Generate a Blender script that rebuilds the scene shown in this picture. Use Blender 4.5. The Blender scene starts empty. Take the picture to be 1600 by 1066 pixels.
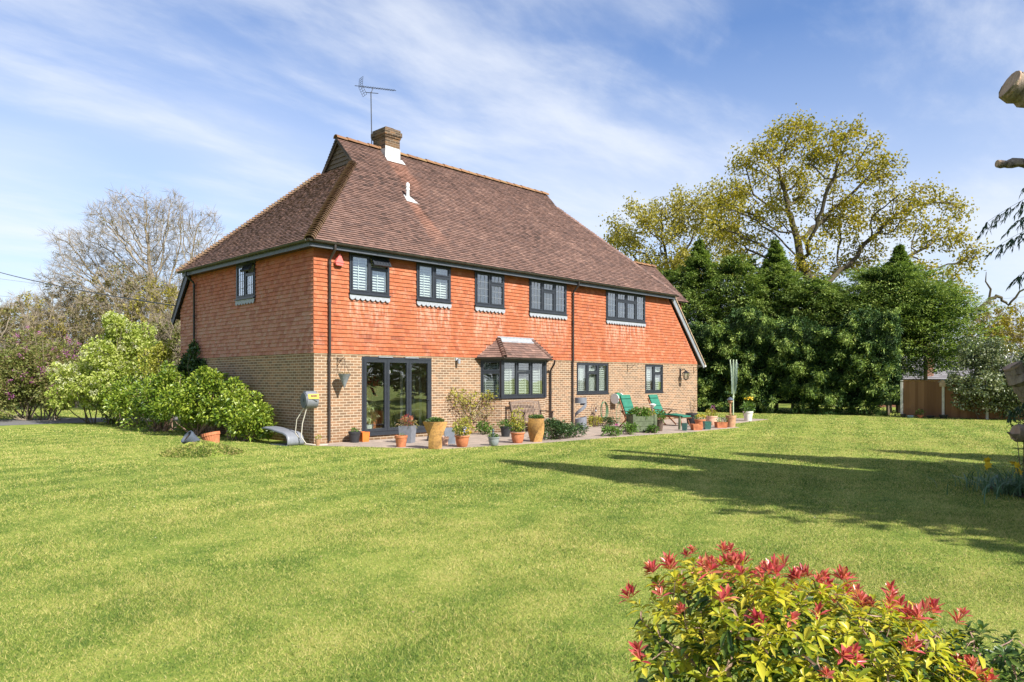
import bpy, math, random
import numpy as np
from mathutils import Vector, Matrix
from mathutils.kdtree import KDTree

random.seed(7)
RNG = np.random.default_rng(11)
SC = bpy.context.scene
COL = SC.collection
R = math.radians

# ------------------------------------------------------------------ camera
CAM = np.array([-10.347, -17.351, 1.70])
YAW = R(44.14)
FWD = np.array([math.cos(YAW), math.sin(YAW), 0.0])
RGT = np.array([math.sin(YAW), -math.cos(YAW), 0.0])
cam_data = bpy.data.cameras.new("camera")
cam = bpy.data.objects.new("camera", cam_data)
COL.objects.link(cam)
cam.location = CAM
cam.rotation_euler = (R(90), 0, YAW - R(90))
cam_data.sensor_width = 36.0
cam_data.lens = 1150.6 / 1600 * 36.0
cam_data.shift_x = 0.0
cam_data.shift_y = (594.4 - 533.0) / 1600.0
cam_data.clip_start = 0.05
cam_data.clip_end = 3000
SC.camera = cam

# ------------------------------------------------------------------ light
SUN_EL = R(40)
SUN_AZ = R(180)          # clockwise from +Y: the sun stands off the front wall
sun_data = bpy.data.lights.new("sun", 'SUN')
sun_data.energy = 5.0
sun_data.angle = R(0.5)
sun_data.color = (1.0, 0.955, 0.88)
sun = bpy.data.objects.new("sun", sun_data)
COL.objects.link(sun)
SUN_DIR = Vector((math.sin(SUN_AZ) * math.cos(SUN_EL), math.cos(SUN_AZ) * math.cos(SUN_EL), math.sin(SUN_EL)))
sun.rotation_euler = SUN_DIR.to_track_quat('Z', 'Y').to_euler()

SC.view_settings.view_transform = 'Standard'
SC.view_settings.look = 'None'
SC.view_settings.exposure = 0.86
SC.view_settings.gamma = 1.0
SC.render.engine = 'CYCLES'
SC.cycles.max_bounces = 7
SC.cycles.transparent_max_bounces = 12
SC.cycles.diffuse_bounces = 3
SC.cycles.glossy_bounces = 3
SC.cycles.transmission_bounces = 3

world = bpy.data.worlds.new("World")
SC.world = world
world.use_nodes = True


class NT:
    """tiny helper over a node tree"""
    def __init__(s, tree):
        s.t = tree
        tree.nodes.clear()

    def n(s, typ, ins=None, **props):
        nd = s.t.nodes.new(typ)
        for k, v in props.items():
            setattr(nd, k, v)
        if ins:
            for k, v in ins.items():
                s.set(nd.inputs[k], v)
        return nd

    def set(s, sock, v):
        if isinstance(v, bpy.types.NodeSocket):
            s.t.links.new(v, sock)
        elif isinstance(v, bpy.types.Node):
            s.t.links.new(v.outputs[0], sock)
        else:
            if isinstance(v, (tuple, list)) and len(v) == 3 and sock.type == 'RGBA':
                v = (*v, 1.0)
            sock.default_value = v

    def math(s, op, a, b=None, c=None, clamp=False):
        nd = s.n('ShaderNodeMath', operation=op)
        nd.use_clamp = clamp
        s.set(nd.inputs[0], a)
        if b is not None:
            s.set(nd.inputs[1], b)
        if c is not None:
            s.set(nd.inputs[2], c)
        return nd.outputs[0]

    def mix(s, f, a, b, blend='MIX'):
        nd = s.n('ShaderNodeMix', data_type='RGBA', blend_type=blend)
        s.set(nd.inputs[0], f)
        s.set(nd.inputs[6], a)
        s.set(nd.inputs[7], b)
        return nd.outputs[2]

    def ramp(s, f, stops, interp='LINEAR'):
        nd = s.n('ShaderNodeValToRGB')
        cr = nd.color_ramp
        cr.interpolation = interp
        while len(cr.elements) < len(stops):
            cr.elements.new(0.5)
        for e, (p, c) in zip(cr.elements, stops):
            e.position = p
            e.color = (*c, 1.0) if len(c) == 3 else c
        s.set(nd.inputs[0], f)
        return nd.outputs[0]

    def noise(s, vec, scale, detail=3, rough=0.55, dist=0.0, lac=2.0):
        nd = s.n('ShaderNodeTexNoise')
        if vec is not None:
            s.set(nd.inputs['Vector'], vec)
        nd.inputs['Scale'].default_value = scale
        nd.inputs['Detail'].default_value = detail
        nd.inputs['Roughness'].default_value = rough
        nd.inputs['Distortion'].default_value = dist
        return nd.outputs[0]

    def rng(s, v, a, b, c=0.0, d=1.0, smooth=False):
        nd = s.n('ShaderNodeMapRange')
        if smooth:
            nd.interpolation_type = 'SMOOTHSTEP'
        s.set(nd.inputs[0], v)
        for i, q in enumerate((a, b, c, d)):
            s.set(nd.inputs[i + 1], q)
        return nd.outputs[0]


# ------------------------------------------------------------------ sky with cirrus
w = NT(world.node_tree)
sky = w.n('ShaderNodeTexSky', sky_type='NISHITA')
sky.sun_disc = False
sky.sun_elevation = SUN_EL
sky.sun_rotation = SUN_AZ
sky.air_density = 1.0
sky.dust_density = 0.6
sky.ozone_density = 2.2
sky.altitude = 50
tc = w.n('ShaderNodeTexCoord')
sep = w.n('ShaderNodeSeparateXYZ', {0: tc.outputs['Generated']})
zc = w.math('MAXIMUM', sep.outputs[2], 0.02)
up = w.math('ADD', zc, 0.10)
pxn = w.math('DIVIDE', sep.outputs[0], up)
pyn = w.math('DIVIDE', sep.outputs[1], up)
plane = w.n('ShaderNodeCombineXYZ', {0: pxn, 1: pyn, 2: 0.0})
rot = w.n('ShaderNodeMapping', {'Vector': plane.outputs[0]})
rot.inputs['Rotation'].default_value = (0, 0, R(-30))
rot.inputs['Scale'].default_value = (0.75, 1.5, 1.0)
warp = w.noise(plane.outputs[0], 0.8, 3)
wv = w.n('ShaderNodeVectorMath', {0: rot.outputs[0], 1: w.n('ShaderNodeCombineXYZ', {0: w.math('MULTIPLY', warp, 0.5), 1: w.math('MULTIPLY', warp, 0.8), 2: 0.0}).outputs[0]}, operation='ADD')
n1 = w.noise(wv.outputs[0], 0.95, 8, 0.58, 0.0)
n2 = w.noise(plane.outputs[0], 0.45, 3, 0.5, 0.2)
den = w.math('ADD', w.math('MULTIPLY', n1, 0.62), w.math('MULTIPLY', n2, 0.48))
mp2 = w.n('ShaderNodeMapping', {'Vector': plane.outputs[0]})
mp2.inputs['Rotation'].default_value = (0, 0, R(-18))
mp2.inputs['Scale'].default_value = (1.4, 3.4, 1.0)
n3 = w.noise(mp2.outputs[0], 1.1, 7, 0.6, 0.25)
den = w.math('ADD', den, w.math('MULTIPLY', w.math('SUBTRACT', n3, 0.5), 0.30))
c1 = w.rng(den, 0.465, 0.71, 0.0, 0.9, True)
# thin veil that thickens towards the horizon, as real cirrus does along a longer sight line
veil = w.math('ADD', w.rng(zc, 0.0, 0.42, 0.78, 0.06), w.rng(n2, 0.42, 0.66, 0.0, 0.28), clamp=True)
cl = w.math('MAXIMUM', c1, 0.0)
cloudf = w.math('ADD', w.math('MULTIPLY', cl, 0.85), w.math('MULTIPLY', veil, w.math('SUBTRACT', 1.0, cl)), clamp=True)
skyc = w.mix(1.0, sky.outputs[0], (0.62, 0.84, 1.13), 'MULTIPLY')
colr = w.mix(cloudf, skyc, (5.6, 5.85, 6.3))
bg = w.n('ShaderNodeBackground', {'Color': colr, 'Strength': 0.096})
w.n('ShaderNodeOutputWorld', {'Surface': bg.outputs[0]})


# ------------------------------------------------------------------ materials
def mat(name, build):
    m = bpy.data.materials.new(name)
    m.use_nodes = True
    t = NT(m.node_tree)
    out = t.n('ShaderNodeOutputMaterial')
    sh = build(t)
    t.set(out.inputs['Surface'], sh)
    return m


def pr(t, col, rough=0.6, spec=0.4, metal=0.0, bump=None, bs=0.3, bd=0.01, **kw):
    p = t.n('ShaderNodeBsdfPrincipled')
    t.set(p.inputs['Base Color'], col)
    t.set(p.inputs['Roughness'], rough)
    t.set(p.inputs['Specular IOR Level'], spec)
    p.inputs['Metallic'].default_value = metal
    for k, v in kw.items():
        t.set(p.inputs[k], v)
    if bump is not None:
        b = t.n('ShaderNodeBump', {'Height': bump})
        b.inputs['Strength'].default_value = bs
        b.inputs['Distance'].default_value = bd
        t.set(p.inputs['Normal'], b.outputs[0])
    return p.outputs[0]


def objv(t):
    return t.n('ShaderNodeTexCoord').outputs['Object']


def posv(t):
    return t.n('ShaderNodeNewGeometry').outputs['Position']


def plain(name, col, rough=0.5, var=0.18, scale=9.0, spec=0.4, metal=0.0, bs=0.15):
    """a painted / moulded surface with a little mottling and grain"""
    def b(t):
        v = posv(t)
        n = t.noise(v, scale, 5, 0.6)
        n2 = t.noise(v, scale * 9, 3, 0.6)
        f = t.math('ADD', t.math('MULTIPLY', n, 0.7), t.math('MULTIPLY', n2, 0.3))
        lo = tuple(c * (1 - var * 1.6) for c in col)
        hi = tuple(min(1, c * (1 + var * 1.6)) for c in col)
        c = t.ramp(f, [(0.3, lo), (0.7, hi)])
        return pr(t, c, t.rng(n2, 0.3, 0.7, max(0.05, rough - 0.1), min(1, rough + 0.12)), spec, metal, n2, bs, 0.004)
    return mat(name, b)


def leafmat(name, cols, transl=0.35, rough=0.5, spec=0.35, patch=0.6, clump=0.3):
    """each leaf its own tint; patches of the plant lean to one tint"""
    def b(t):
        g = t.n('ShaderNodeNewGeometry')
        r = g.outputs['Random Per Island']
        n = t.noise(g.outputs['Position'], patch, 2)
        f = t.math('ADD', t.math('MULTIPLY', r, 1 - clump), t.math('MULTIPLY', t.rng(n, 0.3, 0.7), clump))
        k = len(cols)
        c = t.ramp(f, [((i + 0.3) / k, cc) for i, cc in enumerate(cols)])
        p = pr(t, c, rough, spec)
        tr = t.n('ShaderNodeBsdfTranslucent', {'Color': t.mix(1.0, c, (1.0, 1.0, 0.55), 'MULTIPLY')})
        return t.n('ShaderNodeMixShader', {0: transl, 1: p, 2: tr.outputs[0]}).outputs[0]
    return mat(name, b)


M = {}


def tile_mat(name, cols, stain=None, lichen=0.0, streak=False, limes=()):
    def b(t):
        g = t.n('ShaderNodeNewGeometry')
        v = g.outputs['Position']
        r = g.outputs['Random Per Island']
        big = t.noise(v, 0.55, 3, 0.6)
        mid = t.noise(v, 3.2, 4, 0.65)
        fine = t.noise(v, 38, 3, 0.7)
        f = t.math('ADD', t.math('MULTIPLY', r, 0.6), t.math('MULTIPLY', t.rng(big, 0.3, 0.7), 0.4))
        k = len(cols)
        c = t.ramp(f, [((i + 0.4) / k, cc) for i, cc in enumerate(cols)])
        c = t.mix(t.rng(fine, 0.3, 0.75, 0.0, 0.45), c, t.mix(1.0, c, (0.5, 0.47, 0.45), 'MULTIPLY'))
        if streak:
            # paler washed tiles below the leadwork of the vent pipe and of the chimney, where run-off keeps moss away
            s3 = t.n('ShaderNodeSeparateXYZ', {0: v})
            x_, y_ = s3.outputs[0], s3.outputs[1]
            wob = t.math('MULTIPLY', t.math('SUBTRACT', mid, 0.5), 0.5)
            def patch(xc, half, grow, ytop, ybot):
                dn = t.math('SUBTRACT', ytop, y_)
                hw = t.math('ADD', t.math('MULTIPLY', dn, grow), half)
                dx = t.math('SUBTRACT', t.math('ABSOLUTE', t.math('ADD', t.math('SUBTRACT', x_, xc), wob)), hw)
                m1 = t.rng(dx, 0.08, -0.10)
                m2 = t.math('MULTIPLY', t.rng(dn, 0.0, 0.1), t.rng(y_, ybot - 0.5, ybot + 0.4))
                return t.math('MULTIPLY', m1, m2)
            pm = t.math('MAXIMUM', patch(4.60, 0.16, 0.14, 1.75, 0.5), patch(5.2, 0.34, 0.10, 3.45, 2.4))
            c = t.mix(t.math('MULTIPLY', pm, 0.8), c, t.mix(0.35, t.mix(1.0, c, (1.5, 1.35, 1.25), 'MULTIPLY'), (0.36, 0.17, 0.11)))
        if limes:
            # lime run-off bleaching the tiles under the lead aprons
            s4 = t.n('ShaderNodeSeparateXYZ', {0: v})
            lm = None
            for x0_, x1_, zt in limes:
                mx = t.math('MULTIPLY', t.rng(s4.outputs[0], x0_ - 0.1, x0_ + 0.05), t.rng(s4.outputs[0], x1_ + 0.1, x1_ - 0.05))
                mz = t.math('MULTIPLY', t.rng(s4.outputs[2], zt + 0.02, zt - 0.02), t.rng(s4.outputs[2], zt - 1.3, zt, 0.0, 1.0))
                q_ = t.math('MULTIPLY', mx, mz)
                lm = q_ if lm is None else t.math('MAXIMUM', lm, q_)
            mpx = t.n('ShaderNodeMapping', {'Vector': v})
            mpx.inputs['Scale'].default_value = (11, 11, 2.2)
            sn = t.rng(t.noise(mpx.outputs[0], 1.0, 4, 0.65), 0.42, 0.66)
            c = t.mix(t.math('MULTIPLY', t.math('MULTIPLY', lm, sn), 0.6), c, (0.60, 0.40, 0.31))
        if stain:
            col, lo, hi, amt = stain
            s = t.math('ADD', t.math('MULTIPLY', mid, 0.55), t.math('MULTIPLY', fine, 0.45))
            c = t.mix(t.rng(s, lo, hi, 0.0, amt), c, col)
        if lichen:
            l = t.rng(t.noise(v, 14, 4, 0.7), 0.62, 0.72, 0.0, lichen)
            c = t.mix(l, c, (0.34, 0.33, 0.27))
        return pr(t, c, 0.8, 0.25, 0.0, t.math('ADD', t.math('MULTIPLY', fine, 0.6), mid), 0.35, 0.006)
    return mat(name, b)


M['roof_tile'] = tile_mat('roof_tile', [(0.085, 0.056, 0.047), (0.180, 0.108, 0.086), (0.245, 0.146, 0.115), (0.145, 0.092, 0.078), (0.31, 0.190, 0.148)], None, 0.35, True)
M['ridge_tile'] = tile_mat('ridge_tile', [(0.20, 0.10, 0.055), (0.27, 0.14, 0.07), (0.24, 0.15, 0.07)], ((0.26, 0.18, 0.05), 0.5, 0.65, 0.45), 0.5)
M['hip_tile'] = tile_mat('hip_tile', [(0.17, 0.10, 0.065), (0.23, 0.14, 0.09), (0.20, 0.13, 0.075)], ((0.16, 0.145, 0.06), 0.5, 0.68, 0.45), 0.5)
M['wall_tile'] = tile_mat('wall_tile', [(0.25, 0.072, 0.036), (0.37, 0.108, 0.047), (0.43, 0.132, 0.057), (0.40, 0.118, 0.051), (0.48, 0.175, 0.085)], ((0.58, 0.34, 0.25), 0.52, 0.68, 0.5), 0.0, False, ((1.08, 2.42, 3.96), (3.42, 4.76, 3.96), (5.79, 7.13, 3.96), (8.36, 10.36, 3.94), (12.76, 15.43, 3.94)))


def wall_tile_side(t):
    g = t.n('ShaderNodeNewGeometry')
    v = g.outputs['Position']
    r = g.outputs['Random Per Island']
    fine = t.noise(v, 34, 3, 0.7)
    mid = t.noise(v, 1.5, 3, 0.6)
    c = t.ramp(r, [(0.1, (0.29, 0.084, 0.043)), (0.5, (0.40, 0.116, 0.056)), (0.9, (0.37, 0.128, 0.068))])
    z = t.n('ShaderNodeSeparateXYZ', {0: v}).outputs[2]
    # pale bloom over the lower courses, fading out towards the eaves
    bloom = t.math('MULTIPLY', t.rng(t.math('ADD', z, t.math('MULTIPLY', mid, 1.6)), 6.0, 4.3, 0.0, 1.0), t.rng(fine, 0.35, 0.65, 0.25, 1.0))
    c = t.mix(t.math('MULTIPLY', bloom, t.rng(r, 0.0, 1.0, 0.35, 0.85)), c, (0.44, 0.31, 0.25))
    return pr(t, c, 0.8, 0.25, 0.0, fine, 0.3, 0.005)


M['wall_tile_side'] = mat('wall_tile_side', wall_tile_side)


def brick(t, cols=None, mortar=(0.52, 0.43, 0.32)):
    cols = cols or ((0.35, 0.208, 0.116), (0.185, 0.122, 0.075))
    v = objv(t)
    s = t.n('ShaderNodeSeparateXYZ', {0: v})
    u = t.math('SUBTRACT', s.outputs[0], s.outputs[1])
    vec = t.n('ShaderNodeCombineXYZ', {0: u, 1: s.outputs[2], 2: 0.0})
    b = t.n('ShaderNodeTexBrick', {'Vector': vec.outputs[0]})
    b.offset = 0.5
    b.inputs['Scale'].default_value = 1.0
    b.inputs['Brick Width'].default_value = 0.225
    b.inputs['Row Height'].default_value = 0.075
    b.inputs['Mortar Size'].default_value = 0.0085
    b.inputs['Mortar Smooth'].default_value = 0.15
    b.inputs['Bias'].default_value = 0.1
    fine = t.noise(v, 45, 4, 0.7)
    mid = t.noise(v, 2.0, 3, 0.6)
    t.set(b.inputs['Color1'], cols[0])
    t.set(b.inputs['Color2'], cols[1])
    t.set(b.inputs['Mortar'], mortar)
    c = t.mix(t.rng(fine, 0.3, 0.75, 0.0, 0.5), b.outputs[0], t.mix(1.0, b.outputs[0], (0.55, 0.52, 0.5), 'MULTIPLY'))
    c = t.mix(t.rng(mid, 0.35, 0.7, 0.0, 0.22), c, t.mix(1.0, c, (1.12, 0.85, 0.72), 'MULTIPLY'))
    # soil splash and damp at the foot of the wall, broken up
    zz = t.math('ADD', s.outputs[2], t.math('MULTIPLY', t.math('SUBTRACT', t.noise(v, 3.5, 4, 0.7), 0.5), 0.9))
    c = t.mix(t.rng(zz, 0.42, 0.0, 0.0, 0.55), c, t.mix(1.0, c, (0.52, 0.50, 0.44), 'MULTIPLY'))
    blot = t.rng(t.noise(v, 0.9, 4, 0.65), 0.52, 0.72, 0.0, 0.35)
    c = t.mix(blot, c, t.mix(1.0, c, (0.66, 0.62, 0.58), 'MULTIPLY'))
    h = t.math('ADD', t.math('MULTIPLY', b.outputs[1], -1.0), t.math('MULTIPLY', fine, 0.35))
    return pr(t, c, 0.88, 0.2, 0.0, h, 0.25, 0.005)


M['brick'] = mat('brick', brick)
M['chimney_brick'] = mat('chimney_brick', lambda t: brick(t, ((0.21, 0.12, 0.062), (0.075, 0.052, 0.036)), (0.22, 0.18, 0.13)))
M['red_brick'] = mat('red_brick', lambda t: brick(t, ((0.36, 0.14, 0.09), (0.24, 0.10, 0.07)), (0.4, 0.33, 0.27)))
M['anthracite'] = plain('anthracite', (0.028, 0.032, 0.04), 0.35, 0.12, 6)
M['black_plastic'] = plain('black_plastic', (0.022, 0.021, 0.022), 0.4, 0.25, 5)
M['brown_pipe'] = plain('brown_pipe', (0.045, 0.036, 0.034), 0.4, 0.2, 5)
M['gutter'] = plain('gutter', (0.045, 0.042, 0.032), 0.5, 0.35, 4)
M['fascia'] = plain('fascia', (0.075, 0.085, 0.10), 0.45, 0.15, 4)
M['white_lead'] = plain('white_lead', (0.44, 0.44, 0.43), 0.6, 0.25, 7)
M['white'] = plain('white', (0.74, 0.74, 0.72), 0.45, 0.04, 6)
M['offwhite'] = plain('offwhite', (0.62, 0.60, 0.55), 0.6, 0.1, 6)
M['lead'] = plain('lead', (0.29, 0.31, 0.335), 0.55, 0.14, 12)
M['lead_grey'] = plain('lead_grey', (0.22, 0.24, 0.26), 0.6, 0.2, 12)
M['cream_wall'] = plain('cream_wall', (0.72, 0.63, 0.47), 0.8, 0.05, 2)
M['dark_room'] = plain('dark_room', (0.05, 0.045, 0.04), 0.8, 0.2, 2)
M['room_floor'] = plain('room_floor', (0.60, 0.54, 0.44), 0.5, 0.2, 3)
M['red_alarm'] = plain('red_alarm', (0.72, 0.16, 0.14), 0.4, 0.06, 6)
M['wood_dark'] = plain('wood_dark', (0.11, 0.075, 0.055), 0.7, 0.3, 11)
M['bench_wood'] = plain('bench_wood', (0.21, 0.15, 0.115), 0.75, 0.3, 14)
M['steamer_wood'] = plain('steamer_wood', (0.26, 0.10, 0.045), 0.55, 0.25, 14)
M['barge'] = plain('barge', (0.42, 0.31, 0.2), 0.7, 0.2, 7)
M['gable_board'] = plain('gable_board', (0.13, 0.095, 0.07), 0.8, 0.3, 9)


def glass(t):
    fr = t.n('ShaderNodeFresnel', {'IOR': 1.5})
    f0 = t.math('ADD', t.math('MULTIPLY', fr.outputs[0], 4.5), 0.03, clamp=True)
    bf = t.n('ShaderNodeNewGeometry').outputs['Backfacing']
    f = t.math('ADD', t.math('MULTIPLY', f0, t.math('SUBTRACT', 1.0, bf)), t.math('MULTIPLY', bf, 0.05))
    tr = t.n('ShaderNodeBsdfTransparent', {'Color': (0.88, 0.92, 0.90, 1)})
    v = posv(t)
    bm = t.n('ShaderNodeBump', {'Height': t.noise(v, 1.6, 1)})
    bm.inputs['Strength'].default_value = 0.05
    bm.inputs['Distance'].default_value = 0.05
    gl = t.n('ShaderNodeBsdfGlossy', {'Color': (1, 1, 1, 1), 'Roughness': 0.01, 'Normal': bm.outputs[0]})
    return t.n('ShaderNodeMixShader', {0: f, 1: tr.outputs[0], 2: gl.outputs[0]}).outputs[0]


M['glass'] = mat('glass', glass)


# ------------------------------------------------------------------ geometry helpers
class MB:
    def __init__(s):
        s.v = []
        s.f = []

    def add(s, vs, fs):
        o = len(s.v)
        s.v += [tuple(map(float, p)) for p in vs]
        s.f += [tuple(i + o for i in f) for f in fs]
        return s

    def box(s, a, b):
        (x0, y0, z0), (x1, y1, z1) = a, b
        x0, x1 = min(x0, x1), max(x0, x1)
        y0, y1 = min(y0, y1), max(y0, y1)
        z0, z1 = min(z0, z1), max(z0, z1)
        return s.add([(x0, y0, z0), (x1, y0, z0), (x1, y1, z0), (x0, y1, z0), (x0, y0, z1), (x1, y0, z1), (x1, y1, z1), (x0, y1, z1)],
                     [(0, 3, 2, 1), (4, 5, 6, 7), (0, 1, 5, 4), (1, 2, 6, 5), (2, 3, 7, 6), (3, 0, 4, 7)])

    def beam(s, p, q, w, h, up=(0, 0, 1)):
        """rectangular bar from p to q, w across, h along up"""
        p, q, up = Vector(p), Vector(q), Vector(up)
        d = (q - p).normalized()
        sd = d.cross(up)
        if sd.length < 1e-4:
            sd = d.cross(Vector((1, 0, 0)))
        sd.normalize()
        u = sd.cross(d).normalized()
        vs = []
        for c in (p, q):
            for a, b in ((-1, -1), (1, -1), (1, 1), (-1, 1)):
                vs.append(c + sd * (a * w / 2) + u * (b * h / 2))
        return s.add(vs, [(0, 3, 2, 1), (4, 5, 6, 7), (0, 1, 5, 4), (1, 2, 6, 5), (2, 3, 7, 6), (3, 0, 4, 7)])

    def tube(s, pts, rad, n=8, caps=True):
        pts = [Vector(p) for p in pts]
        if not isinstance(rad, (list, tuple)):
            rad = [rad] * len(pts)
        vs = []
        ref = None
        for i, p in enumerate(pts):
            d = (pts[min(i + 1, len(pts) - 1)] - pts[max(i - 1, 0)])
            if d.length < 1e-9:
                d = Vector((0, 0, 1))
            d.normalize()
            if ref is None:
                ref = d.orthogonal().normalized()
            ref = (ref - d * ref.dot(d))
            if ref.length < 1e-6:
                ref = d.orthogonal()
            ref.normalize()
            bt = d.cross(ref)
            for k in range(n):
                a = 2 * math.pi * k / n
                vs.append(p + (ref * math.cos(a) + bt * math.sin(a)) * rad[i])
        fs = []
        for i in range(len(pts) - 1):
            for k in range(n):
                fs.append((i * n + k, i * n + (k + 1) % n, (i + 1) * n + (k + 1) % n, (i + 1) * n + k))
        if caps:
            fs.append(tuple(range(n - 1, -1, -1)))
            fs.append(tuple((len(pts) - 1) * n + k for k in range(n)))
        return s.add(vs, fs)

    def lathe(s, prof, n=24, c=(0, 0, 0), twist=0.0, square=False, flute=0.0):
        vs = []
        m = len(prof)
        for i, (r, z) in enumerate(prof):
            for k in range(n):
                a = 2 * math.pi * k / n
                rr = r
                if square:
                    aa = (a + math.pi / 4) % (math.pi / 2) - math.pi / 4
                    rr = r / max(abs(math.cos(aa)), 1e-3)
                    a += twist * i / (m - 1)
                if flute and k % 2:
                    rr *= 1 - flute
                vs.append((c[0] + rr * math.cos(a), c[1] + rr * math.sin(a), c[2] + z))
        fs = []
        for i in range(m - 1):
            for k in range(n):
                fs.append((i * n + k, i * n + (k + 1) % n, (i + 1) * n + (k + 1) % n, (i + 1) * n + k))
        fs.append(tuple(range(n - 1, -1, -1)))
        fs.append(tuple((m - 1) * n + k for k in range(n)))
        return s.add(vs, fs)

    def poly(s, pts, off):
        """flat polygon thickened by vector off"""
        n = len(pts)
        off = Vector(off)
        vs = [Vector(p) for p in pts] + [Vector(p) + off for p in pts]
        fs = [tuple(range(n - 1, -1, -1)), tuple(range(n, 2 * n))]
        for i in range(n):
            j = (i + 1) % n
            fs.append((i, j, n + j, n + i))
        return s.add(vs, fs)

    def build(s, name, m, parent=None, smooth=False, loc=None, fix=True):
        me = bpy.data.meshes.new(name)
        me.from_pydata(s.v, [], s.f)
        me.materials.append(M[m] if isinstance(m, str) else m)
        if fix:
            import bmesh
            bm = bmesh.new()
            bm.from_mesh(me)
            bmesh.ops.recalc_face_normals(bm, faces=bm.faces)
            bm.to_mesh(me)
            bm.free()
        if smooth:
            me.polygons.foreach_set('use_smooth', [True] * len(me.polygons))
        me.update()
        if smooth:
            try:
                me.set_sharp_from_angle(angle=R(40))
            except Exception:
                pass
        o = bpy.data.objects.new(name, me)
        COL.objects.link(o)
        if parent is not None:
            o.parent = parent
        if loc is not None:
            o.location = loc
        return o


def np_mesh(name, verts, tris, m, parent=None, smooth=False):
    """big triangle soup straight from arrays"""
    me = bpy.data.meshes.new(name)
    nv, nt = len(verts), len(tris)
    me.vertices.add(nv)
    me.vertices.foreach_set('co', np.ascontiguousarray(verts, dtype=np.float32).ravel())
    me.loops.add(nt * 3)
    me.loops.foreach_set('vertex_index', np.ascontiguousarray(tris, dtype=np.int32).ravel())
    me.polygons.add(nt)
    me.polygons.foreach_set('loop_start', np.arange(0, nt * 3, 3, dtype=np.int32))
    me.polygons.foreach_set('loop_total', np.full(nt, 3, dtype=np.int32))
    if smooth:
        me.polygons.foreach_set('use_smooth', np.ones(nt, dtype=bool))
    me.update(calc_edges=True)
    me.materials.append(M[m] if isinstance(m, str) else m)
    o = bpy.data.objects.new(name, me)
    COL.objects.link(o)
    if parent is not None:
        o.parent = parent
    return o


def norm(a):
    return a / np.maximum(np.linalg.norm(a, axis=-1, keepdims=True), 1e-9)


def leaf_arrays(pos, axis, L, W, fold=0.25, droop=0.15, rng=RNG, nrm=None, shape=1):
    """leaves as small folded blades. shape 1: four triangles (rhombus, bent); shape 2: longer leaf of 8 triangles"""
    n = len(pos)
    axis = norm(axis)
    if nrm is None:
        nrm = rng.normal(size=(n, 3))
        nrm[:, 2] += 0.5
    side = norm(np.cross(axis, nrm))
    up = np.cross(side, axis)
    L = np.broadcast_to(L, (n,))[:, None]
    W = np.broadcast_to(W, (n,))[:, None]
    dz = np.zeros((n, 3))
    dz[:, 2] = -1
    if shape == 1:
        mid = pos + axis * L * 0.5 
        tip = pos + axis * L + dz * L * droop
        l = mid + side * W * 0.5 + up * W * fold
        r = mid - side * W * 0.5 + up * W * fold
        V = np.stack([pos, l, tip, r], 1).reshape(-1, 3)
        T = np.array([[0, 2, 1], [0, 3, 2]])
        k = 4
    else:
        def ring(t, wd):
            c = pos + axis * L * t + dz * L * droop * t * t
            return c + side * W * wd / 2 + up * W * fold * wd, c, c - side * W * wd / 2 + up * W * fold * wd
        a, b = ring(0.35, 0.8), ring(0.65, 1.0)
        tip = pos + axis * L + dz * L * droop
        V = np.stack([pos, *a, *b, tip], 1).reshape(-1, 3)
        T = np.array([[0, 2, 1], [0, 3, 2], [1, 2, 5], [1, 5, 4], [2, 3, 6], [2, 6, 5], [4, 5, 7], [5, 6, 7]])
        k = 8
    tr = (T[None] + (np.arange(n) * k)[:, None, None]).reshape(-1, 3)
    return V, tr


def join(parts):
    V, T, o = [], [], 0
    for v, t in parts:
        V.append(v)
        T.append(t + o)
        o += len(v)
    return np.concatenate(V), np.concatenate(T)


def rdir(n, rng=RNG):
    return norm(rng.normal(size=(n, 3)))


def tag(o, label, cat, group=None, kind=None):
    if label:
        o['label'] = label
    if cat:
        o['category'] = cat
    if group:
        o['group'] = group
    if kind:
        o['kind'] = kind
    return o


def thing(name, label, cat, loc=(0, 0, 0), rz=0.0, group=None):
    o = bpy.data.objects.new(name, None)
    COL.objects.link(o)
    o.empty_display_size = 0.2
    o.location = loc
    o.rotation_euler = (0, 0, rz)
    return tag(o, label, cat, group)

# ================================================================== GROUND
def lawn_cols(t):
    v = posv(t)
    big = t.noise(v, 0.22, 4, 0.6, 0.6)
    mid = t.noise(v, 1.7, 4, 0.65, 0.4)
    fine = t.noise(v, 26, 4, 0.75)
    f = t.math('ADD', t.math('ADD', t.math('MULTIPLY', big, 0.30), t.math('MULTIPLY', mid, 0.36)), t.math('MULTIPLY', fine, 0.34))
    # mowing stripes, faint
    s = t.n('ShaderNodeSeparateXYZ', {0: v})
    st = t.math('SINE', t.math('MULTIPLY', t.math('ADD', t.math('MULTIPLY', s.outputs[0], 0.34), t.math('MULTIPLY', s.outputs[1], -0.94)), 6.3 / 1.05))
    return t.math('ADD', f, t.math('MULTIPLY', st, 0.024)), fine


def lawn(t):
    f, fine = lawn_cols(t)
    c = t.ramp(f, [(0.36, (0.080, 0.135, 0.022)), (0.46, (0.17, 0.230, 0.036)), (0.55, (0.265, 0.300, 0.058)), (0.65, (0.37, 0.335, 0.105))])
    return pr(t, c, 0.9, 0.15, 0.0, fine, 0.9, 0.03)


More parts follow.
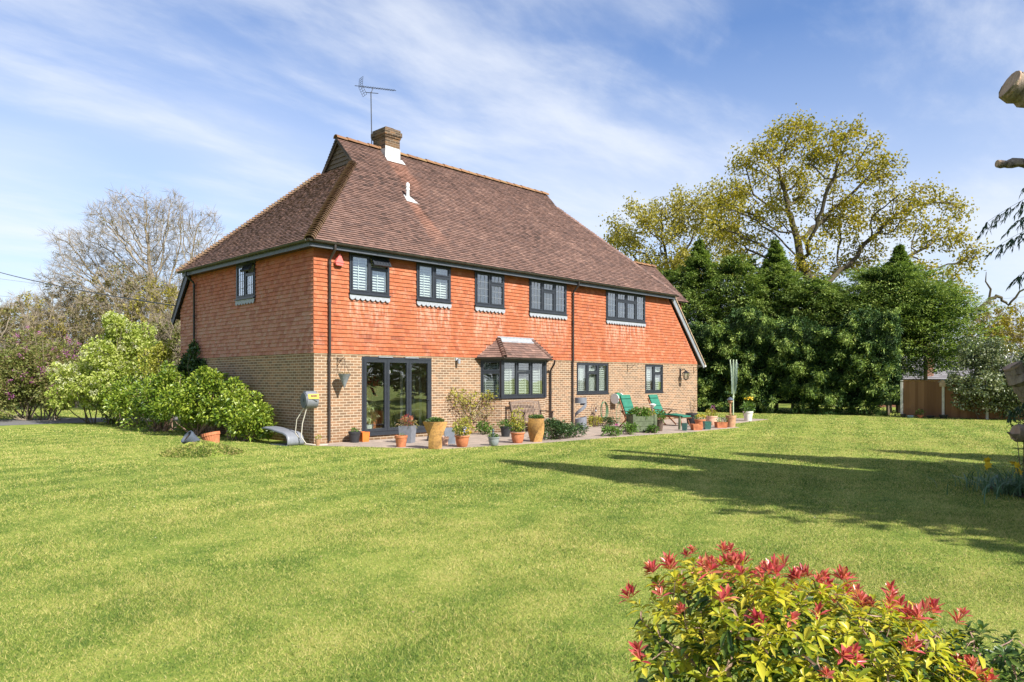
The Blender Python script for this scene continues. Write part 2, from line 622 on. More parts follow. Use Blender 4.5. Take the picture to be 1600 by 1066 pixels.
def grass_blade(t):
    f, fine = lawn_cols(t)
    g = t.n('ShaderNodeNewGeometry')
    r = g.outputs['Random Per Island']
    f2 = t.math('ADD', f, t.math('MULTIPLY', t.math('SUBTRACT', r, 0.5), 0.50))
    c = t.ramp(f2, [(0.34, (0.06, 0.12, 0.020)), (0.45, (0.20, 0.285, 0.042)), (0.55, (0.36, 0.405, 0.08)), (0.68, (0.62, 0.52, 0.20))])
    p = pr(t, c, 0.55, 0.3)
    tr = t.n('ShaderNodeBsdfTranslucent', {'Color': c})
    return t.n('ShaderNodeMixShader', {0: 0.3, 1: p, 2: tr.outputs[0]}).outputs[0]


M['lawn'] = mat('lawn', lawn)
M['grass_blade'] = mat('grass_blade', grass_blade)
M['soil'] = plain('soil', (0.07, 0.05, 0.035), 0.95, 0.35, 30, 0.1, bs=0.8)


def paving(t):
    v = posv(t)
    b = t.n('ShaderNodeTexBrick', {'Vector': v})
    b.inputs['Scale'].default_value = 1.0
    b.inputs['Brick Width'].default_value = 0.6
    b.inputs['Row Height'].default_value = 0.45
    b.inputs['Mortar Size'].default_value = 0.014
    t.set(b.inputs['Color1'], (0.40, 0.31, 0.25))
    t.set(b.inputs['Color2'], (0.30, 0.245, 0.205))
    t.set(b.inputs['Mortar'], (0.12, 0.11, 0.08))
    n = t.noise(v, 12, 5, 0.7)
    c = t.mix(t.rng(n, 0.35, 0.75, 0, 0.6), b.outputs[0], (0.27, 0.23, 0.19))
    return pr(t, c, 0.9, 0.2, 0, t.math('SUBTRACT', n, b.outputs[1]), 0.4, 0.01)


M['paving'] = mat('paving', paving)
M['asphalt'] = plain('asphalt', (0.16, 0.155, 0.15), 0.95, 0.2, 18, 0.15)

g = MB()
S = 900
g.add([(-S, -S, 0), (S, -S, 0), (S, S, 0), (-S, S, 0)], [(0, 1, 2, 3)])
tag(g.build('lawn', 'lawn'), 'mown lawn round the house', 'lawn', kind='structure')
pt = [(-0.25, -0.35), (0.5, -1.6), (1.45, -3.45), (4.6, -4.05), (7.6, -4.25), (11.2, -4.75), (14.4, -4.75), (14.9, -3.6), (20.3, -3.1), (20.3, 0.2), (-0.25, 0.2)]
g = MB()
g.poly([(x, y, -0.05) for x, y in pt], (0, 0, 0.062))
tag(g.build('patio', 'paving'), 'pale stone patio along the front of the house', 'patio', kind='structure')
g = MB()
g.poly([(-60, 15.2, 0.004), (-1.5, 15.6, 0.004), (4.5, 13.8, 0.004), (4.5, 17.0, 0.004), (-1, 20.4, 0.004), (-60, 22.2, 0.004)], (0, 0, 0.004))
drv = g.build('driveway', 'asphalt')
tag(drv, 'grey driveway beyond the lilac bushes', 'driveway', kind='structure')

# ================================================================== HOUSE
house = thing('detached_house', 'large two storey brick house hung with orange tiles under a steep brown tiled roof', 'house')
ZB, ZE = 2.45, 5.30
EZ = 5.36                      # tile eave height
SF, SL, SR = 1.048, 0.96, 0.95   # slopes: front/back, left hip, right hip
YR, XG, XR = 3.85, 3.17, 13.61
RZ = EZ + SF * (YR + 0.33)     # ridge
ZGL = EZ + SL * (XG + 0.33)
ZGR = EZ + SR * (17.53 - XR)
YE = 2 * YR + 0.33
LW = 19.67


def wall_u(mb, axis, at, th, u0, u1, z0, z1, holes):
    """wall along an axis split round rectangular holes"""
    us = sorted({u0, u1, *[h[0] for h in holes], *[h[1] for h in holes]})
    zs = sorted({z0, z1, *[h[2] for h in holes], *[h[3] for h in holes]})
    us = [u for u in us if u0 <= u <= u1]
    zs = [z for z in zs if z0 <= z <= z1]
    for j in range(len(zs) - 1):
        run = None
        for i in range(len(us) - 1):
            cu, cz = (us[i] + us[i + 1]) / 2, (zs[j] + zs[j + 1]) / 2
            solid = not any(h[0] < cu < h[1] and h[2] < cz < h[3] for h in holes)
            if solid:
                run = [us[i], us[i + 1]] if run is None else [run[0], us[i + 1]]
            if (not solid or i == len(us) - 2) and run:
                a, b = run
                if axis == 'x':
                    mb.box((a, at, zs[j]), (b, at + th, zs[j + 1]))
                else:
                    mb.box((at, a, zs[j]), (at + th, b, zs[j + 1]))
                run = None


DOOR = (1.50, 4.02, 0.17, 2.37)
G1 = (10.99, 12.96, 1.20, 2.37)
G2 = (15.48, 16.84, 1.20, 2.37)
BAYH = (6.20, 9.00, 0.9, 2.37)
W1 = (1.08, 2.42, 4.12, 5.22)
W2 = (3.42, 4.76, 4.12, 5.22)
W3 = (5.79, 7.13, 4.12, 5.22)
W4 = (8.36, 10.36, 4.10, 5.22)
W5 = (12.76, 15.43, 4.10, 5.22)
WL = (3.23, 4.43, 4.17, 5.22)

mb = MB()
wall_u(mb, 'x', 0.0, 0.28, 0.0, LW, 0.0, ZB, [DOOR, G1, G2, BAYH])
wall_u(mb, 'y', 0.0, 0.28, 0.2801, 8.7, 0.0, ZB, [])
wall_u(mb, 'y', LW - 0.28, 0.28, 0.2801, 8.7, 0.0, ZB, [])
mb.box((0.2801, 8.42, 0), (LW - 0.2801, 8.7, ZB))
mb.build('brick_wall', 'brick', house)

# ---- backing walls behind the tile hanging
mb = MB()
wall_u(mb, 'x', 0.012, 0.24, 0.012, 17.2, ZB, ZE - 0.02, [W1, W2, W3, W4, W5])
mb.poly([(17.2, 0.012, ZB), (LW, 0.012, ZB), (17.2, 0.012, ZE - 0.02)], (0, 0.24, 0))
wall_u(mb, 'y', 0.012, 0.24, 0.2521, 7.7, ZB, ZE - 0.02, [WL])
mb.poly([(0.012, 7.7, ZB), (0.012, 8.7, ZB), (0.012, 8.7, 4.1), (0.012, 7.7, ZE - 0.02)], (0.24, 0, 0))
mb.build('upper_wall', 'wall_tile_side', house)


# ---- hung and laid tiles
def clip_range(poly, v):
    xs = []
    n = len(poly)
    for i in range(n):
        (a, b), (c, d) = poly[i], poly[(i + 1) % n]
        if (b <= v < d) or (d <= v < b):
            xs.append(a + (c - a) * (v - b) / (d - b))
    xs.sort()
    return list(zip(xs[::2], xs[1::2]))


def tiles(mb, org, U, V, poly, gauge, width, thick, holes=(), tilt=0.6, jit=0.002, lift=0.0, rnd=random):
    """plain tiles in broken-bonded courses on the plane org + u U + v V, lapped down the slope"""
    org, U, V = Vector(org), Vector(U).normalized(), Vector(V).normalized()
    N = U.cross(V).normalized()
    v0, v1 = min(p[1] for p in poly), max(p[1] for p in poly)
    k = 0
    v = v0
    while v < v1 - 0.01:
        vm = min(v + gauge * 0.5, v1 - 1e-3)
        ivs = clip_range(poly, vm)
        for (h0, h1, hz0, hz1) in holes:
            if v + gauge * 0.95 > hz0 and v + gauge * 0.3 < hz1:
                nv = []
                for a, b in ivs:
                    if h1 <= a or h0 >= b:
                        nv.append((a, b))
                    else:
                        if a < h0:
                            nv.append((a, h0))
                        if b > h1:
                            nv.append((h1, b))
                ivs = nv
        top = min(v + gauge * 1.25, v1 + 0.01)
        for a, b in ivs:
            off = (width / 2 if k % 2 else 0.0) + rnd.uniform(-0.012, 0.012)
            i0 = math.floor((a - off) / width)
            u = off + i0 * width
            while u < b - 0.012:
                ua, ub = max(u, a) + 0.0015, min(u + width, b) - 0.0015
                if ub - ua > 0.01:
                    t0 = lift + thick * (1 + tilt) + rnd.uniform(0, jit)
                    t1 = lift + thick * 0.35
                    dv = rnd.uniform(-0.003, 0.003)
                    jl, jr = rnd.uniform(-jit, jit), rnd.uniform(-jit, jit)
                    P = lambda uu, vv, h: org + U * uu + V * vv + N * h
                    vs = [P(ua, v + dv, t0 + jl), P(ub, v + dv, t0 + jr), P(ub, top, t1), P(ua, top, t1),
                          P(ua, v + dv, t0 - thick), P(ub, v + dv, t0 - thick), P(ub, top, t1 - thick), P(ua, top, t1 - thick)]
                    mb.add(vs, [(0, 1, 2, 3), (4, 5, 1, 0), (5, 6, 2, 1), (7, 4, 0, 3)])
                u += width
        v += gauge
        k += 1


mb = MB()
tiles(mb, (0, 0.012, 0), (1, 0, 0), (0, 0, 1), [(-0.02, ZB - 0.02), (LW + 0.03, ZB - 0.02), (17.22, ZE - 0.06), (-0.02, ZE - 0.06)],
      0.112, 0.166, 0.021, [W1, W2, W3, W4, W5, (6.3, 8.9, 2.3, 2.9)], 0.7, 0.002)
mb.build('tile_hanging', 'wall_tile', house, fix=False)
mb = MB()
tiles(mb, (0.012, 0, 0), (0, -1, 0), (0, 0, 1), [(-8.72, ZB - 0.02), (0.0, ZB - 0.02), (0.0, ZE - 0.06), (-7.75, ZE - 0.06), (-8.72, 4.15)],
      0.112, 0.166, 0.021, [(-WL[1], -WL[0], WL[2], WL[3])], 0.8, 0.004)
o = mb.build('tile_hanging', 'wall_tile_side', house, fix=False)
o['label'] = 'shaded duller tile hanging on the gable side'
mb = MB()
mb.box((0.0, -0.010, ZB - 0.055), (LW, -0.0005, ZB - 0.035))
mb.build('lower_edge_batten', 'barge', house)

# ---- roof planes
mb = MB()
deck = MB()


def roof_plane(org, U, V, poly, gauge=0.1, width=0.166):
    tiles(mb, org, U, V, poly, gauge, width, 0.018, (), 1.0, 0.006)
    o_, U_, V_ = Vector(org), Vector(U).normalized(), Vector(V).normalized()
    N_ = U_.cross(V_)
    deck.poly([o_ + U_ * a + V_ * b for a, b in poly], -N_ * 0.05)


lf = math.sqrt(1 + SF * SF)
ll = math.sqrt(1 + SL * SL)
lr = math.sqrt(1 + SR * SR)
ygl = -0.33 + (ZGL - EZ) / SF
ygr = -0.33 + (ZGR - EZ) / SF
# front slope: u = x, v = slope distance from the eave
vR, vGL, vGR = (YR + 0.33) * lf, (ygl + 0.33) * lf, (ygr + 0.33) * lf
roof_plane((0, -0.33, EZ), (1, 0, 0), (0, 1, SF), [(-0.33, 0), (17.53, 0), (XR, vGR), (XR + 0.06, vR), (XG - 0.06, vR), (XG, vGL)])
# back slope
roof_plane((0, YE, EZ), (-1, 0, 0), (0, -1, SF), [(-17.53, 0), (0.33, 0), (-XG, vGL), (-XG + 0.06, vR), (-XR - 0.06, vR), (-XR, vGR)])
# left hip: u = -y
roof_plane((-0.33, 0, EZ), (0, -1, 0), (1, 0, SL), [(-YE, 0), (0.33, 0), (-ygl, (XG + 0.33) * ll), (-(2 * YR - ygl), (XG + 0.33) * ll)])
# right hip and the catslide below it
roof_plane((17.53, 0, EZ), (0, 1, 0), (-1, 0, SR), [(-0.33, 0), (YE, 0), (2 * YR - ygr, (17.53 - XR) * lr), (ygr, (17.53 - XR) * lr)])
sc = 1.12
cl_ = math.sqrt(1 + sc * sc)
roof_plane((20.12, 0, EZ - sc * 2.59), (0, 1, 0), (-1, 0, sc), [(-0.14, 0), (8.4, 0), (8.4, 2.59 * cl_), (-0.14, 2.59 * cl_)])
# back catslide
sb = 1.30
roof_plane((0, YE + 1.15, EZ - sb * 1.15), (-1, 0, 0), (0, -1, sb), [(-17.3, 0), (0.14, 0), (0.14, 1.15 * math.sqrt(1 + sb * sb)), (-17.3, 1.15 * math.sqrt(1 + sb * sb))])
# gabled dormer on the right end
yd, zd = 2.33, 7.12
ld = 1.83 * math.sqrt(2)
roof_plane((0, 0.5, zd - 1.83), (1, 0, 0), (0, 1, 1), [(17.3, 0), (19.75, 0), (19.75, ld), (15.5, ld)])
roof_plane((0, 4.16, zd - 1.83), (-1, 0, 0), (0, -1, 1), [(-19.75, 0), (-17.3, 0), (-15.5, ld), (-19.75, ld)])
roof = mb.build('roof', 'roof_tile', house, fix=False)
deck.build('deck', 'dark_room', roof)
mb = MB()
mb.poly([(19.55, 0.75, 5.2), (19.55, 3.95, 5.2), (19.55, yd, zd - 0.15)], (0.1, 0, 0))
mb.box((17.6, 0.75, 3.9), (19.55, 3.9, 5.2))
mb.build('dormer_gable', 'wall_tile_side', house)


def cap_tiles(mb, p, q, r, seg, down=0.55, n=7, lap=1.12, tip=0.02):
    """half-round ridge or bonnet tiles from p to q"""
    p, q = Vector(p), Vector(q)
    d = (q - p)
    L = d.length
    d.normalize()
    s = d.cross(Vector((0, 0, 1))).normalized()
    u = s.cross(d).normalized()
    k = max(1, round(L / seg))
    seg = L / k
    for i in range(k):
        a = p + d * (i * seg)
        b = p + d * min(L + 0.02, (i * seg + seg * lap))
        r0 = r * random.uniform(0.96, 1.05)
        vs = []
        for c, rr, lift in ((a, r0, tip), (b, r0 * 0.86, 0.0)):
            for th in (0.0, 0.025):
                for j in range(n):
                    an = math.pi * (0.02 + 0.96 * j / (n - 1))
                    vs.append(c + s * math.cos(an) * (rr - th) + u * (math.sin(an) * (rr - th) * (1.0) - r * down + lift))
        fs = []
        for j in range(n - 1):
            fs += [(j, j + 1, 2 * n + j + 1, 2 * n + j), (n + j, 3 * n + j, 3 * n + j + 1, n + j + 1),
                   (j, n + j, n + j + 1, j + 1), (2 * n + j, 2 * n + j + 1, 3 * n + j + 1, 3 * n + j)]
        mb.add(vs, fs)


mb = MB()
cap_tiles(mb, (XG - 0.08, YR, RZ + 0.03), (XR + 0.08, YR, RZ + 0.03), 0.13, 0.42, 0.35, tip=0.006)
mb.build('ridge_tiles', 'ridge_tile', roof, smooth=True)
mb = MB()
cap_tiles(mb, (15.5, yd, zd + 0.03), (19.78, yd, zd + 0.03), 0.12, 0.42, 0.35, tip=0.006)
mb.build('ridge_tiles', 'ridge_tile', roof, smooth=True)
mb = MB()
cap_tiles(mb, (-0.36, -0.36, EZ + 0.02), (XG - 0.05, ygl, ZGL + 0.02), 0.15, 0.115, 0.62, tip=0.045)
mb.build('hip_tiles', 'hip_tile', roof, smooth=True)
mb = MB()
cap_tiles(mb, (-0.36, YE + 0.03, EZ + 0.02), (XG - 0.05, 2 * YR - ygl, ZGL + 0.02), 0.15, 0.115, 0.62, tip=0.045)
mb.build('hip_tiles', 'hip_tile', roof, smooth=True)
mb = MB()
cap_tiles(mb, (17.55, -0.35, EZ + 0.02), (XR, ygr, ZGR + 0.02), 0.12, 0.115, 0.7, tip=0.02)
mb.build('hip_tiles', 'roof_tile', roof, smooth=True)
mb = MB()
cap_tiles(mb, (17.55, YE, EZ + 0.02), (XR, 2 * YR - ygr, ZGR + 0.02), 0.12, 0.115, 0.7, tip=0.02)
mb.build('hip_tiles', 'roof_tile', roof, smooth=True)
# gablets
mb = MB()
hg = RZ - ZGL
nb = 7
for i in range(nb):
    z0, z1 = ZGL - 0.05 + (hg) * i / nb, ZGL - 0.05 + hg * (i + 1) / nb
    w0 = (YR - ygl) * (1 - (z0 - ZGL + 0.05) / hg)
    w1 = max(0.0, (YR - ygl) * (1 - (z1 - ZGL + 0.05) / hg))
    x = XG + 0.10
    mb.add([(x - 0.035, YR - w0, z0), (x - 0.035, YR + w0, z0), (x, YR + w1, z1), (x, YR - w1, z1)], [(0, 3, 2, 1)])
    mb.add([(x - 0.035, YR - w0, z0), (x - 0.035, YR + w0, z0), (x, YR + w0, z0), (x, YR - w0, z0)], [(0, 1, 2, 3)])
mb.build('gable_board', 'gable_board', roof, fix=False)
mb = MB()
for sg in (-1, 1):
    mb = MB()
    mb.beam((XG - 0.0, YR + sg * (YR - ygl + 0.03), ZGL - 0.08), (XG - 0.0, YR, RZ - 0.06), 0.03, 0.11)
    mb.build('bargeboard', 'wood_dark', roof)
mb = MB()
mb.poly([(XR - 0.02, ygr, ZGR), (XR - 0.02, 2 * YR - ygr, ZGR), (XR - 0.02, YR, RZ - 0.03)], (0.02, 0, 0))
mb.build('gable_board', 'wood_dark', roof)

# ---- eaves: soffit, fascia, gutter
mb = MB()
mb.box((-0.27, -0.285, 5.19), (17.36, -0.262, 5.345))
mb.box((-0.285, -0.262, 5.19), (-0.262, 7.9, 5.345))
mb.build('fascia', 'fascia', house)
mb = MB()
mb.box((-0.262, -0.262, 5.215), (17.2, 0.01, 5.24))
mb.box((-0.262, 0.011, 5.215), (0.01, 7.85, 5.24))
mb.build('soffit', 'anthracite', house)


def gutter(mb, p, q, r=0.058):
    p, q = Vector(p), Vector(q)
    d = (q - p).normalized()
    s = d.cross(Vector((0, 0, 1))).normalized()
    vs = []
    n = 9
    for c in (p, q):
        for rr in (r, r - 0.006):
            for j in range(n):
                a = math.pi + math.pi * j / (n - 1)
                vs.append(c + s * math.cos(a) * rr + Vector((0, 0, 1)) * math.sin(a) * rr)
    fs = []
    for j in range(n - 1):
        fs += [(j, j + 1, 2 * n + j + 1, 2 * n + j), (n + j, 3 * n + j, 3 * n + j + 1, n + j + 1), (j, n + j, n + j + 1, j + 1), (2 * n + j, 2 * n + j + 1, 3 * n + j + 1, 3 * n + j)]
    fs += [(0, 2 * n, 3 * n, n), (n - 1, 2 * n - 1, 4 * n - 1, 3 * n - 1)]
    mb.add(vs, fs)
    L = (q - p).length
    k = max(1, int(L / 2.0))
    for i in range(k + 1):           # joint collars
        c = p + d * (L * i / k)
        a_, b_ = c - d * 0.03, c + d * 0.03
        n2 = 7
        vs = [cc + s * math.cos(math.pi + math.pi * j / (n2 - 1)) * (r + 0.007) + Vector((0, 0, 1)) * math.sin(math.pi + math.pi * j / (n2 - 1)) * (r + 0.007) for cc in (a_, b_) for j in range(n2)]
        mb.add(vs, [(j, j + 1, n2 + j + 1, n2 + j) for j in range(n2 - 1)])


mb = MB()
gutter(mb, (-0.40, -0.348, 5.355), (17.45, -0.348, 5.355))
mb.build('gutter', 'gutter', house, smooth=True)
mb = MB()
gutter(mb, (-0.348, -0.40, 5.355), (-0.348, 8.0, 5.355))
mb.build('gutter', 'gutter', house, smooth=True)


def downpipe(axis, u, ztop, zmid, wall_off, matn, zbot=0.06, gut=0.348, lower=True):
    """pipe with swan neck; stands off the tiles above zmid and off the bricks below it"""
    mb = MB()
    a1, a2 = 0.085, 0.06

    def P(o, z):
        return (u, -o, z) if axis == 'x' else (-o, u, z)
    pts = [P(gut, ztop), P(gut, ztop - 0.13), P(a1 + 0.03, ztop - 0.33), P(a1, ztop - 0.40), P(a1, zmid + 0.1)]
    if lower:
        pts += [P(a1, zmid - 0.02), P(a2, zmid - 0.14), P(a2, zbot)]
    mb.tube(pts, 0.034, 10)
    zs = [ztop - 0.42, (ztop + zmid) / 2] + ([zmid - 0.16, 1.0] if lower else [zmid + 0.25])
    for z in zs:
        o_ = a1 if z > zmid else a2
        mb.tube([P(o_, z), P(o_, z - 0.09)], 0.042, 10)
    return mb.build('downpipe', matn, house, smooth=True)


downpipe('x', 0.43, 5.31, 2.45, 0, 'brown_pipe')
downpipe('x', 10.69, 5.31, 2.45, 0, 'brown_pipe')
downpipe('y', 7.42, 5.31, 2.45, 0, 'black_plastic')
mb = MB()
mb.tube([(9.25, -0.42, 2.40), (9.3, -0.36, 2.28), (9.43, -0.12, 2.12), (9.44, -0.07, 2.05), (9.44, -0.07, 0.06)], 0.034, 10)
mb.tube([(9.44, -0.07, 1.3), (9.44, -0.07, 1.2)], 0.042, 10)
mb.build('downpipe', 'brown_pipe', house, smooth=True)

# ---- bargeboards of the catslides
mb = MB()
mb.beam((17.45, -0.10, EZ - 0.13), (20.13, -0.10, EZ - sc * 2.61 - 0.11), 0.05, 0.20)
mb.build('bargeboard', 'lead_grey', house)
mb = MB()
n_ = 9
for i in range(18):
    a = 17.5 + (20.17 - 17.5) * i / 18
    b = 17.5 + (20.17 - 17.5) * (i + 1) / 18
    zz = lambda x: EZ - sc * (x - 17.53)
    mb.beam((a, -0.10, zz(a) - 0.02 + 0.02), (b + 0.01, -0.10, zz(b) - 0.02), 0.12, 0.045)
mb.build('verge', 'barge', house)
mb = MB()
mb.beam((20.16, -0.16, EZ - sc * 2.64 - 0.04), (20.16, 8.4, EZ - sc * 2.64 - 0.04), 0.1, 0.09)
mb.build('gutter', 'offwhite', house)
mb = MB()
mb.beam((-0.10, YE - 0.15, EZ - 0.05), (-0.10, YE + 1.17, EZ - sb * 1.17 - 0.12), 0.06, 0.24)
mb.build('bargeboard', 'black_plastic', house)

# ---- chimney, aerial, vent
ch = MB()
cx0, cx1, cy0, cy1 = 4.86, 5.48, 3.50, 4.22
ch.box((cx0, cy0, 9.0), (cx1, cy1, 10.14))
ch.box((cx0 - 0.03, cy0 - 0.03, 10.14), (cx1 + 0.03, cy1 + 0.03, 10.215))
ch.box((cx0 - 0.06, cy0 - 0.06, 10.215), (cx1 + 0.06, cy1 + 0.06, 10.37))
ch.box((cx0 - 0.02, cy0 - 0.02, 10.37), (cx1 + 0.02, cy1 + 0.02, 10.46))
ch.box((cx0 + 0.12, cy0 + 0.14, 10.46), (cx1 - 0.16, cy1 - 0.14, 10.54))
chimney = ch.build('chimney', 'chimney_brick', house)
mb = MB()
mb.add([(cx0 - 0.012, cy0 - 0.012, 9.30), (cx1 + 0.012, cy0 - 0.012, 9.30), (cx1 + 0.012, cy0 - 0.012, 9.80), (cx0 - 0.012, cy0 - 0.012, 9.82)], [(0, 1, 2, 3)])
mb.add([(cx0 - 0.012, cy0 - 0.012, 9.30), (cx0 - 0.012, cy0 - 0.012, 9.72), (cx0 - 0.012, cy1, 9.80), (cx0 - 0.012, cy1, 9.3)], [(0, 1, 2, 3)])
mb.poly([(cx0 - 0.05, cy0 - 0.17, EZ + SF * (cy0 - 0.17 + 0.33) + 0.05), (cx1 + 0.12, cy0 - 0.17, EZ + SF * (cy0 - 0.17 + 0.33) + 0.05), (cx1 + 0.1, cy0, EZ + SF * (cy0 + 0.33) + 0.06), (cx0 - 0.02, cy0, EZ + SF * (cy0 + 0.33) + 0.06)], (0, -0.01, 0.01))
mb.build('flashing', 'white_lead', chimney)
mb = MB()
ax, ay = 4.82, 4.27
mb.tube([(ax + 0.02, ay, 9.75), (ax - 0.02, ay, 11.85)], 0.017, 8)
mb.tube([(ax - 0.2, ay + 0.05, 11.80), (ax + 0.25, ay - 0.06, 11.86)], 0.012, 6)
aer = mb.build('aerial', 'black_plastic', house)
ab = MB()
p0, p1 = Vector((ax - 0.62, ay + 0.1, 11.93)), Vector((ax + 0.95, ay - 0.16, 12.13))
ab.tube([p0, p1], 0.011, 6)
ab.tube([(ax, ay, 11.83), (ax + 0.05, ay - 0.02, 12.02)], 0.012, 6)
dv = (p1 - p0).normalized()
hs = dv.cross(Vector((0, 0, 1))).normalized()
for i in range(14):
    c = p0 + dv * (0.3 + i * 0.092)
    ab.tube([c - hs * 0.11, c + hs * 0.11], 0.005, 4)
    ab.tube([c - Vector((0, 0, 0.035)), c + Vector((0, 0, 0.035))], 0.005, 4)
for sg in (-1, 1):                              # reflector vee
    b0 = p0 + dv * 0.22
    e = b0 + Vector((0, 0, 1)) * sg * 0.30 + dv * (0.02 if sg > 0 else 0.16)
    for w_ in (-0.15, 0, 0.15):
        ab.tube([b0 + hs * w_, e + hs * w_], 0.006, 4)
    for k in range(5):
        c = b0 + (e - b0) * (k / 4)
        ab.tube([c - hs * 0.16, c + hs * 0.16], 0.006, 4)
ab.build('antenna', 'black_plastic', aer)
mb = MB()
vx, vy = 4.52, 1.82
vz = EZ + SF * (vy + 0.33)
mb.tube([(vx, vy, vz - 0.05), (vx, vy, vz + 0.40)], 0.055, 12)
mb.tube([(vx, vy, vz + 0.29), (vx, vy, vz + 0.33)], 0.072, 12)
mb.tube([(vx, vy, vz + 0.40), (vx, vy, vz + 0.50), (vx, vy, vz + 0.535)], [0.066, 0.060, 0.02], 12)
vp = mb.build('vent_pipe', 'white', house, smooth=True)
mb = MB()
q = lambda x, y, h=0.035: (x, y, EZ + SF * (y + 0.33) + h)
mb.poly([q(vx - 0.14, vy - 0.14), q(vx + 0.34, vy - 0.18), q(vx + 0.14, vy + 0.1), q(vx - 0.1, vy + 0.1)], (0, -0.008, 0.008))
mb.build('flashing', 'white_lead', vp)


# ---- windows
def frame_rect(mb, x0, x1, z0, z1, y0, y1, w):
    mb.box((x0, y0, z0), (x1, y1, z0 + w))
    mb.box((x0, y0, z1 - w), (x1, y1, z1))
    mb.box((x0, y0, z0 + w), (x0 + w, y1, z1 - w))
    mb.box((x1 - w, y0, z0 + w), (x1, y1, z1 - w))


def lites(mb, x0, x1, z0, z1, y, nx, nz, w=0.012):
    for i in range(1, nx):
        u = x0 + (x1 - x0) * i / nx
        mb.box((u - w / 2, y - 0.004, z0), (u + w / 2, y + 0.004, z1))
    for j in range(1, nz):
        z = z0 + (z1 - z0) * j / nz
        mb.box((x0, y - 0.003, z - w / 2), (x1, y + 0.003, z + w / 2))


def louvres(mb, x0, x1, z0, z1, y, pitch=0.072, stile=True):
    w = 0.035
    frame_rect(mb, x0, x1, z0, z1, y, y + 0.028, w)
    n = int((z1 - z0 - 2 * w) / pitch)
    for i in range(n):
        z = z0 + w + (i + 0.5) * (z1 - z0 - 2 * w) / n
        mb.beam((x0 + w, y + 0.014, z), (x1 - w, y + 0.014, z), 0.055, 0.009, (0, -0.75, 0.65))
    if stile:
        xm = (x0 + x1) / 2
        mb.box((xm - 0.012, y - 0.02, z0 + w), (xm + 0.012, y - 0.012, z1 - w))


def window(rect, cols, y=-0.03, leaded=False, shutters=False, apron=True, open_i=None, parent=None, xform=None, depth=0.09, sill=True, nz=4, blind=False, label=None):
    """cols: list of (width share, 'full' | 'split')"""
    x0, x1, z0, z1 = rect
    fr, gl, ld, shm, cs = MB(), MB(), MB(), MB(), MB()
    fw = 0.055
    frame_rect(fr, x0, x1, z0, z1, y, y + depth, fw)
    tot = sum(c[0] for c in cols)
    u = x0 + fw
    iw = x1 - x0 - 2 * fw - (len(cols) - 1) * 0.05
    opener = None
    for i, (sh, typ) in enumerate(cols):
        a, b = u, u + iw * sh / tot
        if i < len(cols) - 1:
            fr.box((b, y + 0.002, z0 + fw), (b + 0.05, y + depth, z1 - fw))
        cells = [(z0 + fw, z1 - fw)]
        if typ == 'split':
            zt = z1 - fw - (z1 - z0 - 2 * fw) * 0.30
            fr.box((a, y + 0.002, zt - 0.02), (b, y + depth, zt + 0.02))
            cells = [(z0 + fw, zt - 0.02), (zt + 0.02, z1 - fw)]
        for j, (c0, c1) in enumerate(cells):
            if open_i == i and j == 1:
                opener = (a, b, c0, c1)
                continue
            frame_rect(cs, a + 0.004, b - 0.004, c0 + 0.004, c1 - 0.004, y - 0.012, y + 0.05, 0.042)
            gl.box((a + 0.04, y + 0.018, c0 + 0.04), (b - 0.04, y + 0.024, c1 - 0.04))
            if leaded:
                lites(ld, a + 0.046, b - 0.046, c0 + 0.046, c1 - 0.046, y + 0.012, 3 if (b - a) > 0.5 else 2, max(1, round((c1 - c0) / 0.26)), 0.009)
        if shutters:
            louvres(shm, a + 0.0, b - 0.0, z0 + fw, z1 - fw, y + 0.12)
        u = b + 0.05
    if sill:
        fr.box((x0 - 0.02, y - 0.05, z0 - 0.035), (x1 + 0.02, y + depth, z0))
    win = fr.build('window', 'anthracite', parent or house)
    cs.build('frame', 'anthracite', win)
    gl.build('pane', 'glass', win)
    if leaded:
        ld.build('lead_bars', 'lead_grey', win)
    if shutters:
        shm.build('shutter', 'white', win)
    if opener:
        a, b, c0, c1 = opener
        op = MB()
        frame_rect(op, a, b, -(c1 - c0), 0.0, -0.03, 0.02, 0.045)
        op.box((a + 0.04, -0.01, -(c1 - c0) + 0.04), (b - 0.04, -0.004, -0.04))
        lites(op, a + 0.045, b - 0.045, -(c1 - c0) + 0.045, -0.045, -0.016, 5, 1, 0.01)
        sash = op.build('open_sash', 'anthracite', win)
        for v_ in sash.data.vertices:
            ca, sa = math.cos(R(-32)), math.sin(R(-32))
            yy, zz_ = v_.co.y, v_.co.z
            v_.co.y = yy * ca - zz_ * sa + (y - 0.01)
            v_.co.z = yy * sa + zz_ * ca + c1
        for v_ in sash.data.vertices:
            v_.co.y = 2 * (y - 0.01) - v_.co.y if v_.co.y > y + 0.05 else v_.co.y
        sash.data.update()
        g2 = MB()
        L_ = c1 - c0 - 0.05
        dy, dz = -math.sin(R(32)) * L_, -math.cos(R(32)) * L_
    if apron:
        ap = MB()
        n = max(6, int((x1 - x0) / 0.16))
        top, pts = z0 - 0.04, []
        dpt = 0.13
        for k in range(n):
            a = x0 - 0.01 + (x1 - x0 + 0.02) * k / n
            b = x0 - 0.01 + (x1 - x0 + 0.02) * (k + 1) / n
            m_ = (a + b) / 2
            pts += [(a, top - dpt + 0.035), (a + (b - a) * 0.22, top - dpt - 0.01), (m_, top - dpt - 0.025), (b - (b - a) * 0.22, top - dpt - 0.01)]
        pts.append((x1 + 0.01, top - dpt + 0.035))
        for (a, za), (b, zb_) in zip(pts[:-1], pts[1:]):
            ap.add([(a, y - 0.025, za), (b, y - 0.025, zb_), (b, y - 0.012, top), (a, y - 0.012, top)], [(0, 1, 2, 3)])
        ap.build('apron', 'lead', win, fix=False)
    if label:
        win['label'] = label
    return win


